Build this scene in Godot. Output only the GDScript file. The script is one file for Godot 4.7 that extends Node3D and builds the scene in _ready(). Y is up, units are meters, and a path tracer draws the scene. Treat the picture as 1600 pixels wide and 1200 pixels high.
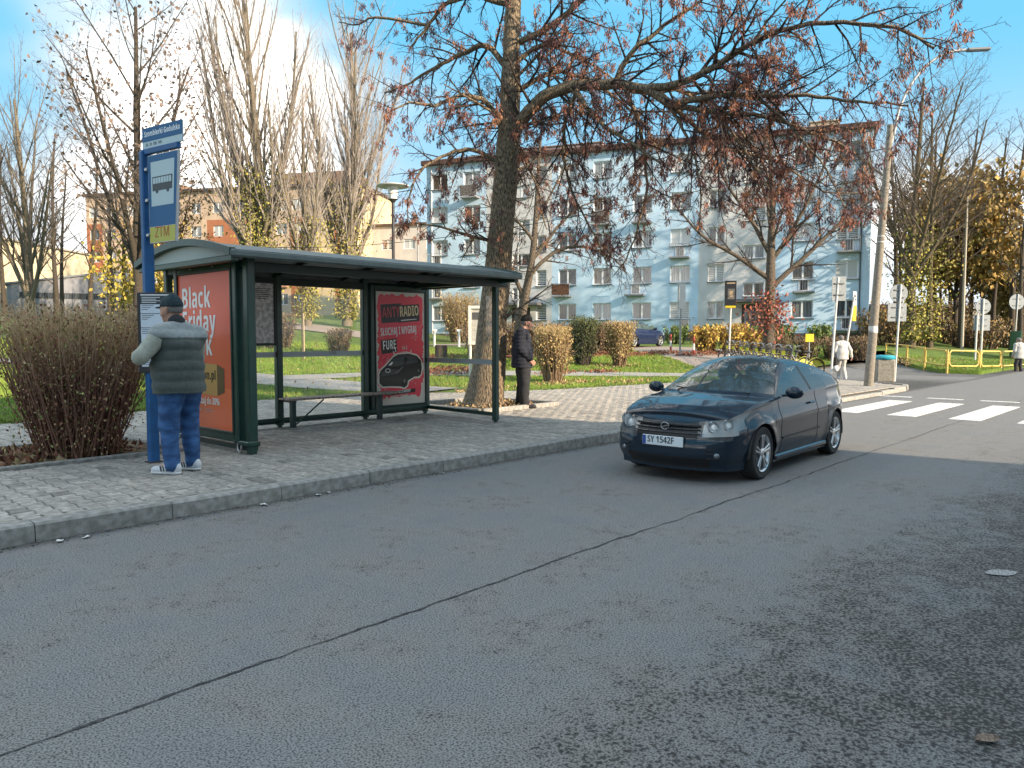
extends Node3D

# ---------------------------------------------------------------- mesh builder
class MB:
	var v := PackedVector3Array()
	var n := PackedVector3Array()
	var uv := PackedVector2Array()
	var c := PackedColorArray()
	var idx := PackedInt32Array()
	var tint := Color(1, 1, 1)
	var use_c := false
	var use_uv := false

	func vert(p: Vector3, nn: Vector3, t := Vector2.ZERO) -> int:
		v.append(p)
		n.append(nn)
		if use_uv:
			uv.append(t)
		if use_c:
			c.append(tint)
		return v.size() - 1

	func tri(a: int, b: int, d: int) -> void:
		idx.append(a)
		idx.append(b)
		idx.append(d)

	# a quad whose corners run clockwise as seen from its front
	func quad(a: Vector3, b: Vector3, d: Vector3, e: Vector3) -> void:
		var nn := (d - a).cross(b - a)
		if nn.length_squared() < 1e-16:
			nn = (e - a).cross(d - a)
		nn = nn.normalized()
		var i := vert(a, nn, Vector2(0, 1))
		vert(b, nn, Vector2(0, 0))
		vert(d, nn, Vector2(1, 0))
		vert(e, nn, Vector2(1, 1))
		tri(i, i + 1, i + 2)
		tri(i, i + 2, i + 3)

	func tri3(a: Vector3, b: Vector3, d: Vector3) -> void:
		var nn := (d - a).cross(b - a).normalized()
		var i := vert(a, nn)
		vert(b, nn)
		vert(d, nn)
		tri(i, i + 1, i + 2)

	# a box of the given size about the middle of a transform, its edges chamfered by w
	func box(t: Transform3D, s: Vector3, w := 0.0) -> void:
		var h := s * 0.5
		w = minf(w, minf(h.x, minf(h.y, h.z)) * 0.9)
		for ax in 3:
			var b1 := (ax + 1) % 3
			var b2 := (ax + 2) % 3
			for sg in [-1.0, 1.0]:
				var q: Array[Vector3] = []
				for k in [[-1, -1], [-1, 1], [1, 1], [1, -1]]:
					var p := Vector3.ZERO
					p[ax] = sg * h[ax]
					p[b1] = k[0] * (h[b1] - w)
					p[b2] = k[1] * (h[b2] - w)
					q.append(t * p)
				if sg > 0:
					quad(q[0], q[1], q[2], q[3])
				else:
					quad(q[3], q[2], q[1], q[0])
		if w <= 0.0:
			return
		for ax in 3:
			var b1 := (ax + 1) % 3
			var b2 := (ax + 2) % 3
			for s1 in [-1.0, 1.0]:
				for s2 in [-1.0, 1.0]:
					var p0 := Vector3.ZERO
					var p1 := Vector3.ZERO
					p0[b1] = s1 * h[b1]
					p0[b2] = s2 * (h[b2] - w)
					p1[b1] = s1 * (h[b1] - w)
					p1[b2] = s2 * h[b2]
					var e := Vector3.ZERO
					e[ax] = h[ax] - w
					if s1 * s2 < 0:
						quad(t * (p0 - e), t * (p1 - e), t * (p1 + e), t * (p0 + e))
					else:
						quad(t * (p0 + e), t * (p1 + e), t * (p1 - e), t * (p0 - e))
		for sx in [-1.0, 1.0]:
			for sy in [-1.0, 1.0]:
				for sz in [-1.0, 1.0]:
					var a := Vector3(sx * h.x, sy * (h.y - w), sz * (h.z - w))
					var b := Vector3(sx * (h.x - w), sy * h.y, sz * (h.z - w))
					var d := Vector3(sx * (h.x - w), sy * (h.y - w), sz * h.z)
					if sx * sy * sz > 0:
						tri3(t * a, t * d, t * b)
					else:
						tri3(t * a, t * b, t * d)

	func bx(x0: float, x1: float, y0: float, y1: float, z0: float, z1: float, w := 0.0) -> void:
		box(Transform3D(Basis(), Vector3((x0 + x1) * 0.5, (y0 + y1) * 0.5, (z0 + z1) * 0.5)), Vector3(x1 - x0, y1 - y0, z1 - z0), w)

	# a beam of rectangular section between two points
	func beam(a: Vector3, b: Vector3, wide: float, high: float, w := 0.0, up := Vector3.UP) -> void:
		var z := (b - a).normalized()
		if absf(z.dot(up)) > 0.99:
			up = Vector3.RIGHT
		var x := up.cross(z).normalized()
		var y := z.cross(x)
		box(Transform3D(Basis(x, y, z), (a + b) * 0.5), Vector3(wide, high, a.distance_to(b)), w)

	# a smooth tube along points; squash flattens the section along the second frame axis
	func tube(p: PackedVector3Array, r: PackedFloat32Array, k: int, cap := false, hint := Vector3(0.31, 0.2, 0.93)) -> void:
		var m := p.size()
		var base := v.size()
		var tn := (p[1] - p[0]).normalized()
		var a := tn.cross(hint)
		if a.length_squared() < 1e-4:
			a = tn.cross(Vector3.RIGHT)
		a = a.normalized()
		var da := TAU / k
		for i in m:
			if i > 0:
				var t2 := (p[mini(i + 1, m - 1)] - p[i - 1]).normalized()
				a = (a - t2 * a.dot(t2)).normalized()
				tn = t2
			var b := tn.cross(a)
			var ri := r[i]
			for j in k:
				var w := a * cos(j * da) + b * sin(j * da)
				v.append(p[i] + w * ri)
				n.append(w)
				if use_uv:
					uv.append(Vector2(float(j) / k, i))
				if use_c:
					c.append(tint)
		for i in m - 1:
			var o := base + i * k
			for j in k:
				var j2 := (j + 1) % k
				idx.append(o + j)
				idx.append(o + k + j)
				idx.append(o + j2)
				idx.append(o + j2)
				idx.append(o + k + j)
				idx.append(o + k + j2)
		if cap:
			for e in 2:
				var o := base + (0 if e == 0 else (m - 1) * k)
				var nn := (p[0] - p[1]).normalized() if e == 0 else (p[m - 1] - p[m - 2]).normalized()
				var i0 := v.size()
				for j in k:
					vert(v[o + j], nn)
				for j in range(1, k - 1):
					if e == 0:
						tri(i0, i0 + j, i0 + j + 1)
					else:
						tri(i0, i0 + j + 1, i0 + j)

	func rod(a: Vector3, b: Vector3, r: float, k := 8, cap := true) -> void:
		tube(PackedVector3Array([a, b]), PackedFloat32Array([r, r]), k, cap)

	func pipe(p: PackedVector3Array, r: float, k := 8, cap := true) -> void:
		var rr := PackedFloat32Array()
		rr.resize(p.size())
		rr.fill(r)
		tube(p, rr, k, cap)

	# a surface of revolution about the y axis of a transform: profile of (radius, height), sharp edges kept
	func lathe(t: Transform3D, prof: PackedVector2Array, k: int) -> void:
		for i in prof.size() - 1:
			var a := prof[i]
			var b := prof[i + 1]
			var d := (b - a).normalized()
			var nn := Vector2(d.y, -d.x)
			var o := v.size()
			for j in k + 1:
				var w := TAU * j / k
				var cs := cos(w)
				var sn := sin(w)
				var nv := (t.basis * Vector3(nn.x * cs, nn.y, nn.x * sn)).normalized()
				vert(t * Vector3(a.x * cs, a.y, a.x * sn), nv)
				vert(t * Vector3(b.x * cs, b.y, b.x * sn), nv)
			for j in k:
				var q := o + j * 2
				tri(q, q + 3, q + 1)
				tri(q, q + 2, q + 3)

	# a polygon in the xy plane of a transform, given depth d back along -z
	func prism(t: Transform3D, poly: PackedVector2Array, d: float, w := 0.0) -> void:
		if Geometry2D.is_polygon_clockwise(poly):
			poly.reverse()
		var inner := poly
		if w > 0.0:
			var off := Geometry2D.offset_polygon(poly, -w, Geometry2D.JOIN_MITER)
			if off.size() == 1 and off[0].size() == poly.size():
				var best := 0
				for i in off[0].size():
					if off[0][i].distance_squared_to(poly[0]) < off[0][best].distance_squared_to(poly[0]):
						best = i
				var s := PackedVector2Array()
				for i in poly.size():
					s.append(off[0][(best + i) % poly.size()])
				if Geometry2D.is_polygon_clockwise(s):
					s.reverse()
				inner = s
			else:
				w = 0.0
		var tr := Geometry2D.triangulate_polygon(inner)
		var fz := (t.basis.z).normalized()
		for e in (2 if d > 0.0 else 1):
			var o := v.size()
			var pl := inner if e == 0 else poly
			for p in pl:
				vert(t * Vector3(p.x, p.y, 0.0 if e == 0 else -d), fz if e == 0 else -fz, p)
			var i := 0
			while i < tr.size():
				var flip := (pl[tr[i + 1]] - pl[tr[i]]).cross(pl[tr[i + 2]] - pl[tr[i]]) > 0.0
				if flip == (e == 0):
					tri(o + tr[i], o + tr[i + 2], o + tr[i + 1])
				else:
					tri(o + tr[i], o + tr[i + 1], o + tr[i + 2])
				i += 3
		if d <= 0.0:
			return
		for i in poly.size():
			var j := (i + 1) % poly.size()
			var a := poly[i]
			var b := poly[j]
			quad(t * Vector3(a.x, a.y, -d), t * Vector3(a.x, a.y, -w), t * Vector3(b.x, b.y, -w), t * Vector3(b.x, b.y, -d))
			if w > 0.0:
				quad(t * Vector3(a.x, a.y, -w), t * Vector3(inner[i].x, inner[i].y, 0), t * Vector3(inner[j].x, inner[j].y, 0), t * Vector3(b.x, b.y, -w))

	# a grid of points, row by row, with smooth normals
	func grid(p: Array, flip := false) -> void:
		var o := v.size()
		var rows := p.size()
		var cols: int = p[0].size()
		for i in rows:
			for j in cols:
				var a: Vector3 = p[mini(i + 1, rows - 1)][j] - p[maxi(i - 1, 0)][j]
				var b: Vector3 = p[i][mini(j + 1, cols - 1)] - p[i][maxi(j - 1, 0)]
				var nn := a.cross(b)
				nn = nn.normalized() if nn.length_squared() > 1e-18 else Vector3.UP
				vert(p[i][j], -nn if flip else nn, Vector2(float(j) / (cols - 1), float(i) / (rows - 1)))
		for i in rows - 1:
			for j in cols - 1:
				var q := o + i * cols + j
				if not flip:
					tri(q, q + 1, q + cols)
					tri(q + 1, q + cols + 1, q + cols)
				else:
					tri(q, q + cols, q + 1)
					tri(q + 1, q + cols, q + cols + 1)

	func ball(t: Transform3D, k := 10, rings := 7) -> void:
		var o := v.size()
		var nb := t.basis.inverse().transposed()
		for i in rings + 1:
			var th := PI * i / rings
			for j in k + 1:
				var w := TAU * j / k
				var p := Vector3(sin(th) * cos(w), cos(th), sin(th) * sin(w))
				vert(t * p, (nb * p).normalized(), Vector2(float(j) / k, float(i) / rings))
		for i in rings:
			for j in k:
				var q := o + i * (k + 1) + j
				tri(q, q + k + 1, q + 1)
				tri(q + 1, q + k + 1, q + k + 2)

	func mesh() -> ArrayMesh:
		var m := ArrayMesh.new()
		var a := []
		a.resize(Mesh.ARRAY_MAX)
		a[Mesh.ARRAY_VERTEX] = v
		a[Mesh.ARRAY_NORMAL] = n
		if use_uv:
			a[Mesh.ARRAY_TEX_UV] = uv
			a[Mesh.ARRAY_TEX_UV2] = uv
		if use_c:
			a[Mesh.ARRAY_COLOR] = c
		a[Mesh.ARRAY_INDEX] = idx
		m.add_surface_from_arrays(Mesh.PRIMITIVE_TRIANGLES, a)
		return m


# ---------------------------------------------------------------- naming and tagging
var taken := {}


func numbered(parent: Node, called: String) -> String:
	var key := str(parent.get_instance_id()) + called
	var k: int = taken.get(key, 0)
	taken[key] = k + 1
	return called if k == 0 else "%s_%03d" % [called, k]


func put(o: Node3D, called: String, parent: Node = null) -> void:
	var p: Node = self if parent == null else parent
	o.name = numbered(p, called)
	p.add_child(o, true)


func tag(o: Node, label: String, category: String, group := "", kind := "") -> void:
	if label:
		o.set_meta("label", label)
	if category:
		o.set_meta("category", category)
	if group:
		o.set_meta("group", group)
	if kind:
		o.set_meta("kind", kind)


func thing(called: String, label: String, category: String, at := Vector3.ZERO, turn := 0.0, group := "") -> Node3D:
	var o := Node3D.new()
	put(o, called)
	o.position = at
	o.rotation.y = turn
	tag(o, label, category, group)
	return o


func part(m, called: String, mat: Material, parent: Node, label := "") -> MeshInstance3D:
	var o := MeshInstance3D.new()
	o.mesh = m.mesh() if m is MB else m
	o.material_override = mat
	put(o, called, parent)
	if label:
		o.set_meta("label", label)
	return o


func single(m, called: String, mat: Material, label: String, category: String, group := "") -> MeshInstance3D:
	var o := part(m, called, mat, self)
	tag(o, label, category, group)
	return o


func struct(m, called: String, mat: Material) -> MeshInstance3D:
	var o := part(m, called, mat, self)
	o.set_meta("kind", "structure")
	return o


func copy(src: Node3D, label: String) -> Node3D:
	var o: Node3D = src.duplicate()
	var base: String = src.name
	put(o, base.rstrip("0123456789").rstrip("_"))
	o.set_meta("label", label)
	return o


func many(mesh: Mesh, where: Array[Transform3D], called: String, mat: Material, parent: Node, cols := PackedColorArray()) -> MultiMeshInstance3D:
	var mm := MultiMesh.new()
	mm.transform_format = MultiMesh.TRANSFORM_3D
	mm.use_colors = cols.size() > 0
	mm.mesh = mesh
	mm.instance_count = where.size()
	for i in where.size():
		mm.set_instance_transform(i, where[i])
		if cols.size() > 0:
			mm.set_instance_color(i, cols[i])
	var o := MultiMeshInstance3D.new()
	o.multimesh = mm
	o.material_override = mat
	put(o, called, parent)
	o.set_meta("kind", "stuff")
	return o


# ---------------------------------------------------------------- materials
var mats := {}
var texs := {}


# seamless noise as a texture between two grey or coloured values
func noise_tex(key: String, size: int, freq: float, oct: int, lo: Color, hi: Color, sharp := 1.0, bias := 0.0, kind := FastNoiseLite.TYPE_SIMPLEX_SMOOTH) -> ImageTexture:
	if texs.has(key):
		return texs[key]
	var f := FastNoiseLite.new()
	f.seed = key.hash() & 0xffff
	f.noise_type = kind
	f.frequency = freq
	f.fractal_octaves = oct
	var im := f.get_seamless_image(size, size)
	var d := im.get_data()
	var st := d.size() / (size * size)
	var out := PackedByteArray()
	out.resize(size * size * 3)
	var lut := PackedByteArray()
	for i in 256:
		var t := clampf((i / 255.0 - 0.5 + bias) * sharp + 0.5, 0.0, 1.0)
		var cc := lo.lerp(hi, t)
		lut.append(int(cc.r * 255))
		lut.append(int(cc.g * 255))
		lut.append(int(cc.b * 255))
	for i in size * size:
		var g := d[i * st] * 3
		out[i * 3] = lut[g]
		out[i * 3 + 1] = lut[g + 1]
		out[i * 3 + 2] = lut[g + 2]
	var t := ImageTexture.create_from_image(Image.create_from_data(size, size, false, Image.FORMAT_RGB8, out))
	texs[key] = t
	return t


func lin(r: float, g: float, b: float) -> Color:
	return Color(r, g, b).linear_to_srgb()


# plain material from a linear base colour; grain > 0 lays a triplanar noise over it
func mat(key: String, col := Color(0.5, 0.5, 0.5), rough := 0.7, metal := 0.0, grain := 0.0, scale := 1.0) -> StandardMaterial3D:
	if mats.has(key):
		return mats[key]
	var m := StandardMaterial3D.new()
	m.resource_name = key
	m.albedo_color = Color(col.r, col.g, col.b).linear_to_srgb()
	m.roughness = rough
	m.metallic = metal
	if grain > 0.0:
		var q := int(grain * 10.0)
		m.albedo_texture = noise_tex("grain%d" % q, 512, 0.012, 5, Color(1 - grain, 1 - grain, 1 - grain), Color(1, 1, 1), 2.2)
		m.uv1_triplanar = true
		m.uv1_world_triplanar = true
		m.uv1_scale = Vector3.ONE * scale
	mats[key] = m
	return m


func glass(key: String, col: Color, alpha: float) -> StandardMaterial3D:
	if mats.has(key):
		return mats[key]
	var m := StandardMaterial3D.new()
	m.transparency = BaseMaterial3D.TRANSPARENCY_ALPHA
	m.albedo_color = Color(col.r, col.g, col.b, alpha)
	m.roughness = 0.03
	mats[key] = m
	return m


var fonts := {}


func text(t: String, size: float, squeeze: float, at: Transform3D, called: String, m: Material, parent: Node, weight := 700, face := "Droid Sans", align := HORIZONTAL_ALIGNMENT_LEFT) -> MeshInstance3D:
	var fk := face + str(weight)
	if not fonts.has(fk):
		var f := SystemFont.new()
		f.font_names = PackedStringArray([face])
		f.font_weight = weight
		fonts[fk] = f
	var tm := TextMesh.new()
	tm.font = fonts[fk]
	tm.text = t
	tm.font_size = 48
	tm.pixel_size = size / 48.0
	tm.depth = 0.0016
	tm.curve_step = 1.5
	tm.horizontal_alignment = align
	tm.vertical_alignment = VERTICAL_ALIGNMENT_BOTTOM
	var o := MeshInstance3D.new()
	o.mesh = tm
	o.material_override = m
	put(o, called, parent)
	o.transform = at * Transform3D(Basis().scaled(Vector3(squeeze, 1, 1)), Vector3.ZERO)
	return o


# ---------------------------------------------------------------- the lie of the land
func ramp(x: float, xs: Array, ys: Array) -> float:
	if x <= xs[0]:
		return ys[0]
	for i in range(1, xs.size()):
		if x <= xs[i]:
			var t: float = (x - xs[i - 1]) / (xs[i] - xs[i - 1])
			return lerpf(ys[i - 1], ys[i], t)
	return ys[-1]


# height of the ground: level along the street, rising to the estate and more so towards the north-west
func land(x: float, z: float) -> float:
	var dep := 0.735 * x - 0.678 * z
	var lat := 0.678 * x + 0.735 * z
	var hl := ramp(dep, [18.0, 30.0, 45.0, 60.0, 90.0, 130.0], [0.0, 0.45, 1.35, 2.35, 3.75, 4.4])
	var hr := ramp(dep, [18.0, 30.0, 44.0, 55.0, 70.0, 110.0], [0.0, 0.28, 0.72, 0.85, 1.4, 2.2])
	var w := smoothstep(-4.0, -16.0, lat)
	var h := lerpf(hr, hl, w)
	h *= smoothstep(-12.5, -19.0, z)
	var bank := smoothstep(36.0, 42.0, x) * smoothstep(-9.0, -16.0, z) * 0.6
	return 0.13 + maxf(h, bank)


func on_land(x: float, z: float, up := 0.0) -> Vector3:
	return Vector3(x, land(x, z) + up, z)


func polyline(pts: Array, step: float) -> PackedVector2Array:
	var o := PackedVector2Array()
	for i in pts.size() - 1:
		var a: Vector2 = pts[i]
		var b: Vector2 = pts[i + 1]
		var k := maxi(1, int(a.distance_to(b) / step))
		for j in k:
			o.append(a.lerp(b, float(j) / k))
	o.append(pts[-1])
	return o


# a strip of paving that follows the land
func strip(pts: Array, width: float, up: float, m: MB) -> void:
	var p := polyline(pts, 0.8)
	var rows := []
	for i in p.size():
		var t := (p[mini(i + 1, p.size() - 1)] - p[maxi(i - 1, 0)]).normalized()
		var s := Vector2(-t.y, t.x)
		var row := []
		for j in 5:
			var q := p[i] + s * width * (j / 4.0 - 0.5)
			row.append(on_land(q.x, q.y, up))
		rows.append(row)
	m.grid(rows, true)


# ---------------------------------------------------------------- sky
func sky_texture() -> ImageTexture:
	var w := 1024
	var h := 512
	var f := FastNoiseLite.new()
	f.seed = 74
	f.frequency = 1.0
	f.fractal_octaves = 5
	var out := PackedFloat32Array()
	out.resize(w * h * 3)
	var zen := Vector3(0.085, 0.25, 0.42)
	var mid := Vector3(0.092, 0.30, 0.46)
	var low := Vector3(0.41, 0.455, 0.49)
	for j in h:
		var el := (0.5 - (j + 0.5) / h) * PI
		var sy := sin(el)
		var ce := cos(el)
		var c := low
		if el > 0.0:
			var t := smoothstep(0.02, 0.36, el)
			c = low.lerp(mid, pow(t, 0.8)).lerp(zen, smoothstep(0.4, 1.3, el))
		else:
			c = low.lerp(Vector3(0.22, 0.21, 0.19), smoothstep(0.0, 0.12, -el))
		for i in w:
			var cc := c
			if el > -0.02:
				var az := ((i + 0.5) / w - 0.5) * TAU
				# broken cloud drawn out along the horizon
				var d := Vector3(-sin(az) * ce, sy * 2.0, cos(az) * ce)
				var k := f.get_noise_3d(d.x * 1.3, d.y * 1.3, d.z * 1.3)
				var cov := smoothstep(-0.2, 0.3, k + 0.4 * (1.0 - smoothstep(0.0, 0.2, el)))
				var thick := smoothstep(0.05, 0.48, k + 0.15 * f.get_noise_3d(d.x * 5.0, d.y * 5.0, d.z * 5.0))
				cc = c.lerp(Vector3(0.44, 0.475, 0.50).lerp(Vector3(1.62, 1.56, 1.47), thick), cov * 0.95)
			var o := (j * w + i) * 3
			out[o] = cc.x
			out[o + 1] = cc.y
			out[o + 2] = cc.z
	return ImageTexture.create_from_image(Image.create_from_data(w, h, false, Image.FORMAT_RGBF, out.to_byte_array()))


func setup() -> void:
	var cam := Camera3D.new()
	cam.name = "camera"
	add_child(cam)
	cam.position = Vector3(0, 1.5, 0)
	cam.rotation_degrees = Vector3(-3.567, -47.3, 0)
	cam.fov = 53.02
	cam.far = 3000
	cam.current = true
	var env := Environment.new()
	env.background_mode = Environment.BG_SKY
	var sky := Sky.new()
	var pm := PanoramaSkyMaterial.new()
	pm.panorama = sky_texture()
	pm.energy_multiplier = 1.0
	sky.sky_material = pm
	env.sky = sky
	env.tonemap_mode = Environment.TONE_MAPPER_LINEAR
	env.tonemap_exposure = 2.28
	env.sdfgi_enabled = true
	env.ssao_enabled = true
	env.ssil_enabled = true
	var we := WorldEnvironment.new()
	we.name = "environment"
	we.environment = env
	add_child(we)
	var sun := DirectionalLight3D.new()
	sun.name = "sun"
	sun.light_energy = 1.45
	sun.light_color = Color(1.0, 0.91, 0.79)
	sun.light_angular_distance = 0.5
	sun.shadow_enabled = true
	add_child(sun)
	# low November sun behind the camera, to the right
	sun.look_at_from_position(Vector3(0.13, 0.345, 0.95), Vector3.ZERO, Vector3.UP)


# ---------------------------------------------------------------- ground
func road_wear() -> ImageTexture:
	var w := 2048
	var h := 1024
	var blot := FastNoiseLite.new()
	blot.seed = 4
	blot.frequency = 0.009
	blot.fractal_octaves = 5
	var bd := blot.get_seamless_image(w, h).get_data()
	var chip := FastNoiseLite.new()
	chip.seed = 8
	chip.frequency = 0.30
	chip.fractal_octaves = 3
	var cd := chip.get_seamless_image(w, h).get_data()
	blot.seed = 14
	blot.frequency = 0.045
	blot.fractal_octaves = 4
	var md := blot.get_seamless_image(w, h).get_data()
	var out := PackedByteArray()
	out.resize(w * h * 3)
	for j in h:
		var z := -6.4 + 8.0 * j / h
		var dens := smoothstep(-2.9, 0.1, z)
		var edge := 1.0 - smoothstep(-6.4, -6.1, z)
		for i in w:
			var k := j * w + i
			var x := 16.0 * i / w
			var b := bd[k] / 255.0
			var g := cd[k] / 255.0
			var wear := dens * (0.5 + 0.5 * smoothstep(1.0, 4.5, x)) * (1.0 - smoothstep(10.0, 15.0, x)) * 1.1 + (b - 0.5) * 0.7 + (md[k] / 255.0 - 0.5) * 0.75
			wear = clampf(wear, 0.0, 1.0)
			# where the binder is worn off, dark chippings show
			var sp := smoothstep(0.78 - 0.36 * wear, 0.84 - 0.32 * wear, g) * (0.25 + 0.75 * smoothstep(0.02, 0.4, wear))
			var val := 0.93 + (b - 0.5) * 0.10 + (md[k] / 255.0 - 0.5) * 0.06
			val *= 1.0 - 0.62 * sp
			val *= 1.0 - 0.35 * edge * (0.5 + g)
			val *= 1.0 - 0.20 * wear
			var o := k * 3
			out[o] = int(clampf(val * 0.99 + (b - 0.5) * 0.03, 0, 1) * 255)
			out[o + 1] = int(clampf(val, 0, 1) * 255)
			out[o + 2] = int(clampf(val * 1.01 - (b - 0.5) * 0.05, 0, 1) * 255)
	return ImageTexture.create_from_image(Image.create_from_data(w, h, false, Image.FORMAT_RGB8, out))


# back edge of the pavement: where the lawn begins
func lawn_edge(x: float) -> float:
	return ramp(x, [-30.0, 4.0, 6.5, 9.0, 11.5, 13.2, 15.0, 18.0, 21.0, 24.5, 26.0, 28.5, 34.0, 47.0, 52.0, 400.0], [-13.9, -13.9, -14.7, -15.2, -14.6, -13.5, -12.6, -12.2, -11.6, -11.0, -11.6, -13.0, -13.4, -14.6, -14.6, -14.6])


func fence_line(x: float) -> float:
	return ramp(x, [34.4, 37.0, 40.5, 47.0, 52.0], [-8.1, -9.6, -11.2, -14.2, -14.6])


func flat_grid(x0: float, x1: float, z0: float, z1: float, y: float, step: float, m: MB) -> void:
	var rows := []
	var nz := maxi(1, int((z1 - z0) / step))
	var nx := maxi(1, int((x1 - x0) / step))
	var o := m.v.size()
	for j in nz + 1:
		for i in nx + 1:
			var x := lerpf(x0, x1, float(i) / nx)
			var z := lerpf(z0, z1, float(j) / nz)
			m.vert(Vector3(x, y, z), Vector3.UP, Vector2(x / 16.0, (z + 6.4) / 8.0))
	for j in nz:
		for i in nx:
			var q := o + j * (nx + 1) + i
			m.tri(q, q + 1, q + nx + 1)
			m.tri(q + 1, q + nx + 2, q + nx + 1)


func paver_mesh(half: bool) -> ArrayMesh:
	# interlocking concrete block: wide ends, narrow waist
	var l := 0.191
	var wd := 0.0775
	var nr := 0.0625
	var p := PackedVector2Array([Vector2(-wd, 0), Vector2(wd, 0), Vector2(wd, l * 0.2), Vector2(nr, l * 0.3), Vector2(nr, l * 0.7), Vector2(wd, l * 0.8), Vector2(wd, l), Vector2(-wd, l), Vector2(-wd, l * 0.8), Vector2(-nr, l * 0.7), Vector2(-nr, l * 0.3), Vector2(-wd, l * 0.2)])
	if half:
		p = PackedVector2Array([Vector2(-wd, 0), Vector2(wd, 0), Vector2(wd, l * 0.2), Vector2(nr, l * 0.3), Vector2(nr, l * 0.48), Vector2(-nr, l * 0.48), Vector2(-nr, l * 0.3), Vector2(-wd, l * 0.2)])
	for i in p.size():
		p[i] -= Vector2(0, l / 2)
	var m := MB.new()
	m.prism(Transform3D(Basis(Vector3.RIGHT, -PI / 2), Vector3.ZERO), p, 0.03, 0.006)
	return m.mesh()


func concrete(key: String, c := Color.WHITE, rough := 0.9) -> StandardMaterial3D:
	if mats.has(key):
		return mats[key]
	var m := mat(key, c, rough)
	m.albedo_texture = noise_tex("conc", 512, 0.015, 6, Color(0.80, 0.80, 0.79), Color(1, 1, 1), 1.8)
	m.uv1_triplanar = true
	m.uv1_world_triplanar = true
	m.uv1_scale = Vector3.ONE * 1.3
	m.detail_enabled = true
	m.detail_blend_mode = BaseMaterial3D.BLEND_MODE_MUL
	m.detail_uv_layer = BaseMaterial3D.DETAIL_UV_2
	m.detail_albedo = noise_tex("concfine", 512, 0.14, 3, Color(0.84, 0.84, 0.84), Color(1, 1, 1), 2.0)
	m.uv2_triplanar = true
	m.uv2_world_triplanar = true
	m.uv2_scale = Vector3.ONE * 1.7
	m.heightmap_enabled = true
	m.heightmap_texture = noise_tex("concfine", 512, 0.14, 3, Color.BLACK, Color.WHITE)
	m.heightmap_scale = 0.05
	return m


func soil(key: String, a: Color, b: Color, scale := 0.5) -> StandardMaterial3D:
	if mats.has(key):
		return mats[key]
	var m := mat(key, Color.WHITE, 0.95)
	m.albedo_texture = noise_tex(key, 512, 0.018, 6, a, b, 2.0)
	m.uv1_triplanar = true
	m.uv1_world_triplanar = true
	m.uv1_scale = Vector3.ONE * scale
	return m


const PATH_A := [Vector2(12.4, -14.0), Vector2(11.6, -17.5), Vector2(11.2, -22), Vector2(10.5, -28), Vector2(8.0, -34), Vector2(2, -40)]


const PATH_B := [Vector2(10.6, -20.4), Vector2(15, -19.2), Vector2(19.0, -16.4), Vector2(23.0, -13.4), Vector2(25, -11.6)]


const PATH_C := [Vector2(28.5, -12.9), Vector2(31, -15.5), Vector2(35.5, -21), Vector2(36.5, -27), Vector2(34, -37), Vector2(30, -50), Vector2(24, -70)]


func near_path(p: Vector2, line: Array, r: float) -> bool:
	for i in line.size() - 1:
		if Geometry2D.get_closest_point_to_segment(p, line[i], line[i + 1]).distance_to(p) < r:
			return true
	return false


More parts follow.
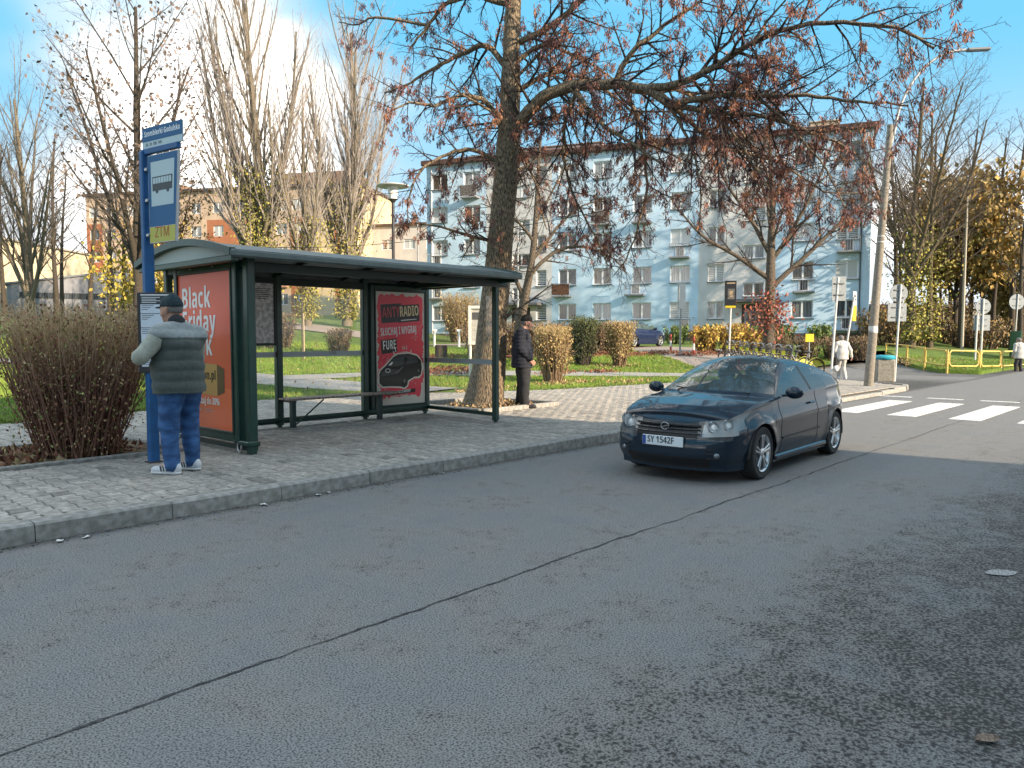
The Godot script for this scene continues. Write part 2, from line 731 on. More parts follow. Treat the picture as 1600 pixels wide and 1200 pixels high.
func build_ground() -> void:
	var far := MB.new()
	far.quad(Vector3(-1500, -0.3, 1500), Vector3(-1500, -0.3, -1500), Vector3(1500, -0.3, -1500), Vector3(1500, -0.3, 1500))
	struct(far, "ground", soil("far_soil", Color(0.25, 0.3, 0.15), Color(0.36, 0.38, 0.22), 0.05))

	# road
	var asphalt := mat("asphalt", Color(0.27, 0.258, 0.245), 0.85)
	asphalt.albedo_texture = noise_tex("stones", 1024, 0.085, 5, Color(0.42, 0.42, 0.42), Color(1, 1, 1), 2.6, 0.14)
	asphalt.uv1_triplanar = true
	asphalt.uv1_world_triplanar = true
	asphalt.uv1_scale = Vector3.ONE * 0.9
	asphalt.heightmap_enabled = true
	asphalt.heightmap_texture = texs["stones"]
	asphalt.heightmap_scale = 0.12
	asphalt.detail_enabled = true
	asphalt.detail_blend_mode = BaseMaterial3D.BLEND_MODE_MUL
	asphalt.detail_uv_layer = BaseMaterial3D.DETAIL_UV_2
	asphalt.detail_albedo = road_wear()
	var r := MB.new()
	r.use_uv = true
	flat_grid(-60, 23, -6.3, 7.0, 0, 2.0, r)
	flat_grid(23, 49, -14.9, 7.0, 0, 2.0, r)
	flat_grid(49, 260, -6.3, 7.0, 0, 6.0, r)
	struct(r, "road", asphalt)

	# the long seam between the two lanes
	var rng := RandomNumberGenerator.new()
	rng.seed = 5
	var fz := FastNoiseLite.new()
	fz.seed = 9
	fz.frequency = 0.35
	fz.fractal_octaves = 4
	var seam := MB.new()
	var rows := []
	for i in 900:
		var x := -1.0 + i * 0.025
		var zc := -3.16 - 0.012 * x + fz.get_noise_1d(x) * 0.035 + fz.get_noise_1d(x * 9.0 + 50) * 0.02
		var hw := 0.003 + 0.007 * absf(fz.get_noise_1d(x * 5.0 + 200)) + rng.randf() * 0.005
		if fz.get_noise_1d(x * 1.7 + 90.0) > 0.22:
			hw *= 0.5
		rows.append([Vector3(x, 0.0035, zc - hw * rng.randf_range(0.5, 1.6)), Vector3(x, 0.004, zc + hw * rng.randf_range(0.5, 1.6))])
	seam.grid(rows, true)
	struct(seam, "road_seam", mat("seam", Color(0.09, 0.09, 0.09), 0.95, 0, 0.4, 3.0))

	# pavement base under the blocks, with the rounded corner at the side street
	var pv := MB.new()
	var poly := PackedVector2Array()
	var x := -30.0
	while x <= 24.4:
		poly.append(Vector2(x, lawn_edge(x) - 0.05))
		x += 1.0
	poly.append_array(PackedVector2Array([Vector2(25.3, -11.2), Vector2(24.25, -8.0), Vector2(23.9, -7.1), Vector2(23.4, -6.6), Vector2(22.9, -6.45), Vector2(-30, -6.45)]))
	for i in poly.size():
		poly[i].y = -poly[i].y
	pv.prism(Transform3D(Basis(Vector3.RIGHT, -PI / 2), Vector3(0, 0.122, 0)), poly, 0.3)
	var pave := struct(pv, "pavement", concrete("joint_sand", Color(0.075, 0.07, 0.06)))

	# paving blocks: columns running away from the kerb, each second one shifted by half a block
	var bm := [paver_mesh(false), paver_mesh(true)]
	var shades: Array[Material] = []
	for i in 6:
		var g: float = [0.42, 0.46, 0.385, 0.50, 0.43, 0.27][i]
		shades.append(concrete("paver%d" % i, Color(g * 1.08, g * 0.985, g * 0.88)))
	var spots := []
	var col := 0
	x = 0.4
	while x < 25.2:
		var z := -6.56 - (0.1 if col % 2 == 1 else 0.0)
		if col % 2 == 1 and x < 23.0:
			var hp := part(bm[1], "half_paver", shades[rng.randi() % 5], pave)
			hp.transform = Transform3D(Basis(), Vector3(x, 0.139, -6.56))
		while z > -15.4:
			var skip := z - 0.1 < lawn_edge(x)
			if x > 23.0 and z > -6.7 - (x - 23.0) * 1.1:
				skip = true
			if x > 24.0 and x > 24.1 - (z + 7.4) * 0.32:
				skip = true
			# planting pits
			if x > 0.9 and x < 4.0 and z > -10.75 and z < -9.0:
				skip = true
			if x > 9.6 and x < 11.7 and z > -11.6 and z < -9.55:
				skip = true
			if not skip:
				spots.append([x, z])
			z -= 0.2
		x += 0.15
		col += 1
	var eye := Vector2(0, 0)
	spots.sort_custom(func(a, b):
		return a[0] * a[0] + a[1] * a[1] + (60.0 if a[0] < 1.7 - (a[1] + 6.5) * 0.3 else 0.0) < b[0] * b[0] + b[1] * b[1] + (60.0 if b[0] < 1.7 - (b[1] + 6.5) * 0.3 else 0.0))
	var rest: Array[Transform3D] = []
	var cols := PackedColorArray()
	for i in spots.size():
		var s: Array = spots[i]
		var b := Basis(Vector3.UP, rng.randf_range(-0.012, 0.012)) * Basis(Vector3.RIGHT, rng.randf_range(-0.012, 0.012)) * Basis(Vector3.FORWARD, rng.randf_range(-0.012, 0.012))
		var t := Transform3D(b, Vector3(s[0], 0.139 + rng.randf_range(-0.0025, 0.0025), s[1]))
		var shade := rng.randi() % 5 if rng.randf() > 0.04 else 5
		if i < 300:
			var o := part(bm[0], "paver", shades[shade], pave)
			o.transform = t
		else:
			rest.append(t)
			var g: float = [0.80, 0.90, 0.74, 1.0, 0.85, 0.6][shade]
			cols.append(Color(g, g, g))
	var pm := concrete("paver_rest", Color(0.55, 0.50, 0.445)).duplicate()
	pm.vertex_color_use_as_albedo = true
	many(bm[0], rest, "paving_blocks", pm, pave, cols)

	# kerb stones, one metre each, and round the corner
	var kerb := Node3D.new()
	put(kerb, "kerb")
	kerb.set_meta("kind", "structure")
	var ks := MB.new()
	var prof := PackedVector2Array([Vector2(0, -0.12), Vector2(0, 0.138), Vector2(-0.118, 0.138), Vector2(-0.14, 0.12), Vector2(-0.152, -0.12)])
	ks.prism(Transform3D(Basis(Vector3(0, 0, -1), Vector3(0, 1, 0), Vector3(1, 0, 0)), Vector3(0.4975, 0, 0)), prof, 0.995, 0.004)
	var km := ks.mesh()
	var kmat := [concrete("kerb0", Color(0.42, 0.405, 0.38)), concrete("kerb1", Color(0.39, 0.375, 0.35)), concrete("kerb2", Color(0.44, 0.42, 0.39))]
	var n := 0
	x = -2.29
	while x < 22.6:
		var o := part(km, "kerbstone", kmat[n % 3], kerb)
		var low := 0.055 * smoothstep(11.0, 13.5, x) * (1.0 - smoothstep(20.0, 22.0, x))
		o.position = Vector3(x + 0.5, rng.randf_range(-0.004, 0.003) - low, -6.448 + rng.randf_range(-0.004, 0.004))
		o.rotation.y = rng.randf_range(-0.003, 0.003)
		n += 1
		x += 1.0
	var arc := [Vector2(22.75, -6.44), Vector2(23.5, -6.62), Vector2(24.0, -7.2), Vector2(24.28, -8.05), Vector2(24.6, -9.0), Vector2(24.95, -10.0), Vector2(25.3, -11.0)]
	for i in arc.size() - 1:
		var a: Vector2 = arc[i]
		var b: Vector2 = arc[i + 1]
		var o := part(km, "kerbstone", kmat[i % 3], kerb)
		var dv := (b - a)
		o.transform = Transform3D(Basis(Vector3(dv.x, 0, dv.y), Vector3.UP, Vector3(-dv.y, 0, dv.x).normalized()), Vector3((a.x + b.x) / 2, 0, (a.y + b.y) / 2))

	# lawns
	var lawn := MB.new()
	rows = []
	var back := [0.0, 0.25, 0.6, 1.1, 1.8, 2.6, 3.6, 4.8, 6.2, 8.0, 10.0, 12.5, 15.5, 19.0, 23.0, 28.0, 34.0, 41.0, 50.0, 62.0, 80.0, 110.0, 160.0, 260.0, 420.0]
	for dz in back:
		var row := []
		x = -40.0
		while x < 260.0:
			var z: float = lawn_edge(x) - dz
			var up := 0.018 if dz > 0.0 else -0.02
			row.append(on_land(x, z, up))
			x += 1.0 if x < 60.0 else 8.0
		rows.append(row)
	lawn.grid(rows, true)
	var grass := soil("grass", Color(0.32, 0.45, 0.08), Color(0.50, 0.58, 0.16), 0.16)
	grass.detail_enabled = true
	grass.detail_blend_mode = BaseMaterial3D.BLEND_MODE_MUL
	grass.detail_uv_layer = BaseMaterial3D.DETAIL_UV_2
	grass.detail_albedo = noise_tex("grassfine", 512, 0.09, 5, Color(0.5, 0.52, 0.45), Color(1, 1, 1), 2.4)
	grass.uv2_triplanar = true
	grass.uv2_world_triplanar = true
	grass.uv2_scale = Vector3.ONE * 0.9
	struct(lawn, "lawn", grass)
	var verge := MB.new()
	rows = []
	for k in 11:
		var row := []
		x = 34.6
		row.append(Vector3(34.55, -0.2, lerpf(-6.9, -8.2, clampf((k - 1) / 8.0, 0.0, 1.0))))
		while x < 260.0:
			row.append(on_land(x, lerpf(-6.9, fence_line(x), clampf((k - 1) / 8.0, 0.0, 1.0)), -0.2 if k == 0 or k == 10 else 0.0))
			x += 1.0 if x < 60.0 else 8.0
		rows.append(row)
	verge.grid(rows, true)
	struct(verge, "verge", grass)
	# opposite pavement, behind the camera
	var opp := MB.new()
	opp.bx(-60, 260, -0.2, 0.13, 7.0, 40.0)
	struct(opp, "opposite_pavement", concrete("paver_opp", Color(0.26, 0.255, 0.245)))

	# paths and the parking lane
	var path := MB.new()
	strip(PATH_A, 2.2, 0.05, path)
	struct(path, "path", concrete("path_grey", Color(0.44, 0.42, 0.39)))
	path = MB.new()
	strip(PATH_B, 1.7, 0.056, path)
	struct(path, "path", concrete("path_grey", Color(0.44, 0.42, 0.39)))
	path = MB.new()
	strip(PATH_C, 5.2, 0.05, path)
	struct(path, "parking_lane", concrete("lane_pink", Color(0.44, 0.36, 0.31)))

	# zebra crossing and the broken line beyond it
	var paint := mat("paint", Color(0.74, 0.73, 0.69), 0.75)
	paint.albedo_texture = noise_tex("paint", 512, 0.03, 6, Color(0.55, 0.55, 0.55), Color(1, 1, 1), 2.6, 0.2)
	paint.uv1_triplanar = true
	paint.uv1_world_triplanar = true
	paint.uv1_scale = Vector3.ONE * 0.7
	var zebra := Node3D.new()
	put(zebra, "zebra_crossing")
	zebra.set_meta("kind", "structure")
	for i in 7:
		var b := MB.new()
		var z := -5.45 + i * 1.05
		b.bx(15.55, 19.2, 0.0, 0.004, z - 0.25, z + 0.25)
		part(b, "stripe", paint, zebra)
	var line := Node3D.new()
	put(line, "broken_line")
	line.set_meta("kind", "structure")
	for i in 7:
		var b := MB.new()
		var z := -5.95 + i * 1.12
		b.bx(20.4, 20.58, 0.0, 0.004, z - 0.38, z + 0.38)
		part(b, "dash", paint, line)


# ---------------------------------------------------------------- bus shelter, stop sign
func frame_of(o: Vector3, xdir: Vector3) -> Transform3D:
	var x := xdir.normalized()
	return Transform3D(Basis(x, Vector3.UP, x.cross(Vector3.UP)), o)


func sheet(parent: Node, called: String, t: Transform3D, x0: float, x1: float, y0: float, y1: float, z: float, m: Material, thick := 0.001) -> MeshInstance3D:
	var b := MB.new()
	b.box(t * Transform3D(Basis(), Vector3((x0 + x1) / 2, (y0 + y1) / 2, z)), Vector3(x1 - x0, y1 - y0, thick))
	return part(b, called, m, parent)


func flat_print(parent: Node, called: String, t: Transform3D, pts: Array, z: float, m: Material) -> MeshInstance3D:
	var b := MB.new()
	b.prism(t * Transform3D(Basis(), Vector3(0, 0, z)), PackedVector2Array(pts), 0.0008)
	return part(b, called, m, parent)


func frame_bars(t: Transform3D, x0: float, x1: float, y0: float, y1: float, w: float, z0: float, z1: float, b: MB, bev := 0.006) -> void:
	var zc := (z0 + z1) / 2
	var zd := z1 - z0
	b.box(t * Transform3D(Basis(), Vector3(x0 + w / 2, (y0 + y1) / 2, zc)), Vector3(w, y1 - y0, zd), bev)
	b.box(t * Transform3D(Basis(), Vector3(x1 - w / 2, (y0 + y1) / 2, zc)), Vector3(w, y1 - y0, zd), bev)
	b.box(t * Transform3D(Basis(), Vector3((x0 + x1) / 2, y0 + w / 2, zc)), Vector3(x1 - x0 - 2 * w, w, zd - 0.004), bev)
	b.box(t * Transform3D(Basis(), Vector3((x0 + x1) / 2, y1 - w / 2, zc)), Vector3(x1 - x0 - 2 * w, w, zd - 0.004), bev)


func smile(t: Transform3D, c: Vector2, r: float, a0: float, a1: float, w: float, z: float, b: MB) -> void:
	var p := PackedVector2Array()
	for i in 13:
		var a := lerpf(a0, a1, i / 12.0)
		p.append(c + Vector2(cos(a), sin(a)) * r)
	for i in range(12, -1, -1):
		var a := lerpf(a0, a1, i / 12.0)
		p.append(c + Vector2(cos(a), sin(a)) * (r - w * sin(PI * (0.15 + 0.7 * i / 12.0))))
	b.prism(t * Transform3D(Basis(), Vector3(0, 0, z)), p, 0.0006)


func print_of(c: Color, key: String) -> StandardMaterial3D:
	var m := mat(key, c, 0.45)
	m.clearcoat_enabled = true
	m.clearcoat = 0.35
	m.metallic_specular = 0.3
	m.clearcoat_roughness = 0.05
	return m


func build_shelter() -> void:
	var s := thing("bus_shelter", "green metal bus shelter with arched roof, glass walls and two advertising cases", "bus shelter", Vector3(4.45, 0.14, -8.2))
	var off := Transform3D(Basis(), -s.position)
	var green := mat("shelter_green", Color(0.014, 0.056, 0.042), 0.36, 0.0, 0.1, 0.7)
	var dark := mat("shelter_dark", Color(0.012, 0.03, 0.026), 0.5)
	var grey := mat("roof_grey", Color(0.115, 0.145, 0.14), 0.42, 0.2, 0.1, 0.6)
	var steel := mat("steel", Color(0.55, 0.55, 0.55), 0.3, 0.9)
	var pane := glass("shelter_glass", Color(0.82, 0.93, 0.9), 0.05)
	pane.metallic_specular = 0.36
	var white := print_of(Color(0.88, 0.88, 0.87), "print_white")
	var black := print_of(Color(0.012, 0.011, 0.012), "print_black")

	# posts
	for p in [[4.46, -8.2, 0.105, 2.42], [8.74, -8.42, 0.09, 2.36], [4.45, -10.3, 0.09, 2.45], [6.05, -10.3, 0.1, 2.45], [7.61, -10.3, 0.1, 2.45], [8.9, -10.3, 0.09, 2.45]]:
		var b := MB.new()
		var w: float = p[2]
		b.box(off * Transform3D(Basis(), Vector3(p[0], 0.17 + (p[3] - 0.17) / 2, p[1])), Vector3(w, p[3] - 0.17, w), 0.012)
		b.box(off * Transform3D(Basis(), Vector3(p[0], 0.155, p[1])), Vector3(w * 0.55, 0.09, w * 0.55), 0.004)
		part(b, "post", green, s)
	var b := MB.new()
	b.box(off * Transform3D(Basis(), Vector3(4.45, 0.26, -8.3)), Vector3(0.16, 0.055, 0.34), 0.01)
	b.box(off * Transform3D(Basis(), Vector3(4.45, 0.19, -8.19)), Vector3(0.09, 0.1, 0.09), 0.008)
	part(b, "foot_bracket", green, s)
	for i in 2:
		b = MB.new()
		var hoop := PackedVector3Array()
		for k in 13:
			var a := lerpf(-0.2, PI + 0.5, k / 12.0)
			hoop.append(off * Vector3(4.37 - 0.02 * i, 0.225 - sin(a) * 0.07, -8.33 - 1.2 * i + cos(a) * 0.045))
		b.pipe(hoop, 0.011, 8)
		part(b, "steel_hoop", steel, s)

	# roof: arched skin, rim, end panels, fascia and gutters
	var x0 := 4.08
	var x1 := 8.68
	var zf := -7.84
	var zb := -10.36
	var arch := func(z: float, lift: float) -> float:
		var t := (z - zb) / (zf - zb)
		return 2.40 + lift + 0.18 * sin(PI * clampf(t, 0.0, 1.0))
	b = MB.new()
	for lift in [0.03, 0.0]:
		var rows := []
		for i in 19:
			var z := lerpf(zf + 0.02, zb - 0.02, i / 18.0)
			rows.append([off * Vector3(x0 + 0.02, arch.call(z, lift), z), off * Vector3(x1 - 0.02, arch.call(z, lift), z)])
		b.grid(rows, lift > 0.0)
	var roof := part(b, "roof", mat("roof_skin", Color(0.10, 0.125, 0.12), 0.5, 0.0, 0.1, 0.6), s)
	for e in 2:
		b = MB.new()
		var xe := x0 if e == 0 else x1
		var rim := PackedVector2Array()
		for i in 25:
			var z := lerpf(zf, zb, i / 24.0)
			rim.append(Vector2(z, arch.call(z, 0.05)))
		for i in range(24, -1, -1):
			var z := lerpf(zf, zb, i / 24.0)
			rim.append(Vector2(z, arch.call(z, -0.028)))
		b.prism(off * Transform3D(Basis(Vector3(0, 0, 1), Vector3(0, 1, 0), Vector3(-1, 0, 0)), Vector3(xe - 0.036, 0, 0)), rim, 0.072, 0.006)
		part(b, "roof_rim", green, roof)
		b = MB.new()
		var poly := PackedVector2Array()
		for i in 19:
			var z := lerpf(zf - 0.08, zb + 0.08, i / 18.0)
			poly.append(Vector2(z, arch.call(z, -0.03)))
		poly.append(Vector2(zb + 0.08, 2.37))
		poly.append(Vector2(zf - 0.08, 2.37))
		b.prism(off * Transform3D(Basis(Vector3(0, 0, 1), Vector3(0, 1, 0), Vector3(-1, 0, 0)), Vector3(xe + (0.04 if e == 0 else -0.03), 0, 0)), poly, 0.012)
		part(b, "end_panel", mat("tympanum", Color(0.34, 0.40, 0.385), 0.5), roof)
		b = MB.new()
		b.box(off * Transform3D(Basis(), Vector3(xe + (0.05 if e == 0 else -0.05), 2.345, (zf + zb) / 2)), Vector3(0.09, 0.07, zf - zb - 0.06), 0.01)
		part(b, "end_beam", green, roof)
	b = MB.new()
	b.box(off * Transform3D(Basis(), Vector3((x0 + x1) / 2, 2.392, zf)), Vector3(x1 - x0 + 0.06, 0.085, 0.06), 0.02)
	part(b, "fascia", grey, roof)
	b = MB.new()
	b.box(off * Transform3D(Basis(), Vector3((x0 + x1) / 2, 2.40, zb)), Vector3(x1 - x0 + 0.06, 0.09, 0.06), 0.02)
	part(b, "fascia", grey, roof)
	for z in [-8.22, -10.3]:
		b = MB.new()
		b.box(off * Transform3D(Basis(), Vector3(6.62, 2.30, z)), Vector3(4.3, 0.1, 0.08), 0.008)
		part(b, "beam", dark, s)
	for xx in [4.45, 8.8]:
		b = MB.new()
		b.beam(off * Vector3(xx, 2.33, -8.25), off * Vector3(xx, 2.33, -10.25), 0.06, 0.07, 0.006)
		part(b, "beam", dark, s)
	for i in 4:
		b = MB.new()
		var xx := 4.9 + i * 1.15
		for k in 12:
			var za := lerpf(-8.0, -10.3, k / 12.0)
			var zc := lerpf(-8.0, -10.3, (k + 1) / 12.0)
			b.beam(off * Vector3(xx, arch.call(za, -0.025), za), off * Vector3(xx, arch.call(zc, -0.025), zc), 0.04, 0.045)
		part(b, "roof_rib", dark, s)

	# back and right glass walls
	for q in [[4.52, 6.0], [6.1, 7.56]]:
		b = MB.new()
		b.bx(q[0] - 4.45, q[1] - 4.45, 0.16, 2.08, -10.304 + 8.2, -10.296 + 8.2)
		var g := part(b, "glass_pane", pane, s)
		b = MB.new()
		b.bx(q[0] - 4.45, q[1] - 4.45, 1.045, 1.125, -10.294 + 8.2, -10.2925 + 8.2)
		part(b, "frosted_band", mat("frost", Color(0.50, 0.57, 0.60), 0.6), g)
		text("ZTM", 0.06, 1.1, off * Transform3D(Basis(), Vector3((q[0] + q[1]) / 2 + 0.1, 1.20, -10.289)), "lettering", mat("frost_ink", Color(0.33, 0.40, 0.43), 0.6), g)
	var rt := frame_of(off * Vector3(8.76, 0, -8.46), Vector3(0.13, 0, -1.8))
	b = MB.new()
	b.box(rt * Transform3D(Basis(), Vector3(0.9, 1.26, 0)), Vector3(1.76, 1.94, 0.008))
	var gr := part(b, "glass_pane", pane, s)
	sheet(gr, "frosted_band", rt, 0.02, 1.78, 1.045, 1.125, -0.006, mat("frost", Color(0.5, 0.5, 0.5)))
	text("ZTM", 0.06, 1.1, rt * Transform3D(Basis(Vector3.UP, PI), Vector3(1.1, 1.063, -0.009)), "lettering", mat("frost_ink"), gr)
	b = MB.new()
	b.beam(rt * Vector3(0, 0.26, 0), rt * Vector3(1.8, 0.26, 0), 0.05, 0.06, 0.006)
	part(b, "bottom_rail", green, s)
	b = MB.new()
	b.bx(0.05, 4.45, 0.055, 0.115, -10.33 + 8.2, -10.27 + 8.2, 0.008)
	part(b, "bottom_rail", green, s)
	b = MB.new()
	b.bx(0.05, 4.45, 0.10, 0.15, -10.325 + 8.27, -10.275 + 8.27, 0.006)
	part(b, "bottom_rail", green, s)

	# map case on the back wall
	var bk := off * Transform3D(Basis(), Vector3(0, 0, -10.26))
	b = MB.new()
	frame_bars(bk, 5.26, 6.0, 1.36, 2.3, 0.035, -0.02, 0.02, b)
	var mc := part(b, "map_case", dark, s)
	sheet(mc, "map_sheet", bk, 5.29, 5.97, 1.39, 2.27, 0.0, mat("map_paper", Color(0.85, 0.86, 0.85), 0.6, 0, 0.2, 2.0))
	for i in 6:
		sheet(mc, "text_line", bk, 5.62, 5.92 - 0.04 * (i % 3), 2.18 - i * 0.028, 2.19 - i * 0.028, 0.002, mat("map_ink", Color(0.1, 0.1, 0.11)))
	var rng := RandomNumberGenerator.new()
	rng.seed = 31
	for i in 26:
		var a := Vector2(rng.randf_range(5.34, 5.92), rng.randf_range(1.44, 1.95))
		var w := Vector2.from_angle(rng.randf() * TAU) * rng.randf_range(0.02, 0.06)
		var sd := w.orthogonal() * 0.12
		flat_print(mc, "map_mark", bk, [a - sd, a + w - sd, a + w + sd, a + sd], 0.0025, mat("map_road%d" % (i % 2), Color(0.72, 0.72, 0.7) if i % 2 == 0 else Color(0.25, 0.26, 0.27)))

	# bench
	b = MB.new()
	for i in 2:
		var z := -10.17 + i * 0.17
		b.bx(6.0 - 4.45, 8.1 - 4.45, 0.415, 0.445, z - 0.075 + 8.2, z + 0.075 + 8.2, 0.008)
	var bench := part(b, "bench_seat", mat("bench_wood", Color(0.48, 0.37, 0.29), 0.6, 0, 0.4, 4.0), s)
	for xx in [6.08, 7.66]:
		b = MB.new()
		b.beam(off * Vector3(xx, 0.54, -10.25), off * Vector3(xx, 0.54, -9.93), 0.06, 0.03)
		b.beam(off * Vector3(xx, 0.16, -9.98), off * Vector3(xx, 0.54, -9.98), 0.07, 0.07)
		part(b, "bench_bracket", dark, bench)
	b = MB.new()
	b.rod(off * Vector3(6.15, 0.20, -10.0), off * Vector3(6.62, 0.54, -10.0), 0.012)
	part(b, "bench_strut", dark, bench)

	# advertising case at the left end, seen from outside
	var lt := frame_of(off * Vector3(4.37, 0, -9.97), Vector3(0, 0, 1))
	b = MB.new()
	frame_bars(lt, 0.0, 1.62, 0.26, 2.38, 0.1, -0.13, 0.0, b, 0.012)
	var ad := part(b, "advertising_case", green, s, "advertising case with the red sale poster")
	b = MB.new()
	frame_bars(lt, 0.09, 1.53, 0.345, 2.295, 0.035, -0.02, 0.012, b, 0.006)
	part(b, "poster_frame", dark, ad)
	b = MB.new()
	b.beam(lt * Vector3(0.0, 0.2, -0.06), lt * Vector3(1.75, 0.2, -0.06), 0.06, 0.05, 0.006)
	part(b, "case_rail", dark, ad)
	for xx in [0.5, 1.08]:
		b = MB.new()
		b.box(lt * Transform3D(Basis(), Vector3(xx, 2.325, 0.004)), Vector3(0.05, 0.014, 0.01))
		part(b, "case_lock", steel, ad)
	sheet(ad, "poster", lt, 0.115, 1.505, 0.37, 2.27, -0.012, print_of(Color(0.82, 0.12, 0.055), "poster_red"), 0.006)
	flat_print(ad, "print", lt, [Vector2(0.115, 0.37), Vector2(1.505, 0.37), Vector2(1.505, 0.88), Vector2(0.115, 0.88)], -0.0078, print_of(Color(0.86, 0.18, 0.07), "poster_floor"))
	var tk := 0.86
	for q in [["Black", 1.835], ["Friday", 1.545], ["Week", 1.255]]:
		text(q[0], 0.345, tk, lt * Transform3D(Basis(), Vector3(0.22, q[1] - 0.075, -0.006)), "lettering", white, ad)
	flat_print(ad, "print", lt, [Vector2(0.35, 0.80), Vector2(1.12, 0.78), Vector2(1.12, 1.16), Vector2(0.35, 1.18)], -0.0064, print_of(Color(0.60, 0.34, 0.11), "carton"))
	flat_print(ad, "print", lt, [Vector2(1.12, 0.78), Vector2(1.30, 0.83), Vector2(1.30, 1.11), Vector2(1.12, 1.16)], -0.0064, print_of(Color(0.13, 0.065, 0.03), "carton_side"))
	text("amazon.pl", 0.15, 0.9, lt * Transform3D(Basis(), Vector3(0.42, 0.935, -0.0045)), "lettering", black, ad)
	b = MB.new()
	smile(lt, Vector2(0.66, 1.06), 0.16, PI * 1.2, PI * 1.8, 0.02, -0.0045, b)
	part(b, "print", black, ad)
	text("Oszczędzaj do 30%", 0.115, 0.82, lt * Transform3D(Basis(), Vector3(0.33, 0.64, -0.006)), "lettering", white, ad)
	text("21 listopada - 1 grudnia", 0.06, 0.9, lt * Transform3D(Basis(), Vector3(0.42, 0.565, -0.006)), "lettering", print_of(Color(0.72, 0.5, 0.42), "print_pale"), ad, 400)

	# advertising case on the back wall
	var pt := off * Transform3D(Basis(), Vector3(7.68, 0, -10.22))
	b = MB.new()
	frame_bars(pt, 0.0, 1.27, 0.24, 2.34, 0.085, -0.16, 0.0, b, 0.012)
	var ad2 := part(b, "advertising_case", green, s, "advertising case with the red radio poster")
	b = MB.new()
	frame_bars(pt, 0.08, 1.19, 0.315, 2.265, 0.03, -0.02, 0.01, b, 0.006)
	part(b, "poster_frame", dark, ad2)
	sheet(ad2, "poster", pt, 0.1, 1.17, 0.335, 2.245, -0.012, print_of(Color(0.66, 0.60, 0.52), "poster_cream"), 0.006)
	var ragged := []
	var cx := 0.635
	for i in 120:
		var a := TAU * i / 120.0
		var e := Vector2(cos(a), sin(a))
		var k := minf(0.505 / maxf(absf(e.x), 1e-4), 0.925 / maxf(absf(e.y), 1e-4))
		var lowcut := 0.09 if e.y < -0.8 else 0.0
		ragged.append(Vector2(cx, 1.29) + e * (k - rng.randf() * 0.055 - lowcut * rng.randf_range(0.7, 1.3)))
	flat_print(ad2, "print", pt, ragged, -0.0078, print_of(Color(0.82, 0.055, 0.085), "poster_crimson"))
	var tl := Transform3D(Basis(Vector3(0, 0, 1), 0.07), Vector3.ZERO)
	var tp := pt * Transform3D(tl.basis, Vector3(0.0, 0.0, 0.0))
	flat_print(ad2, "print", tp, [Vector2(0.35, 1.69), Vector2(0.78, 1.69), Vector2(0.78, 2.0), Vector2(0.35, 2.0)], -0.0066, black)
	flat_print(ad2, "print", tp, [Vector2(0.70, 1.68), Vector2(1.17, 1.68), Vector2(1.17, 1.97), Vector2(0.70, 1.97)], -0.0062, black)
	text("ANTY", 0.235, 0.62, tp * Transform3D(Basis(), Vector3(0.37, 1.72, -0.0045)), "lettering", print_of(Color(0.55, 0.06, 0.08), "ink_red"), ad2)
	text("RADIO", 0.235, 0.58, tp * Transform3D(Basis(), Vector3(0.735, 1.72, -0.0045)), "lettering", print_of(Color(0.82, 0.66, 0.38), "ink_cream"), ad2)
	flat_print(ad2, "print", tp, [Vector2(0.76, 1.706), Vector2(1.1, 1.712), Vector2(1.1, 1.724), Vector2(0.76, 1.72)], -0.0045, white)
	text("SŁUCHAJ I WYGRAJ", 0.175, 0.50, tp * Transform3D(Basis(), Vector3(0.31, 1.44, -0.006)), "lettering", white, ad2)
	flat_print(ad2, "print", tp, [Vector2(0.31, 1.18), Vector2(0.64, 1.19), Vector2(0.635, 1.42), Vector2(0.305, 1.41)], -0.0062, black)
	text("FURĘ", 0.21, 0.56, tp * Transform3D(Basis(), Vector3(0.335, 1.195, -0.0045)), "lettering", white, ad2)
	# the drawn car: cream outline, black body, grey panes
	var car := [Vector2(0.17, 0.72), Vector2(0.17, 0.87), Vector2(0.20, 0.93), Vector2(0.30, 1.0), Vector2(0.46, 1.14), Vector2(0.56, 1.19), Vector2(0.80, 1.20), Vector2(0.98, 1.16), Vector2(1.07, 1.07), Vector2(1.09, 0.95), Vector2(1.07, 0.84), Vector2(1.02, 0.80), Vector2(0.92, 0.80), Vector2(0.78, 0.74), Vector2(0.76, 0.66), Vector2(0.70, 0.62), Vector2(0.62, 0.645), Vector2(0.40, 0.66), Vector2(0.24, 0.66)]
	var grown := Geometry2D.offset_polygon(PackedVector2Array(car), 0.024, Geometry2D.JOIN_ROUND)
	flat_print(ad2, "print", pt, Array(grown[0]), -0.0066, print_of(Color(0.78, 0.74, 0.64), "outline"))
	flat_print(ad2, "print", pt, car, -0.0058, print_of(Color(0.02, 0.021, 0.021), "car_ink"))
	var pg := print_of(Color(0.16, 0.17, 0.165), "car_grey")
	var pg2 := print_of(Color(0.07, 0.075, 0.075), "car_grey2")
	flat_print(ad2, "print", pt, [Vector2(0.33, 1.0), Vector2(0.48, 1.13), Vector2(0.70, 1.15), Vector2(0.68, 1.02), Vector2(0.55, 0.985)], -0.0048, pg2)
	flat_print(ad2, "print", pt, [Vector2(0.36, 1.01), Vector2(0.43, 1.07), Vector2(0.46, 1.06), Vector2(0.42, 1.01)], -0.0040, white)
	flat_print(ad2, "print", pt, [Vector2(0.75, 1.02), Vector2(0.77, 1.15), Vector2(0.97, 1.12), Vector2(1.0, 1.05)], -0.0048, pg2)
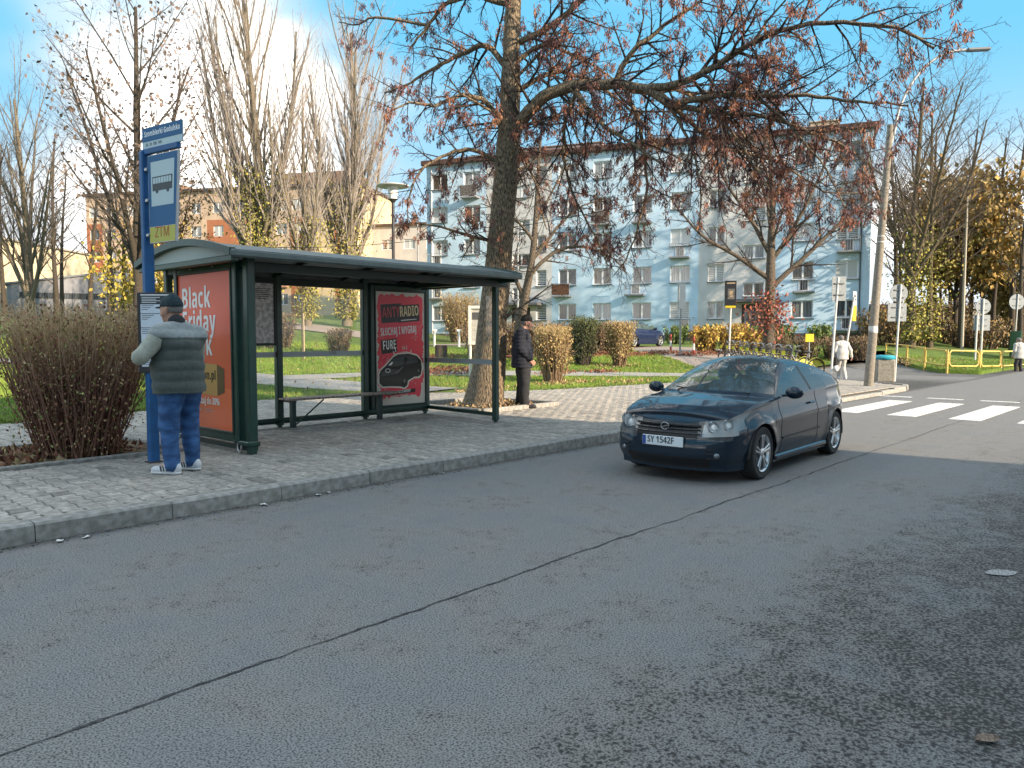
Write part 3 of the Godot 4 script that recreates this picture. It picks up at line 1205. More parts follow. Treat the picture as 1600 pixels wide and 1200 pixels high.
	flat_print(ad2, "print", pt, [Vector2(0.20, 0.83), Vector2(0.45, 0.85), Vector2(0.62, 0.90), Vector2(0.60, 0.93), Vector2(0.40, 0.95), Vector2(0.22, 0.90)], -0.0048, pg2)
	flat_print(ad2, "print", pt, [Vector2(0.52, 0.86), Vector2(0.68, 0.97), Vector2(0.665, 0.985), Vector2(0.50, 0.88)], -0.0042, pg)
	for w in [[0.70, 0.74, 0.075], [1.01, 0.90, 0.055]]:
		var rim := []
		for i in 18:
			rim.append(Vector2(w[0] + cos(TAU * i / 18) * w[2] * 0.72, w[1] + sin(TAU * i / 18) * w[2]))
		flat_print(ad2, "print", pt, rim, -0.0045, black)
		var rim2 := []
		for i in 10:
			var q: float = 0.65 if i % 2 == 0 else 0.3
			rim2.append(Vector2(w[0] + cos(TAU * i / 10) * w[2] * 0.72 * q, w[1] + sin(TAU * i / 10) * w[2] * q))
		flat_print(ad2, "print", pt, rim2, -0.0036, pg)
	var ring := []
	for i in 20:
		ring.append(Vector2(0.345 + cos(TAU * i / 20) * 0.055, 0.925 + sin(TAU * i / 20) * 0.035))
	flat_print(ad2, "print", pt, ring, -0.0040, white)
	var ring2 := []
	for i in 20:
		ring2.append(Vector2(0.345 + cos(TAU * i / 20) * 0.042, 0.925 + sin(TAU * i / 20) * 0.024))
	flat_print(ad2, "print", pt, ring2, -0.0034, black)
	# horns, crown and scribbles
	for hq in [[Vector2(0.47, 1.16), Vector2(0.455, 1.26), Vector2(0.52, 1.19)], [Vector2(0.80, 1.20), Vector2(0.86, 1.28), Vector2(0.86, 1.19)], [Vector2(0.66, 1.25), Vector2(0.645, 1.35), Vector2(0.67, 1.30)], [Vector2(0.68, 1.27), Vector2(0.70, 1.36), Vector2(0.715, 1.28)], [Vector2(0.73, 1.28), Vector2(0.76, 1.35), Vector2(0.76, 1.26)], [Vector2(0.64, 1.20), Vector2(0.78, 1.21), Vector2(0.78, 1.24), Vector2(0.64, 1.23)]]:
		flat_print(ad2, "print", pt, hq, -0.0050, print_of(Color(0.72, 0.50, 0.46), "ink_pink"))
	b = MB.new()
	for i in 34:
		var zones := [Vector2(0.26, 1.08), Vector2(0.92, 1.44), Vector2(0.95, 0.72), Vector2(0.22, 0.58), Vector2(0.17, 1.50), Vector2(1.05, 1.62)]
		var a: Vector2 = zones[i % 6] + Vector2(rng.randf_range(-0.09, 0.09), rng.randf_range(-0.06, 0.06))
		var d := Vector2.from_angle(rng.randf_range(-0.6, 0.9)) * rng.randf_range(0.03, 0.10)
		var sd := d.orthogonal().normalized() * 0.004
		b.prism(pt * Transform3D(Basis(), Vector3(0, 0, -0.005)), PackedVector2Array([a - sd, a + d, a + d + sd * 0.5, a + sd]), 0.0006)
	part(b, "print", print_of(Color(0.72, 0.50, 0.46), "ink_pink"), ad2)
	flat_print(ad2, "print", pt, [Vector2(0.31, 0.50), Vector2(0.94, 0.535), Vector2(0.94, 0.60), Vector2(0.31, 0.565)], -0.0062, black)
	text("ODBIERZ HASŁA Z ANTENY", 0.062, 0.66, pt * Transform3D(Basis(Vector3(0, 0, 1), 0.055), Vector3(0.325, 0.505, -0.0045)), "lettering", white, ad2)
	text("SZCZEGÓŁY W REGULAMINIE", 0.038, 0.75, pt * Transform3D(Basis(Vector3(0, 0, 1), 0.055), Vector3(0.40, 0.462, -0.006)), "lettering", print_of(Color(0.72, 0.50, 0.46), "ink_pink"), ad2)


func build_sign() -> void:
	var s := thing("bus_stop_sign", "blue bus stop post with name plate, bus symbol plate and yellow panel", "bus stop sign", Vector3(3.44, 0.14, -8.44))
	var blue := mat("sign_blue", Color(0.008, 0.10, 0.28), 0.55, 0, 0.1, 1.0)
	var b := MB.new()
	b.bx(-0.052, 0.052, -0.02, 3.30, -0.045, 0.045, 0.012)
	part(b, "post", blue, s)
	b = MB.new()
	b.bx(-0.07, 0.07, 0.0, 0.012, -0.07, 0.07)
	part(b, "foot_plate", mat("rusty", Color(0.08, 0.06, 0.05), 0.8), s)
	var t := frame_of(Vector3(-0.01, 0, 0.01), Vector3(0.16, 0, 0.987))
	var plate := mat("plate_blue", Color(0.002, 0.10, 0.25), 0.6)
	var pale := mat("plate_white", Color(0.42, 0.54, 0.58), 0.45)
	var alu := mat("alu", Color(0.42, 0.44, 0.46), 0.4, 0.7)
	b = MB.new()
	b.box(t * Transform3D(Basis(), Vector3(0.285, 3.285, 0)), Vector3(0.66, 0.06, 0.05), 0.006)
	part(b, "arm", blue, s)
	b = MB.new()
	b.box(t * Transform3D(Basis(), Vector3(0.335, 3.42, 0.0)), Vector3(0.7, 0.215, 0.018), 0.004)
	part(b, "name_board", alu, s)
	sheet(s, "name_plate", t, -0.015, 0.685, 3.385, 3.527, 0.0105, plate, 0.002)
	sheet(s, "line_plate", t, -0.015, 0.685, 3.315, 3.383, 0.0105, pale, 0.002)
	text("Szombierki Godulska", 0.075, 0.83, t * Transform3D(Basis(), Vector3(0.025, 3.418, 0.0125)), "lettering", mat("sign_white", Color(0.8, 0.82, 0.84), 0.5), s)
	text("06  18  700  749", 0.045, 0.9, t * Transform3D(Basis(), Vector3(0.05, 3.326, 0.0125)), "lettering", mat("sign_ink", Color(0.09, 0.10, 0.11), 0.6), s, 400)
	# the trapezoid plate with the bus
	var q := [Vector2(0.075, 2.33), Vector2(0.53, 2.33), Vector2(0.61, 3.24), Vector2(0.075, 3.24)]
	b = MB.new()
	b.prism(t * Transform3D(Basis(), Vector3(0, 0, 0.012)), PackedVector2Array(q), 0.03, 0.003)
	var bp := part(b, "bus_plate", alu, s)
	flat_print(bp, "plate_face", t, [Vector2(0.083, 2.50), Vector2(0.537, 2.50), Vector2(0.60, 3.232), Vector2(0.083, 3.232)], 0.0136, plate)
	flat_print(bp, "yellow_panel", t, [Vector2(0.083, 2.338), Vector2(0.522, 2.338), Vector2(0.536, 2.497), Vector2(0.083, 2.497)], 0.0136, mat("yellow_panel", Color(0.46, 0.44, 0.07), 0.5))
	text("ZTM", 0.15, 0.92, t * Transform3D(Basis(), Vector3(0.17, 2.352, 0.0150)), "lettering", mat("sign_orange", Color(0.42, 0.10, 0.02), 0.5), bp, 400)
	flat_print(bp, "white_field", t, [Vector2(0.13, 2.71), Vector2(0.515, 2.71), Vector2(0.548, 3.165), Vector2(0.13, 3.165)], 0.0148, pale)
	# the bus symbol
	var ink := mat("bus_ink", Color(0.02, 0.035, 0.05), 0.5)
	flat_print(bp, "bus_symbol", t, [Vector2(0.155, 2.865), Vector2(0.50, 2.865), Vector2(0.51, 3.01), Vector2(0.155, 3.01)], 0.0158, ink)
	for i in 7:
		var x := 0.168 + i * 0.047
		flat_print(bp, "bus_symbol", t, [Vector2(x, 2.938), Vector2(x + 0.039, 2.938), Vector2(x + 0.039, 2.998), Vector2(x, 2.998)], 0.0168, pale)
	for x in [0.235, 0.425]:
		var ring := []
		for i in 14:
			ring.append(Vector2(x + cos(TAU * i / 14) * 0.026, 2.862 + sin(TAU * i / 14) * 0.026))
		flat_print(bp, "bus_symbol", t, ring, 0.0166, ink)
	for y in [2.42, 2.78, 3.1]:
		b = MB.new()
		b.box(t * Transform3D(Basis(), Vector3(0.055, y, 0.0)), Vector3(0.05, 0.035, 0.06), 0.006)
		part(b, "clamp", alu, s)

	# timetable case on the post, turned towards the street
	var f := frame_of(Vector3(0.02, 0, 0.11), Vector3(0.72, 0, 0.694))
	b = MB.new()
	b.box(f * Transform3D(Basis(), Vector3(0.0, 1.395, -0.02)), Vector3(0.385, 0.85, 0.05), 0.006)
	var tc := part(b, "timetable_case", mat("case_black", Color(0.018, 0.02, 0.026), 0.4), s)
	sheet(tc, "header", f, -0.155, 0.155, 1.70, 1.785, 0.007, mat("case_header", Color(0.03, 0.05, 0.06), 0.4))
	sheet(tc, "header_line", f, -0.152, 0.152, 1.788, 1.80, 0.007, mat("print_white"))
	for q2 in [[1.60, 1.695], [1.45, 1.593], [1.30, 1.443], [1.12, 1.293], [1.035, 1.113]]:
		sheet(tc, "timetable_sheet", f, -0.155, 0.155, q2[0], q2[1], 0.007, mat("paper", Color(0.66, 0.72, 0.80), 0.5))
		for k in 3:
			var y: float = q2[1] - 0.018 - k * 0.02
			if y > q2[0] + 0.01:
				sheet(tc, "text_line", f, -0.145, -0.02 - 0.03 * k, y, y + 0.006, 0.0085, mat("sign_ink"))
	for k in 4:
		sheet(tc, "text_line", f, -0.14, 0.05 - 0.04 * (k % 2), 1.765 - k * 0.018, 1.771 - k * 0.018, 0.0085, mat("print_white"))
	var ring3 := thing("planting_pit_edge", "low concrete edging round the brown bush left of the stop sign", "edging", Vector3(2.45, 0.13, -9.88))
	for q3 in [[Vector3(-1.52, 0.02, 0.86), Vector3(1.5, 0.02, 0.86)], [Vector3(1.53, 0.02, 0.9), Vector3(1.53, 0.02, -0.84)], [Vector3(-1.52, 0.02, -0.85), Vector3(1.5, 0.02, -0.85)]]:
		b = MB.new()
		b.beam(q3[0], q3[1], 0.06, 0.06, 0.012)
		part(b, "edging_stone", concrete("kerb1", Color(0.2, 0.2, 0.2)), ring3)


# ---------------------------------------------------------------- trees and shrubs
class Growth:
	var rng := RandomNumberGenerator.new()
	var trunk := MB.new()
	var limbs := MB.new()
	var twigs := MB.new()
	var each: Array[MB] = []
	var apart := true
	var tips: Array[Vector3] = []
	var tipdirs: Array[Vector3] = []
	var tipmin := 3
	# per level
	var rate := [0.0, 0.0, 0.0, 0.0, 0.0]      # children per metre
	var ang := [0.8, 0.8, 0.8, 0.8, 0.8]
	var ratio := [0.5, 0.5, 0.5, 0.5, 0.5]
	var start := [0.3, 0.15, 0.1, 0.1, 0.1]
	var wob := [0.05, 0.12, 0.2, 0.25, 0.3]
	var up := [0.1, 0.05, 0.0, 0.0, 0.0]
	var seg := [1.0, 0.5, 0.3, 0.2, 0.15]
	var sides := [10, 7, 5, 4, 3]
	var deepest := 4
	var rmin := 0.004
	var thick := 0.55
	var taper := 0.75

	func rv() -> Vector3:
		return Vector3(rng.randf_range(-1, 1), rng.randf_range(-1, 1), rng.randf_range(-1, 1))

	func emit(p: PackedVector3Array, r: PackedFloat32Array, level: int) -> void:
		var b := trunk if level == 0 else (limbs if level == 1 else twigs)
		if level == 1 and apart:
			b = MB.new()
			each.append(b)
		b.tube(p, r, sides[mini(level, 4)], level == 0)

	# spawn side shoots on a path that exists already
	func shoots(p: PackedVector3Array, r: PackedFloat32Array, level: int, length: float, from := -1.0) -> void:
		if level >= deepest:
			return
		var m := p.size() - 1
		var s0: float = start[level] if from < 0 else from
		var n := int(ceil(rate[level] * length * (1.0 - s0) * rng.randf_range(0.85, 1.15)))
		var az := rng.randf() * TAU
		for i in n:
			var t := s0 + (1.0 - s0) * (i + rng.randf()) / n
			var f := t * m
			var k := mini(int(f), m - 1)
			var pos := p[k].lerp(p[k + 1], f - k)
			var dir := (p[k + 1] - p[k]).normalized()
			var rr := lerpf(r[k], r[k + 1], f - k)
			az += 2.4 + rng.randf_range(-0.5, 0.5)
			var side := dir.cross(Vector3(0.37, 0.41, 0.83)).normalized().rotated(dir, az)
			var a: float = ang[level] * rng.randf_range(0.75, 1.25)
			var d := (dir * cos(a) + side * sin(a)).normalized()
			var ln: float = length * ratio[level] * (1.0 - 0.55 * t) * rng.randf_range(0.65, 1.2)
			grow(pos, d, ln, minf(rr * 0.85, maxf(rmin, minf(rr * thick * rng.randf_range(0.8, 1.1), ln * 0.022 + rmin))), level + 1)

	func grow(pos: Vector3, dir: Vector3, length: float, r0: float, level: int) -> void:
		var n := clampi(int(length / seg[level]), 2, 14)
		var p := PackedVector3Array([pos])
		var r := PackedFloat32Array([r0])
		var d := dir
		for i in n:
			d = (d + rv() * wob[level] + Vector3.UP * up[level]).normalized()
			p.append(p[i] + d * (length / n))
			r.append(maxf(rmin * 0.7, r0 * (1.0 - taper * (i + 1.0) / n)))
		emit(p, r, level)
		shoots(p, r, level, length)
		if level >= tipmin:
			tips.append(p[n])
			tipdirs.append(d)

	# a limb laid out by hand: smoothed, then given shoots
	func limb(pts: Array, r0: float, r1: float, level: int, from := 0.12) -> void:
		var p := PackedVector3Array()
		var r := PackedFloat32Array()
		var m := pts.size()
		var length := 0.0
		for i in m - 1:
			var a: Vector3 = pts[maxi(i - 1, 0)]
			var b: Vector3 = pts[i]
			var c: Vector3 = pts[i + 1]
			var e: Vector3 = pts[mini(i + 2, m - 1)]
			length += b.distance_to(c)
			for k in 4:
				var t := k / 4.0
				p.append(b.cubic_interpolate(c, a, e, t) + rv() * 0.018 * (1 if level > 0 else 0))
		p.append(pts[m - 1])
		for i in p.size():
			r.append(lerpf(r0, r1, pow(float(i) / (p.size() - 1), 0.8)))
		emit(p, r, level)
		shoots(p, r, level, length, from)


func bark(key: String, c := Color(0.1, 0.08, 0.06), k := 1.0) -> StandardMaterial3D:
	if mats.has(key):
		return mats[key]
	var m := mat(key, c, 0.92)
	m.albedo_texture = noise_tex("bark", 512, 0.03, 5, Color(0.32, 0.31, 0.30), Color(1, 1, 1), 2.6, 0.08)
	m.uv1_triplanar = true
	m.uv1_world_triplanar = true
	m.uv1_scale = Vector3(2.6, 0.55, 2.6) * k
	m.heightmap_enabled = true
	m.heightmap_texture = texs["bark"]
	m.heightmap_scale = 2.0
	return m


func finish_tree(t: Growth, root: Node3D, bk: Material, tw: Material) -> void:
	var inv := -root.position
	for b in [t.trunk, t.limbs, t.twigs] + t.each:
		for i in b.v.size():
			b.v[i] += inv
	part(t.trunk, "trunk", bk, root)
	if t.limbs.v.size() > 0:
		part(t.limbs, "branches", bk, root).set_meta("kind", "stuff")
	for b in t.each:
		part(b, "branch", bk, root)
	if t.twigs.v.size() > 0:
		var o := part(t.twigs, "twigs", tw, root)
		o.set_meta("kind", "stuff")


func leaf_mesh(l: float, w: float, bend := 0.15) -> ArrayMesh:
	var m := MB.new()
	var a := Vector3(0, 0, 0)
	var b := Vector3(-w / 2, bend * w, l * 0.45)
	var c := Vector3(w / 2, bend * w, l * 0.45)
	var e := Vector3(0, -bend * l * 0.5, l)
	var k := Vector3(0, 0, l * 0.45)
	m.tri3(a, b, k)
	m.tri3(a, k, c)
	m.tri3(b, e, k)
	m.tri3(k, e, c)
	return m.mesh()


func leafy(key: String, c: Color, trans := 0.35) -> StandardMaterial3D:
	if mats.has(key):
		return mats[key]
	var m := mat(key, c, 0.7)
	m.vertex_color_use_as_albedo = true
	m.albedo_color = Color.WHITE
	m.backlight_enabled = true
	m.backlight = Color(c.r * trans, c.g * trans, c.b * trans)
	m.cull_mode = BaseMaterial3D.CULL_DISABLED
	return m


# a bunch of hanging winged seeds
func key_bunch() -> ArrayMesh:
	var m := MB.new()
	var rng := RandomNumberGenerator.new()
	rng.seed = 77
	for i in 32:
		var y := -rng.randf_range(0.0, 0.11)
		var a := rng.randf() * TAU
		var o := Vector3(cos(a), 0, sin(a)) * rng.randf_range(0.005, 0.035) + Vector3(0, y, 0)
		var d := (Vector3(cos(a) * 0.45, -1, sin(a) * 0.45) + Vector3(rng.randf_range(-0.4, 0.4), 0, rng.randf_range(-0.4, 0.4))).normalized() * 0.055
		var s := d.cross(Vector3(sin(a * 3.0), 0.3, cos(a * 3.0))).normalized() * 0.0065
		m.quad(o, o + d * 0.5 + s, o + d, o + d * 0.5 - s)
	return m.mesh()


func rand_basis(rng: RandomNumberGenerator, s: float) -> Basis:
	return (Basis(Vector3.UP, rng.randf() * TAU) * Basis(Vector3.RIGHT, rng.randf() * TAU) * Basis(Vector3.FORWARD, rng.randf() * TAU)).scaled(Vector3.ONE * s)


func scatter_leaves(root: Node3D, pts: Array[Vector3], palette: Array, mesh: Mesh, called: String, m: Material, seed_: int, s0 := 0.7, s1 := 1.3, hang := false) -> void:
	var rng := RandomNumberGenerator.new()
	rng.seed = seed_
	var where: Array[Transform3D] = []
	var cols := PackedColorArray()
	for p in pts:
		var s := rng.randf_range(s0, s1)
		var b := Basis(Vector3.UP, rng.randf() * TAU).scaled(Vector3.ONE * s) if hang else rand_basis(rng, s)
		where.append(Transform3D(b, p - root.position))
		var c: Color = palette[rng.randi() % palette.size()]
		var k := rng.randf_range(0.7, 1.25)
		cols.append(Color(c.r * k, c.g * k, c.b * k))
	if where.size() > 0:
		many(mesh, where, called, m, root, cols)


func build_main_tree() -> void:
	var root := thing("ash_tree", "big ash tree with bunches of dry brown seeds beside the bus shelter", "tree", Vector3(10.53, 0.13, -10.43))
	var t := Growth.new()
	t.rng.seed = 11
	t.rate = [1.2, 8.0, 9.5, 9.5, 0]
	t.ang = [1.15, 0.95, 0.8, 0.7, 0.7]
	t.ratio = [0.16, 0.42, 0.42, 0.42, 0.4]
	t.start = [0.22, 0.1, 0.12, 0.15, 0.1]
	t.up = [0.05, -0.03, -0.07, -0.09, -0.05]
	t.wob = [0.05, 0.16, 0.24, 0.3, 0.3]
	t.rmin = 0.0036
	t.tipmin = 3
	# trunk: flared foot, slight lean
	var tp := [Vector3(10.52, 0.05, -10.43), Vector3(10.54, 0.35, -10.41), Vector3(10.58, 1.0, -10.35), Vector3(10.64, 2.05, -10.29), Vector3(10.71, 3.02, -10.22), Vector3(10.78, 4.23, -10.14), Vector3(10.84, 5.42, -10.08), Vector3(10.93, 6.63, -10.12), Vector3(11.05, 7.85, -10.15), Vector3(11.20, 9.30, -10.13), Vector3(11.29, 10.88, -10.17), Vector3(11.4, 12.6, -10.1)]
	var tr := [0.47, 0.365, 0.315, 0.27, 0.25, 0.23, 0.205, 0.165, 0.14, 0.11, 0.08, 0.03]
	var p := PackedVector3Array()
	var r := PackedFloat32Array()
	for i in tp.size() - 1:
		for k in 4:
			var u := k / 4.0
			p.append(tp[i].cubic_interpolate(tp[i + 1], tp[maxi(i - 1, 0)], tp[mini(i + 2, tp.size() - 1)], u))
			r.append(lerpf(tr[i], tr[i + 1], u))
	p.append(tp[-1])
	r.append(tr[-1])
	t.trunk.tube(p, r, 22)
	# ridges and root flare
	var fn := FastNoiseLite.new()
	fn.seed = 6
	fn.frequency = 1.3
	for i in t.trunk.v.size():
		var q := t.trunk.v[i]
		var nn := t.trunk.n[i]
		var a := atan2(nn.z, nn.x)
		var low := 1.0 - smoothstep(0.0, 0.9, q.y)
		t.trunk.v[i] += nn * (fn.get_noise_3d(q.x * 2.0, q.y * 0.7, q.z * 2.0) * 0.035 + low * 0.06 * sin(a * 5.0 + 0.8))
	t.shoots(p, r, 0, 12.0)
	var L := [
		[[Vector3(10.86, 5.0, -10.1), Vector3(10.86, 5.42, -9.85), Vector3(10.90, 5.82, -9.27), Vector3(11.06, 5.95, -8.66), Vector3(11.19, 5.84, -7.92), Vector3(11.23, 5.63, -7.29), Vector3(11.26, 5.28, -6.82)], 0.145, 0.075],
		[[Vector3(11.02, 5.93, -8.70), Vector3(10.86, 5.48, -8.29), Vector3(10.80, 4.99, -7.76), Vector3(10.80, 4.69, -7.32), Vector3(10.87, 4.3, -6.80)], 0.06, 0.02],
		[[Vector3(11.23, 5.65, -7.29), Vector3(11.20, 5.59, -6.44), Vector3(11.25, 5.80, -5.80), Vector3(11.26, 5.98, -5.19), Vector3(11.44, 6.01, -4.41), Vector3(11.71, 5.77, -3.53), Vector3(11.86, 5.43, -3.08)], 0.07, 0.018],
		[[Vector3(11.26, 5.28, -6.82), Vector3(11.23, 5.28, -6.11), Vector3(11.34, 5.16, -5.41), Vector3(11.47, 5.05, -4.68), Vector3(11.67, 4.87, -4.01), Vector3(11.85, 4.72, -3.38)], 0.06, 0.012],
		[[Vector3(11.23, 5.30, -6.86), Vector3(11.40, 5.06, -6.08), Vector3(11.66, 4.88, -5.35), Vector3(12.08, 4.53, -4.61), Vector3(12.21, 4.24, -4.17)], 0.055, 0.012],
		[[Vector3(10.91, 6.51, -10.15), Vector3(10.69, 7.00, -10.53), Vector3(10.50, 6.91, -11.03), Vector3(10.30, 6.74, -11.55), Vector3(10.09, 6.50, -12.07), Vector3(9.87, 6.38, -12.60)], 0.07, 0.015],
		[[Vector3(11.02, 7.73, -10.17), Vector3(10.68, 7.95, -10.69), Vector3(10.47, 7.96, -11.36), Vector3(10.42, 7.65, -11.86), Vector3(10.29, 7.29, -12.30)], 0.07, 0.02],
		[[Vector3(10.42, 7.65, -11.86), Vector3(9.9, 7.95, -12.9), Vector3(9.77, 7.87, -13.30), Vector3(9.62, 7.99, -13.76)], 0.035, 0.01],
		[[Vector3(10.79, 5.32, -10.13), Vector3(10.41, 5.83, -10.25), Vector3(9.95, 5.89, -10.45), Vector3(9.49, 5.66, -10.65), Vector3(9.05, 5.65, -10.83), Vector3(8.62, 5.37, -11.01)], 0.065, 0.012],
		[[Vector3(10.78, 4.72, -10.14), Vector3(10.24, 4.95, -10.43), Vector3(9.85, 4.87, -10.70), Vector3(9.46, 4.56, -10.98), Vector3(9.24, 4.13, -11.08), Vector3(9.2, 3.6, -11.1)], 0.05, 0.01],
		[[Vector3(11.02, 7.0, -10.17), Vector3(11.21, 7.22, -9.38), Vector3(11.37, 7.62, -8.62), Vector3(11.57, 7.99, -7.81), Vector3(11.8, 8.2, -6.8)], 0.07, 0.02],
		[[Vector3(11.05, 7.97, -10.15), Vector3(11.73, 9.03, -10.14), Vector3(12.63, 10.27, -9.91)], 0.07, 0.02],
		[[Vector3(10.93, 6.6, -10.12), Vector3(11.74, 7.17, -9.98), Vector3(12.68, 7.14, -9.85), Vector3(13.50, 6.82, -9.55)], 0.06, 0.014],
		[[Vector3(11.19, 5.84, -7.92), Vector3(11.25, 6.33, -7.57), Vector3(11.44, 6.67, -7.07), Vector3(11.69, 7.00, -6.50), Vector3(11.88, 7.13, -5.71)], 0.06, 0.014],
		[[Vector3(10.9, 6.0, -10.1), Vector3(11.5, 6.5, -9.6), Vector3(12.2, 6.3, -9.0), Vector3(12.8, 5.6, -8.4), Vector3(13.1, 4.8, -8.1)], 0.06, 0.012],
		[[Vector3(10.86, 5.4, -10.1), Vector3(11.3, 5.7, -10.6), Vector3(12.1, 5.5, -11.0), Vector3(12.9, 4.8, -11.2), Vector3(13.4, 3.9, -11.3)], 0.06, 0.012],
		[[Vector3(11.23, 5.6, -7.3), Vector3(12.0, 5.7, -7.0), Vector3(12.9, 5.4, -6.7), Vector3(13.6, 4.8, -6.4), Vector3(14.0, 4.1, -6.3)], 0.055, 0.012],
	]
	L.append([[Vector3(11.23, 5.28, -6.86), Vector3(11.27, 4.71, -6.52), Vector3(11.24, 3.90, -6.26), Vector3(11.12, 3.08, -6.23)], 0.035, 0.007])
	L.append([[Vector3(11.26, 5.29, -6.23), Vector3(11.33, 4.58, -5.71), Vector3(11.49, 3.81, -5.25), Vector3(11.67, 3.2, -4.90)], 0.03, 0.007])
	L.append([[Vector3(11.34, 5.16, -5.41), Vector3(11.54, 4.62, -4.89), Vector3(11.68, 3.95, -4.44), Vector3(11.79, 3.4, -4.19)], 0.028, 0.007])
	L.append([[Vector3(11.14, 5.74, -7.69), Vector3(11.50, 5.10, -7.59), Vector3(11.75, 4.15, -7.61), Vector3(11.65, 3.04, -7.87), Vector3(11.46, 2.6, -8.08)], 0.045, 0.008])
	L.append([[Vector3(11.10, 5.93, -8.62), Vector3(11.06, 5.26, -8.95), Vector3(11.30, 4.27, -8.98), Vector3(11.71, 3.35, -8.69), Vector3(11.87, 2.8, -8.51)], 0.045, 0.008])
	L.append([[Vector3(11.23, 5.28, -6.86), Vector3(12.21, 4.70, -6.38), Vector3(13.09, 4.55, -5.87), Vector3(14.00, 4.06, -5.32), Vector3(14.57, 4.08, -4.85)], 0.045, 0.008])
	for q in L:
		t.limb(q[0], q[1], q[2], 1)
	# bushy shoots straight from the trunk
	for i in 70:
		var y := t.rng.randf_range(2.6, 6.8)
		var a := t.rng.randf() * TAU
		var c := Vector3(lerpf(10.68, 10.95, (y - 2.6) / 4.2), y, -10.2)
		t.grow(c + Vector3(cos(a), 0, sin(a)) * 0.22, Vector3(cos(a), t.rng.randf_range(-0.2, 0.9), sin(a)).normalized(), t.rng.randf_range(0.35, 0.9), 0.007, 3)
	var bk := bark("bark_ash", Color(0.27, 0.205, 0.135))
	finish_tree(t, root, bk, bark("twig_ash", Color(0.085, 0.06, 0.052), 2.0))
	# seed bunches: many of the shoot ends, in clumps
	var pts: Array[Vector3] = []
	var cl := FastNoiseLite.new()
	cl.seed = 3
	cl.frequency = 0.9
	for i in t.tips.size():
		var q := t.tips[i]
		if q.y > 2.9 and cl.get_noise_3dv(q) > -0.02 and t.rng.randf() < 0.32:
			pts.append(q)
	scatter_leaves(root, pts, [Color(0.22, 0.085, 0.05), Color(0.155, 0.058, 0.045), Color(0.28, 0.125, 0.062), Color(0.095, 0.04, 0.042)], key_bunch(), "seed_bunches", leafy("seeds", Color(0.3, 0.12, 0.08), 0.3), 5, 0.8, 1.45, true)
	# pit edging at the foot and a stone lying in it
	var e := thing("tree_pit_edge", "low concrete edging round the foot of the big ash tree", "edging", Vector3(10.65, 0.13, -10.6))
	for q in [[Vector3(-1.03, 0.03, 1.02), Vector3(1.0, 0.03, 1.02)], [Vector3(1.03, 0.03, 1.06), Vector3(1.03, 0.03, -1.0)], [Vector3(-1.03, 0.03, -1.0), Vector3(1.0, 0.03, -1.0)], [Vector3(-1.06, 0.03, 0.98), Vector3(-1.06, 0.03, -0.98)]]:
		var b := MB.new()
		b.beam(q[0], q[1], 0.07, 0.11, 0.012)
		part(b, "edging_stone", concrete("kerb0", Color(0.2, 0.2, 0.2)), e)


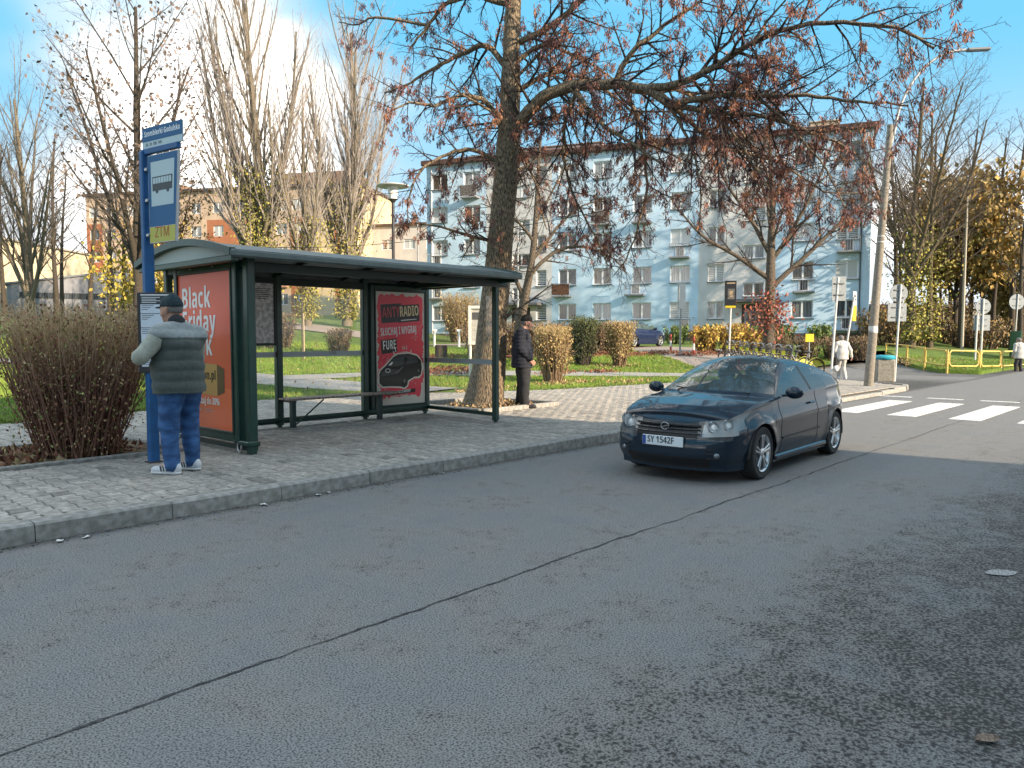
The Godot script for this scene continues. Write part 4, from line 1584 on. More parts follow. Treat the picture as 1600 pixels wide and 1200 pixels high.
func build_c_tree() -> void:
	var base := on_land(31.7, -14.3)
	var root := thing("bare_tree", "spreading bare tree with red leaves round its trunk, before the blue block", "tree", base)
	var t := Growth.new()
	t.rng.seed = 23
	t.rate = [0.0, 2.8, 4.2, 3.4, 0]
	t.ang = [0.7, 0.75, 0.7, 0.6, 0.6]
	t.ratio = [0.5, 0.42, 0.45, 0.45, 0.4]
	t.up = [0.05, 0.03, 0.03, 0.0, 0.0]
	t.wob = [0.04, 0.10, 0.16, 0.2, 0.2]
	t.rmin = 0.007
	t.seg = [1.0, 0.6, 0.5, 0.4, 0.3]
	t.limb([base, Vector3(31.7, 1.5, -14.3), Vector3(31.72, 3.6, -14.29), Vector3(31.72, 5.43, -14.29), Vector3(31.73, 7.04, -14.28), Vector3(31.63, 9.2, -14.38), Vector3(31.6, 11.0, -14.4)], 0.33, 0.05, 0)
	t.limb([Vector3(31.7, 3.5, -14.3), Vector3(32.7, 5.0, -13.1), Vector3(33.8, 6.5, -11.9), Vector3(34.9, 7.7, -10.7)], 0.14, 0.03, 1)
	t.limb([Vector3(31.7, 3.9, -14.3), Vector3(30.8, 4.9, -15.4), Vector3(29.7, 5.8, -16.5), Vector3(28.8, 7.0, -17.2)], 0.13, 0.03, 1)
	t.limb([Vector3(31.72, 4.6, -14.3), Vector3(32.3, 6.2, -13.5), Vector3(33.1, 8.3, -12.8), Vector3(33.6, 10.0, -12.4)], 0.12, 0.03, 1)
	t.limb([Vector3(31.72, 4.9, -14.3), Vector3(31.0, 6.6, -15.0), Vector3(30.2, 8.2, -15.8), Vector3(29.8, 9.8, -16.2)], 0.11, 0.03, 1)
	t.limb([Vector3(31.72, 5.3, -14.3), Vector3(31.2, 6.6, -13.6), Vector3(30.6, 7.8, -13.0)], 0.08, 0.02, 1)
	t.limb([Vector3(31.7, 5.9, -14.3), Vector3(32.6, 7.2, -14.9), Vector3(33.3, 8.6, -15.2)], 0.08, 0.02, 1)
	t.limb([Vector3(31.7, 6.6, -14.3), Vector3(31.1, 8.6, -14.7), Vector3(30.9, 10.4, -14.9)], 0.08, 0.02, 1)
	t.limb([Vector3(31.7, 6.9, -14.3), Vector3(32.2, 8.9, -13.9), Vector3(32.5, 10.6, -13.6)], 0.08, 0.02, 1)
	for i in 60:
		var a := t.rng.randf() * TAU
		t.grow(Vector3(31.7, t.rng.randf_range(1.9, 3.0), -14.3), Vector3(cos(a), t.rng.randf_range(-0.4, 0.3), sin(a)).normalized(), t.rng.randf_range(0.5, 1.5), 0.01, 3)
	var leaves: Array[Vector3] = []
	for i in 520:
		var a := t.rng.randf() * TAU
		var rr := 0.3 + 1.2 * t.rng.randf() * t.rng.randf()
		leaves.append(Vector3(31.7 + cos(a) * rr, 2.5 + t.rng.randfn() * 0.5 - rr * 0.12, -14.3 + sin(a) * rr))
	finish_tree(t, root, bark("bark_grey", Color(0.17, 0.135, 0.10)), bark("twig_grey", Color(0.10, 0.078, 0.066), 2.0))
	scatter_leaves(root, leaves, [Color(0.36, 0.10, 0.06), Color(0.42, 0.17, 0.10), Color(0.28, 0.07, 0.05)], leaf_mesh(0.17, 0.10), "leaves", leafy("red_leaf", Color(0.4, 0.15, 0.1)), 8)


func build_b_tree() -> void:
	var base := on_land(20.7, -18.85)
	var root := thing("young_ash_tree", "smaller forked ash tree standing behind the hedge and the man in the dark jacket", "tree", base)
	var t := Growth.new()
	t.rng.seed = 29
	t.rate = [0.0, 3.4, 4.4, 3.6, 0]
	t.ang = [0.7, 0.8, 0.75, 0.6, 0.6]
	t.ratio = [0.5, 0.42, 0.45, 0.45, 0.4]
	t.up = [0.05, 0.02, 0.0, -0.03, 0.0]
	t.wob = [0.04, 0.14, 0.18, 0.22, 0.2]
	t.rmin = 0.006
	t.seg = [1.0, 0.5, 0.4, 0.3, 0.3]
	t.limb([base, Vector3(20.74, 1.7, -18.8), Vector3(20.92, 3.1, -18.61), Vector3(21.08, 4.38, -18.45), Vector3(21.17, 5.98, -18.35), Vector3(21.23, 7.79, -18.28), Vector3(21.3, 9.0, -18.2)], 0.24, 0.03, 0)
	t.limb([Vector3(20.85, 2.8, -18.65), Vector3(20.55, 4.0, -19.0), Vector3(20.3, 5.3, -19.4), Vector3(20.1, 6.6, -19.8)], 0.09, 0.02, 1)
	t.limb([Vector3(21.0, 3.7, -18.5), Vector3(21.6, 4.5, -17.9), Vector3(22.3, 4.7, -17.1), Vector3(23.0, 4.3, -16.3), Vector3(23.4, 3.7, -15.9)], 0.09, 0.015, 1)
	t.limb([Vector3(21.05, 4.2, -18.45), Vector3(21.7, 5.4, -17.8), Vector3(22.4, 6.2, -17.2), Vector3(23.2, 6.4, -16.5)], 0.08, 0.015, 1)
	t.limb([Vector3(21.1, 4.9, -18.4), Vector3(20.4, 5.8, -18.9), Vector3(19.6, 6.2, -19.6)], 0.07, 0.015, 1)
	t.limb([Vector3(21.15, 5.6, -18.35), Vector3(21.7, 6.9, -17.9), Vector3(22.1, 8.1, -17.5)], 0.06, 0.015, 1)
	t.limb([Vector3(21.1, 4.5, -18.4), Vector3(21.9, 4.9, -18.6), Vector3(22.7, 4.6, -18.3)], 0.06, 0.015, 1)
	finish_tree(t, root, bark("bark_grey"), bark("twig_grey"))
	var pts: Array[Vector3] = []
	var cl := FastNoiseLite.new()
	cl.seed = 13
	cl.frequency = 0.6
	for q in t.tips:
		if q.y > 3.4 and cl.get_noise_3dv(q) > 0.05 and t.rng.randf() < 0.4:
			pts.append(q)
	scatter_leaves(root, pts, [Color(0.17, 0.05, 0.035), Color(0.12, 0.04, 0.035), Color(0.22, 0.09, 0.05)], key_bunch(), "seed_bunches", leafy("seeds", Color(0.3, 0.12, 0.08)), 15, 1.0, 1.8, true)


# an upright, finely branched tree; kind: "poplar", "round", "forest"
func make_tree(kind: String, height: float, seed_: int, base: Vector3, bk: Material, tw: Material, label: String, called: String, ivy := 0) -> Node3D:
	var root := thing(called, label, "tree", base)
	var t := Growth.new()
	t.rng.seed = seed_
	t.rmin = 0.011
	var r0 := height * (0.016 if kind == "round" else 0.018)
	t.thick = 0.42
	if kind == "poplar":
		t.rmin = 0.006
		t.rate = [1.5, 2.0, 2.5, 1.7, 0]
		t.ang = [0.42, 0.42, 0.42, 0.42, 0.4]
		t.ratio = [0.62, 0.42, 0.42, 0.45, 0.4]
		t.start = [0.14, 0.12, 0.1, 0.1, 0.1]
		t.up = [0.05, 0.10, 0.13, 0.12, 0.1]
		t.wob = [0.03, 0.07, 0.11, 0.15, 0.2]
		t.seg = [1.5, 1.2, 0.9, 0.6, 0.5]
		t.grow(base, Vector3(0.03, 1, 0.02).normalized(), height * 0.92, r0, 0)
		for i in 3:
			var a := TAU * (i + t.rng.randf()) / 3.0
			t.grow(base + Vector3.UP * height * t.rng.randf_range(0.08, 0.2), Vector3(cos(a) * 0.36, 1, sin(a) * 0.36).normalized(), height * t.rng.randf_range(0.6, 0.75), r0 * 0.55, 1)
	elif kind == "round":
		t.rmin = 0.006
		t.rate = [1.3, 2.3, 4.2, 3.2, 0]
		t.ang = [0.72, 0.68, 0.62, 0.6, 0.5]
		t.ratio = [0.58, 0.46, 0.44, 0.42, 0.4]
		t.start = [0.26, 0.18, 0.1, 0.1, 0.1]
		t.up = [0.04, 0.07, 0.06, 0.02, 0.0]
		t.wob = [0.04, 0.09, 0.14, 0.18, 0.2]
		t.seg = [1.5, 1.0, 0.8, 0.6, 0.5]
		t.grow(base, Vector3(0.02, 1, -0.02).normalized(), height * 0.92, r0, 0)
		for i in 4:
			var a := TAU * (i + t.rng.randf()) / 4.0
			t.grow(base + Vector3.UP * height * t.rng.randf_range(0.2, 0.3), Vector3(cos(a) * 0.6, 1, sin(a) * 0.6).normalized(), height * t.rng.randf_range(0.5, 0.62), r0 * 0.5, 1)
	else:
		t.deepest = 3
		t.apart = false
		t.rate = [2.0, 2.6, 2.4, 0, 0]
		t.ang = [0.8, 0.7, 0.6, 0.6, 0.5]
		t.ratio = [0.33, 0.42, 0.4, 0.42, 0.4]
		t.start = [0.3, 0.15, 0.1, 0.1, 0.1]
		t.up = [0.03, 0.08, 0.06, 0.02, 0.0]
		t.wob = [0.035, 0.1, 0.15, 0.18, 0.2]
		t.seg = [1.6, 1.0, 0.8, 0.6, 0.5]
		t.rmin = 0.010
		t.tipmin = 2
		t.grow(base, Vector3(0.03, 1, 0.0).normalized(), height, r0 * 0.8, 0)
	finish_tree(t, root, bk, tw)
	if ivy > 0:
		var pts: Array[Vector3] = []
		for i in ivy:
			var k := pow(t.rng.randf(), 1.4)
			var y := k * height * 0.42 + 0.6
			var a := t.rng.randf() * TAU
			var rr := r0 * 0.9 + absf(t.rng.randfn()) * 0.9 * (0.3 + k)
			pts.append(base + Vector3(cos(a) * rr, y, sin(a) * rr))
		scatter_leaves(root, pts, [Color(0.30, 0.27, 0.05), Color(0.22, 0.21, 0.05), Color(0.38, 0.32, 0.06), Color(0.14, 0.15, 0.04)], leaf_mesh(0.2, 0.13), "ivy_leaves", leafy("ivy", Color(0.4, 0.38, 0.1), 0.4), seed_ + 3)
	tree_tips = t.tips
	return root


var tree_tips: Array[Vector3] = []


func thinned(pts: Array[Vector3], keep: float, seed_: int, jitter := 0.3, times := 1) -> Array[Vector3]:
	var rng := RandomNumberGenerator.new()
	rng.seed = seed_
	var o: Array[Vector3] = []
	for p in pts:
		for k in times:
			if rng.randf() < keep:
				o.append(p + Vector3(rng.randf_range(-1, 1), rng.randf_range(-1, 1), rng.randf_range(-1, 1)) * jitter)
	return o


const NTH := ["first", "second", "third", "fourth", "fifth", "sixth", "seventh", "eighth", "ninth", "tenth", "eleventh", "twelfth", "thirteenth", "fourteenth", "fifteenth", "sixteenth", "seventeenth", "eighteenth", "nineteenth", "twentieth", "twenty-first", "twenty-second", "twenty-third", "twenty-fourth", "twenty-fifth", "twenty-sixth", "twenty-seventh"]


func bearing(x: float, z: float) -> float:
	return (0.678 * x + 0.735 * z) / (0.735 * x - 0.678 * z)


func build_far_trees() -> void:
	var grey := bark("bark_pale", Color(0.31, 0.26, 0.19))
	var tw := bark("twig_pale", Color(0.62, 0.55, 0.51), 2.0)
	var twd := bark("twig_dark", Color(0.21, 0.18, 0.17), 2.0)
	var dk := bark("bark_dark", Color(0.10, 0.08, 0.06))
	make_tree("poplar", 25.0, 41, on_land(28.3, -50.4), grey, tw, "tall upright bare poplar behind the left end of the bus shelter roof", "poplar_tree", 5200)
	make_tree("poplar", 24.5, 43, on_land(35.6, -50.4), grey, tw, "tall bare poplar with leaning stems left of the blue block", "poplar_tree", 3400)
	make_tree("poplar", 17.0, 47, on_land(31.2, -49.0), grey, tw, "slimmer poplar between the two tallest ones, ivy on its stem", "poplar_tree", 2600)
	var f := make_tree("round", 17.5, 53, on_land(15.45, -39.3), dk, twd, "dark round-crowned bare tree behind the bus stop sign", "bare_tree")
	scatter_leaves(f, thinned(tree_tips, 0.17, 4), [Color(0.15, 0.11, 0.095), Color(0.19, 0.14, 0.11)], leaf_mesh(0.22, 0.14), "dry_leaves", leafy("dry", Color(0.2, 0.15, 0.12)), 19)
	var pts: Array[Vector3] = []
	var rng := RandomNumberGenerator.new()
	rng.seed = 71
	var by := thing("yellow_shrub", "tall yellow-leaved shrub under the dark tree behind the bus stop sign", "shrub", on_land(16.6, -40.6))
	var st := MB.new()
	for i in 26:
		var a := rng.randf() * TAU
		var top := Vector3(cos(a) * rng.randf_range(0.4, 2.6), rng.randf_range(2.5, 5.2), sin(a) * rng.randf_range(0.4, 2.6))
		st.tube(PackedVector3Array([Vector3(cos(a) * 0.3, 0, sin(a) * 0.3), top * Vector3(0.5, 0.45, 0.5), top]), PackedFloat32Array([0.04, 0.025, 0.01]), 4)
		for k in 150:
			var u := rng.randf_range(0.25, 1.0)
			pts.append(by.position + top * u + Vector3(rng.randfn(), rng.randfn(), rng.randfn()) * 0.42)
	part(st, "stems", dk, by)
	scatter_leaves(by, pts, [Color(0.45, 0.34, 0.05), Color(0.36, 0.29, 0.05), Color(0.52, 0.40, 0.08), Color(0.25, 0.22, 0.05)], leaf_mesh(0.24, 0.16), "leaves", leafy("yellow_leaf", Color(0.5, 0.42, 0.12), 0.4), 31)

	make_tree("poplar", 14.5, 59, on_land(13.9, -50.8), grey, bark("twig_mid", Color(0.27, 0.22, 0.19), 2.0), "grey bare tree with many steep stems at the left edge", "bare_tree")
	make_tree("round", 12.0, 61, on_land(9.6, -47.0), dk, twd, "dark leaning bare tree cut by the left edge of the view", "bare_tree")
	make_tree("forest", 11.5, 67, on_land(18.0, -53.5), dk, twd, "thin bare tree before the pale hall and the left end of the orange block", "bare_tree")
	var kk := make_tree("round", 12.5, 73, on_land(25.0, -58.0), dk, bark("twig_brown", Color(0.17, 0.11, 0.07), 2.0), "brown-twigged tree before the orange block, beside the bus symbol plate", "bare_tree")
	scatter_leaves(kk, thinned(tree_tips, 0.5, 6), [Color(0.20, 0.11, 0.04), Color(0.28, 0.17, 0.05), Color(0.33, 0.23, 0.07)], leaf_mesh(0.25, 0.16), "dry_leaves", leafy("dry2", Color(0.35, 0.22, 0.1)), 23)

	# right-hand side: the big tree past the side street, a golden one and a wood behind
	make_tree("round", 19.0, 79, on_land(54.4, -14.9), bark("bark_warm", Color(0.17, 0.135, 0.085)), bark("twig_warm", Color(0.22, 0.175, 0.14), 2.0), "huge fan-crowned bare tree past the yellow railing", "bare_tree", 1500)
	make_tree("forest", 16.0, 83, on_land(57.5, -14.6), bark("bark_warm"), bark("twig_warm"), "straight trunk just right of the huge fan-crowned tree", "bare_tree", 900)
	var gold := make_tree("round", 13.0, 89, on_land(66.0, -15.0), dk, bark("twig_brown"), "golden-brown leafy tree behind the round grey sign backs", "autumn_tree")
	scatter_leaves(gold, thinned(tree_tips, 0.95, 7, 0.9, 3), [Color(0.22, 0.14, 0.035), Color(0.30, 0.19, 0.04), Color(0.16, 0.12, 0.035), Color(0.36, 0.24, 0.06)], leaf_mesh(0.46, 0.32), "leaves", leafy("gold_leaf", Color(0.35, 0.24, 0.08), 0.4), 37)
	var gold2 := make_tree("round", 8.5, 97, on_land(74.0, -12.5), dk, bark("twig_brown"), "lower olive-brown tree right of the golden one", "autumn_tree")
	scatter_leaves(gold2, thinned(tree_tips, 0.9, 8, 0.6, 3), [Color(0.16, 0.12, 0.035), Color(0.22, 0.17, 0.05), Color(0.11, 0.10, 0.03)], leaf_mesh(0.46, 0.32), "leaves", leafy("olive_leaf", Color(0.28, 0.22, 0.08), 0.4), 39)
	var src: Array[Node3D] = []
	for i in 3:
		src.append(make_tree("forest", [15.0, 13.0, 17.0][i], 101 + i * 7, on_land([60.0, 64.0, 70.0][i], [-17.5, -10.5, -12.0][i]), dk, twd, ["slim bare tree deep behind the huge fan-crowned one", "slim bare tree between the two round sign backs", "tall thin bare tree at the right of the view, behind the railing"][i], "wood_tree"))
		src[i].set_meta("group", "bare trees of the wood on the right")
	var spots := [[66, -18.5], [70, -17], [74, -15.8], [78, -13], [83, -11], [88, -12.8], [76, -9.8], [92, -9.5], [58, -16.6], [63, -14], [68, -13], [72, -18], [79, -17.5], [86, -19], [99, -15.5], [110, -11], [120, -9], [84, -15], [97, -12], [102, -9], [90, -17], [80, -22], [94, -22], [108, -14]]
	spots.sort_custom(func(a, b): return bearing(a[0], a[1]) < bearing(b[0], b[1]))
	for i in spots.size():
		var o := copy(src[i % 3], "slim bare tree in the wood behind the yellow railing")
		o.position = on_land(spots[i][0], spots[i][1])
		o.set_meta("label", "slim bare tree in the wood behind the yellow railing, %s from the left" % NTH[i])
		o.rotation.y = i * 1.7
		o.scale = Vector3.ONE * (0.8 + 0.12 * (i % 4))
	for i in 3:
		make_tree("round", [13.0, 15.0, 12.0][i], 131 + i * 5, Vector3([-9.0, -1.5, 6.5][i], 0.1, [10.5, 11.5, 10.0][i]), dk, twd, ["bare street tree across the road, farthest left", "tallest bare street tree across the road", "bare street tree across the road, nearest the crossing"][i], "street_tree")
	# distant rows seen between the buildings on the left
	var sky_row := [Vector2(14, -68), Vector2(18, -72), Vector2(21, -70), Vector2(24, -78), Vector2(11, -64), Vector2(27, -74), Vector2(16.5, -60), Vector2(12.5, -57), Vector2(20, -66), Vector2(23, -64), Vector2(15, -74), Vector2(26, -69), Vector2(30, -70)]
	sky_row.sort_custom(func(a, b): return bearing(a.x, a.y) < bearing(b.x, b.y))
	for i in 13:
		var o := copy(src[(i + 1) % 3], "slim bare tree on the far left skyline, %s of that row from the left" % NTH[i])
		o.set_meta("group", "bare trees on the far left skyline")
		var q: Vector2 = sky_row[i]
		o.position = on_land(q.x, q.y)
		o.rotation.y = i * 2.1
		o.scale = Vector3.ONE * (0.75 + 0.08 * (i % 3))


# a clipped or loose shrub: stems fanning from the foot, side shoots, small leaves
func shrub(called: String, label: String, at: Vector3, foot: Vector2, top: Vector2, h: float, stems: int, nleaf: int, palette: Array, seed_: int, lsize := 0.045, stem_c0 := Color(0.07, 0.045, 0.03), stem_c1 := Color(0.24, 0.16, 0.09), turn := 0.0, clear := 0.15, thin := 0.004, group := "") -> Node3D:
	var root := thing(called, label, "shrub", at, turn, group)
	var rng := RandomNumberGenerator.new()
	rng.seed = seed_
	var b := MB.new()
	b.use_c = true
	var pts: Array[Vector3] = []
	var per := maxi(1, nleaf / stems)
	for i in stems:
		var a := rng.randf() * TAU
		var k := sqrt(rng.randf())
		var p0 := Vector3(cos(a) * foot.x * k, -0.03, sin(a) * foot.y * k)
		var a2 := a + rng.randf_range(-0.5, 0.5)
		var hh := h * (rng.randf_range(0.86, 1.03) if rng.randf() < 0.75 else rng.randf_range(0.45, 0.9))
		var p2 := Vector3(cos(a2) * top.x * k, hh, sin(a2) * top.y * k)
		var pm := p0.lerp(p2, 0.5) + Vector3(rng.randf_range(-1, 1), 0.3, rng.randf_range(-1, 1)) * h * 0.05
		var path := PackedVector3Array()
		var rr := PackedFloat32Array()
		var o := b.v.size()
		for s in 7:
			var t := s / 6.0
			path.append(p0.lerp(pm, t).lerp(pm.lerp(p2, t), t) + Vector3(rng.randf_range(-1, 1), 0, rng.randf_range(-1, 1)) * 0.012 * h)
			rr.append(lerpf(thin * 3.0, thin, t))
		b.tube(path, rr, 4)
		for q in range(o, b.v.size()):
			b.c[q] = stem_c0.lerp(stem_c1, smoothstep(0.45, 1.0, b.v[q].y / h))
		for s in 9:
			var t := rng.randf_range(clear + 0.1, 0.95)
			var f := t * 6.0
			var kf := mini(int(f), 5)
			var q0 := path[kf].lerp(path[kf + 1], f - kf)
			var az := rng.randf() * TAU
			var d := Vector3(cos(az) * 0.6, rng.randf_range(0.3, 1.0), sin(az) * 0.6).normalized()
			var ln := h * rng.randf_range(0.08, 0.2)
			if q0.y + d.y * ln > h * 1.04:
				continue
			o = b.v.size()
			b.tube(PackedVector3Array([q0, q0 + d * ln * 0.5, q0 + d * ln + Vector3(0, ln * 0.15, 0)]), PackedFloat32Array([thin, thin * 0.8, thin * 0.55]), 3)
			for q in range(o, b.v.size()):
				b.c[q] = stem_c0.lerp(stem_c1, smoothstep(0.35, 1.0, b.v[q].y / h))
		for s in per:
			var t := lerpf(clear, 1.0, pow(rng.randf(), 0.8))
			var f := t * 6.0
			var kf := mini(int(f), 5)
			var q0 := path[kf].lerp(path[kf + 1], f - kf)
			var sp := Vector3(rng.randfn(), rng.randfn() * 0.7, rng.randfn()) * h * 0.055
			if q0.y + sp.y < h * 1.02:
				pts.append(at + (q0 + sp).rotated(Vector3.UP, turn))
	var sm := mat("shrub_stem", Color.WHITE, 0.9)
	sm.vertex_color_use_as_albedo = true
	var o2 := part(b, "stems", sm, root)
	o2.set_meta("kind", "stuff")
	# leaves are laid out in the shrub's own frame
	var loc: Array[Vector3] = []
	for p in pts:
		loc.append((p - at).rotated(Vector3.UP, -turn) + root.position)
	scatter_leaves(root, loc, palette, leaf_mesh(lsize, lsize * 0.6), "leaves", leafy("shrub_leaf", Color(0.35, 0.3, 0.15), 0.35), seed_ + 1, 0.6, 1.4)
	return root


const ORD := ["leftmost", "second from left", "third from left", "middle", "third from right", "second from right", "rightmost"]


func build_shrubs() -> void:
	var tan_ := [Color(0.36, 0.25, 0.11), Color(0.42, 0.31, 0.14), Color(0.28, 0.18, 0.09), Color(0.33, 0.27, 0.10)]
	var brown := [Color(0.27, 0.11, 0.06), Color(0.18, 0.075, 0.05), Color(0.34, 0.19, 0.10), Color(0.52, 0.38, 0.20), Color(0.26, 0.27, 0.09)]
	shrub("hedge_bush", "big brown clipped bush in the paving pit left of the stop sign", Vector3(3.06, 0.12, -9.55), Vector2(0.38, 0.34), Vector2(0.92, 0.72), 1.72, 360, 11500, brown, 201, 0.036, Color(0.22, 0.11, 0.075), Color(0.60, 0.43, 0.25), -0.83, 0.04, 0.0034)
	shrub("hedge_bush", "tan two-stemmed bush beside the man in the dark jacket", on_land(16.95, -14.05), Vector2(0.45, 0.22), Vector2(0.78, 0.5), 1.62, 120, 5200, tan_, 205, 0.06, Color(0.20, 0.14, 0.09), Color(0.36, 0.26, 0.13), 0.8, 0.3, 0.007)
	shrub("hedge_bush", "dark green clipped bush left of the tan one, both before the parked blue car", on_land(23.15, -17.7), Vector2(0.26, 0.22), Vector2(0.72, 0.55), 1.85, 90, 5200, [Color(0.045, 0.065, 0.03), Color(0.07, 0.09, 0.03), Color(0.12, 0.14, 0.04), Color(0.03, 0.04, 0.025)], 209, 0.075, Color(0.06, 0.05, 0.04), Color(0.12, 0.13, 0.05), 0.8, 0.2, 0.008)
	shrub("hedge_bush", "tan clipped bush right of the dark green one, both before the parked blue car", on_land(24.05, -16.7), Vector2(0.26, 0.22), Vector2(0.75, 0.55), 1.72, 90, 4600, tan_, 213, 0.075, Color(0.20, 0.14, 0.09), Color(0.36, 0.26, 0.13), 0.8, 0.3, 0.008)
	# hedge row in front of the blue block
	var far_brown := [Color(0.15, 0.10, 0.06), Color(0.20, 0.13, 0.07), Color(0.11, 0.08, 0.05), Color(0.24, 0.18, 0.08)]
	for i in 7:
		var k := i / 6.0
		shrub("hedge_bush", ORD[i] + " brown hedge bush of the row before the blue block", on_land(lerpf(22.6, 29.5, k), lerpf(-22.6, -20.8, k)), Vector2(0.5, 0.35), Vector2(0.95, 0.6), 1.55, 45, 1500, far_brown, 220 + i, 0.10, Color(0.09, 0.06, 0.045), Color(0.2, 0.14, 0.08), 0.0, 0.1, 0.010, "hedge row in front of the blue block")
	var yel := [Color(0.50, 0.34, 0.05), Color(0.42, 0.27, 0.05), Color(0.56, 0.42, 0.10), Color(0.33, 0.19, 0.05)]
	for i in 3:
		shrub("yellow_shrub", ["left yellow-leaved shrub at the end of the bicycle row", "middle yellow-leaved shrub beside the black information post", "right yellow-leaved shrub behind the bicycle row"][i], on_land([34.2, 35.3, 36.2][i], [-18.6, -17.8, -16.9][i]), Vector2(0.4, 0.4), Vector2(0.85, 0.8), [1.35, 1.5, 1.3][i], 45, 1900, yel, 240 + i, 0.13, Color(0.12, 0.08, 0.05), Color(0.3, 0.2, 0.08), 0.0, 0.1, 0.010)
	for i in 4:
		shrub("low_hedge", ["leftmost", "second from left", "third from left", "rightmost"][i] + " brown twiggy hedge bush behind the bicycle row", on_land(36.8 + i * 0.85, -16.0 + i * 1.0), Vector2(0.5, 0.4), Vector2(0.8, 0.7), 1.15, 40, 800, far_brown, 250 + i, 0.10, Color(0.1, 0.07, 0.05), Color(0.22, 0.15, 0.09), 0.0, 0.1, 0.010, "hedge behind the bicycles")
	var gr := [Color(0.10, 0.16, 0.04), Color(0.15, 0.21, 0.05), Color(0.07, 0.11, 0.03), Color(0.2, 0.24, 0.07)]
	for i in 6:
		shrub("green_shrub", ["leftmost", "second from left", "third from left", "third from right", "second from right", "rightmost"][i] + " green shrub at the foot of the blue block", on_land(44.0 + i * 1.25, -28.8 + i * 1.9), Vector2(0.5, 0.5), Vector2(1.1, 0.9), 1.3, 34, 1100, gr, 260 + i, 0.16, Color(0.06, 0.07, 0.03), Color(0.12, 0.15, 0.05), 0.0, 0.05, 0.012, "green shrubs along the blue block")
	shrub("dry_shrub", "tall straw-coloured shrub at the left end of the blue block", on_land(38.5, -40.5), Vector2(0.7, 0.7), Vector2(1.7, 1.4), 3.6, 110, 2200, tan_, 271, 0.14, Color(0.25, 0.18, 0.10), Color(0.40, 0.30, 0.16), 0.0, 0.15, 0.012)
	shrub("dry_shrub", "brown round shrub on the lawn seen through the shelter glass", on_land(19.5, -33.2), Vector2(0.5, 0.5), Vector2(1.0, 0.9), 1.75, 80, 2000, far_brown, 273, 0.10, Color(0.10, 0.07, 0.05), Color(0.24, 0.16, 0.09), 0.0, 0.05, 0.009)
	shrub("dry_shrub", "smaller brown shrub beside the path, seen through the shelter glass", on_land(20.4, -29.6), Vector2(0.4, 0.4), Vector2(0.7, 0.6), 1.2, 60, 1400, far_brown, 275, 0.09, Color(0.10, 0.07, 0.05), Color(0.24, 0.16, 0.09), 0.0, 0.05, 0.008)
	var under := [Color(0.26, 0.16, 0.06), Color(0.20, 0.13, 0.06), Color(0.33, 0.23, 0.08), Color(0.14, 0.11, 0.05)]
	for i in 7:
		shrub("undergrowth", ORD[i] + " brown undergrowth bush in the wood on the right", on_land([57.0, 61.5, 66.0, 70.0, 75.0, 81.0, 88.0][i], [-17.5, -17.0, -13.5, -16.5, -13.0, -11.5, -11.0][i]), Vector2(1.2, 1.2), Vector2(2.6, 2.4), [2.6, 3.2, 2.4, 3.6, 3.0, 3.8, 4.2][i], 60, 1300, under, 280 + i, 0.22, Color(0.10, 0.07, 0.05), Color(0.22, 0.15, 0.08), 0.0, 0.05, 0.014, "undergrowth in the wood on the right")
	# slender sapling tied to a stake
	var s := thing("sapling", "slender staked sapling on the lawn seen through the shelter glass", "tree", on_land(17.3, -27.6))
	var b := MB.new()
	b.rod(Vector3(0.08, 0, 0), Vector3(0.08, 1.9, 0), 0.03)
	part(b, "stake", mat("stake", Color(0.4, 0.33, 0.22), 0.9), s)
	b = MB.new()
	b.tube(PackedVector3Array([Vector3.ZERO, Vector3(0, 1.6, 0), Vector3(0.05, 3.2, 0)]), PackedFloat32Array([0.035, 0.025, 0.008]), 6)
	for i in 14:
		var y := 1.7 + i * 0.1
		b.tube(PackedVector3Array([Vector3(0.02, y, 0), Vector3(cos(i * 2.4) * 0.35, y + 0.4, sin(i * 2.4) * 0.35)]), PackedFloat32Array([0.012, 0.006]), 4)
	part(b, "stem", bark("bark_grey"), s)


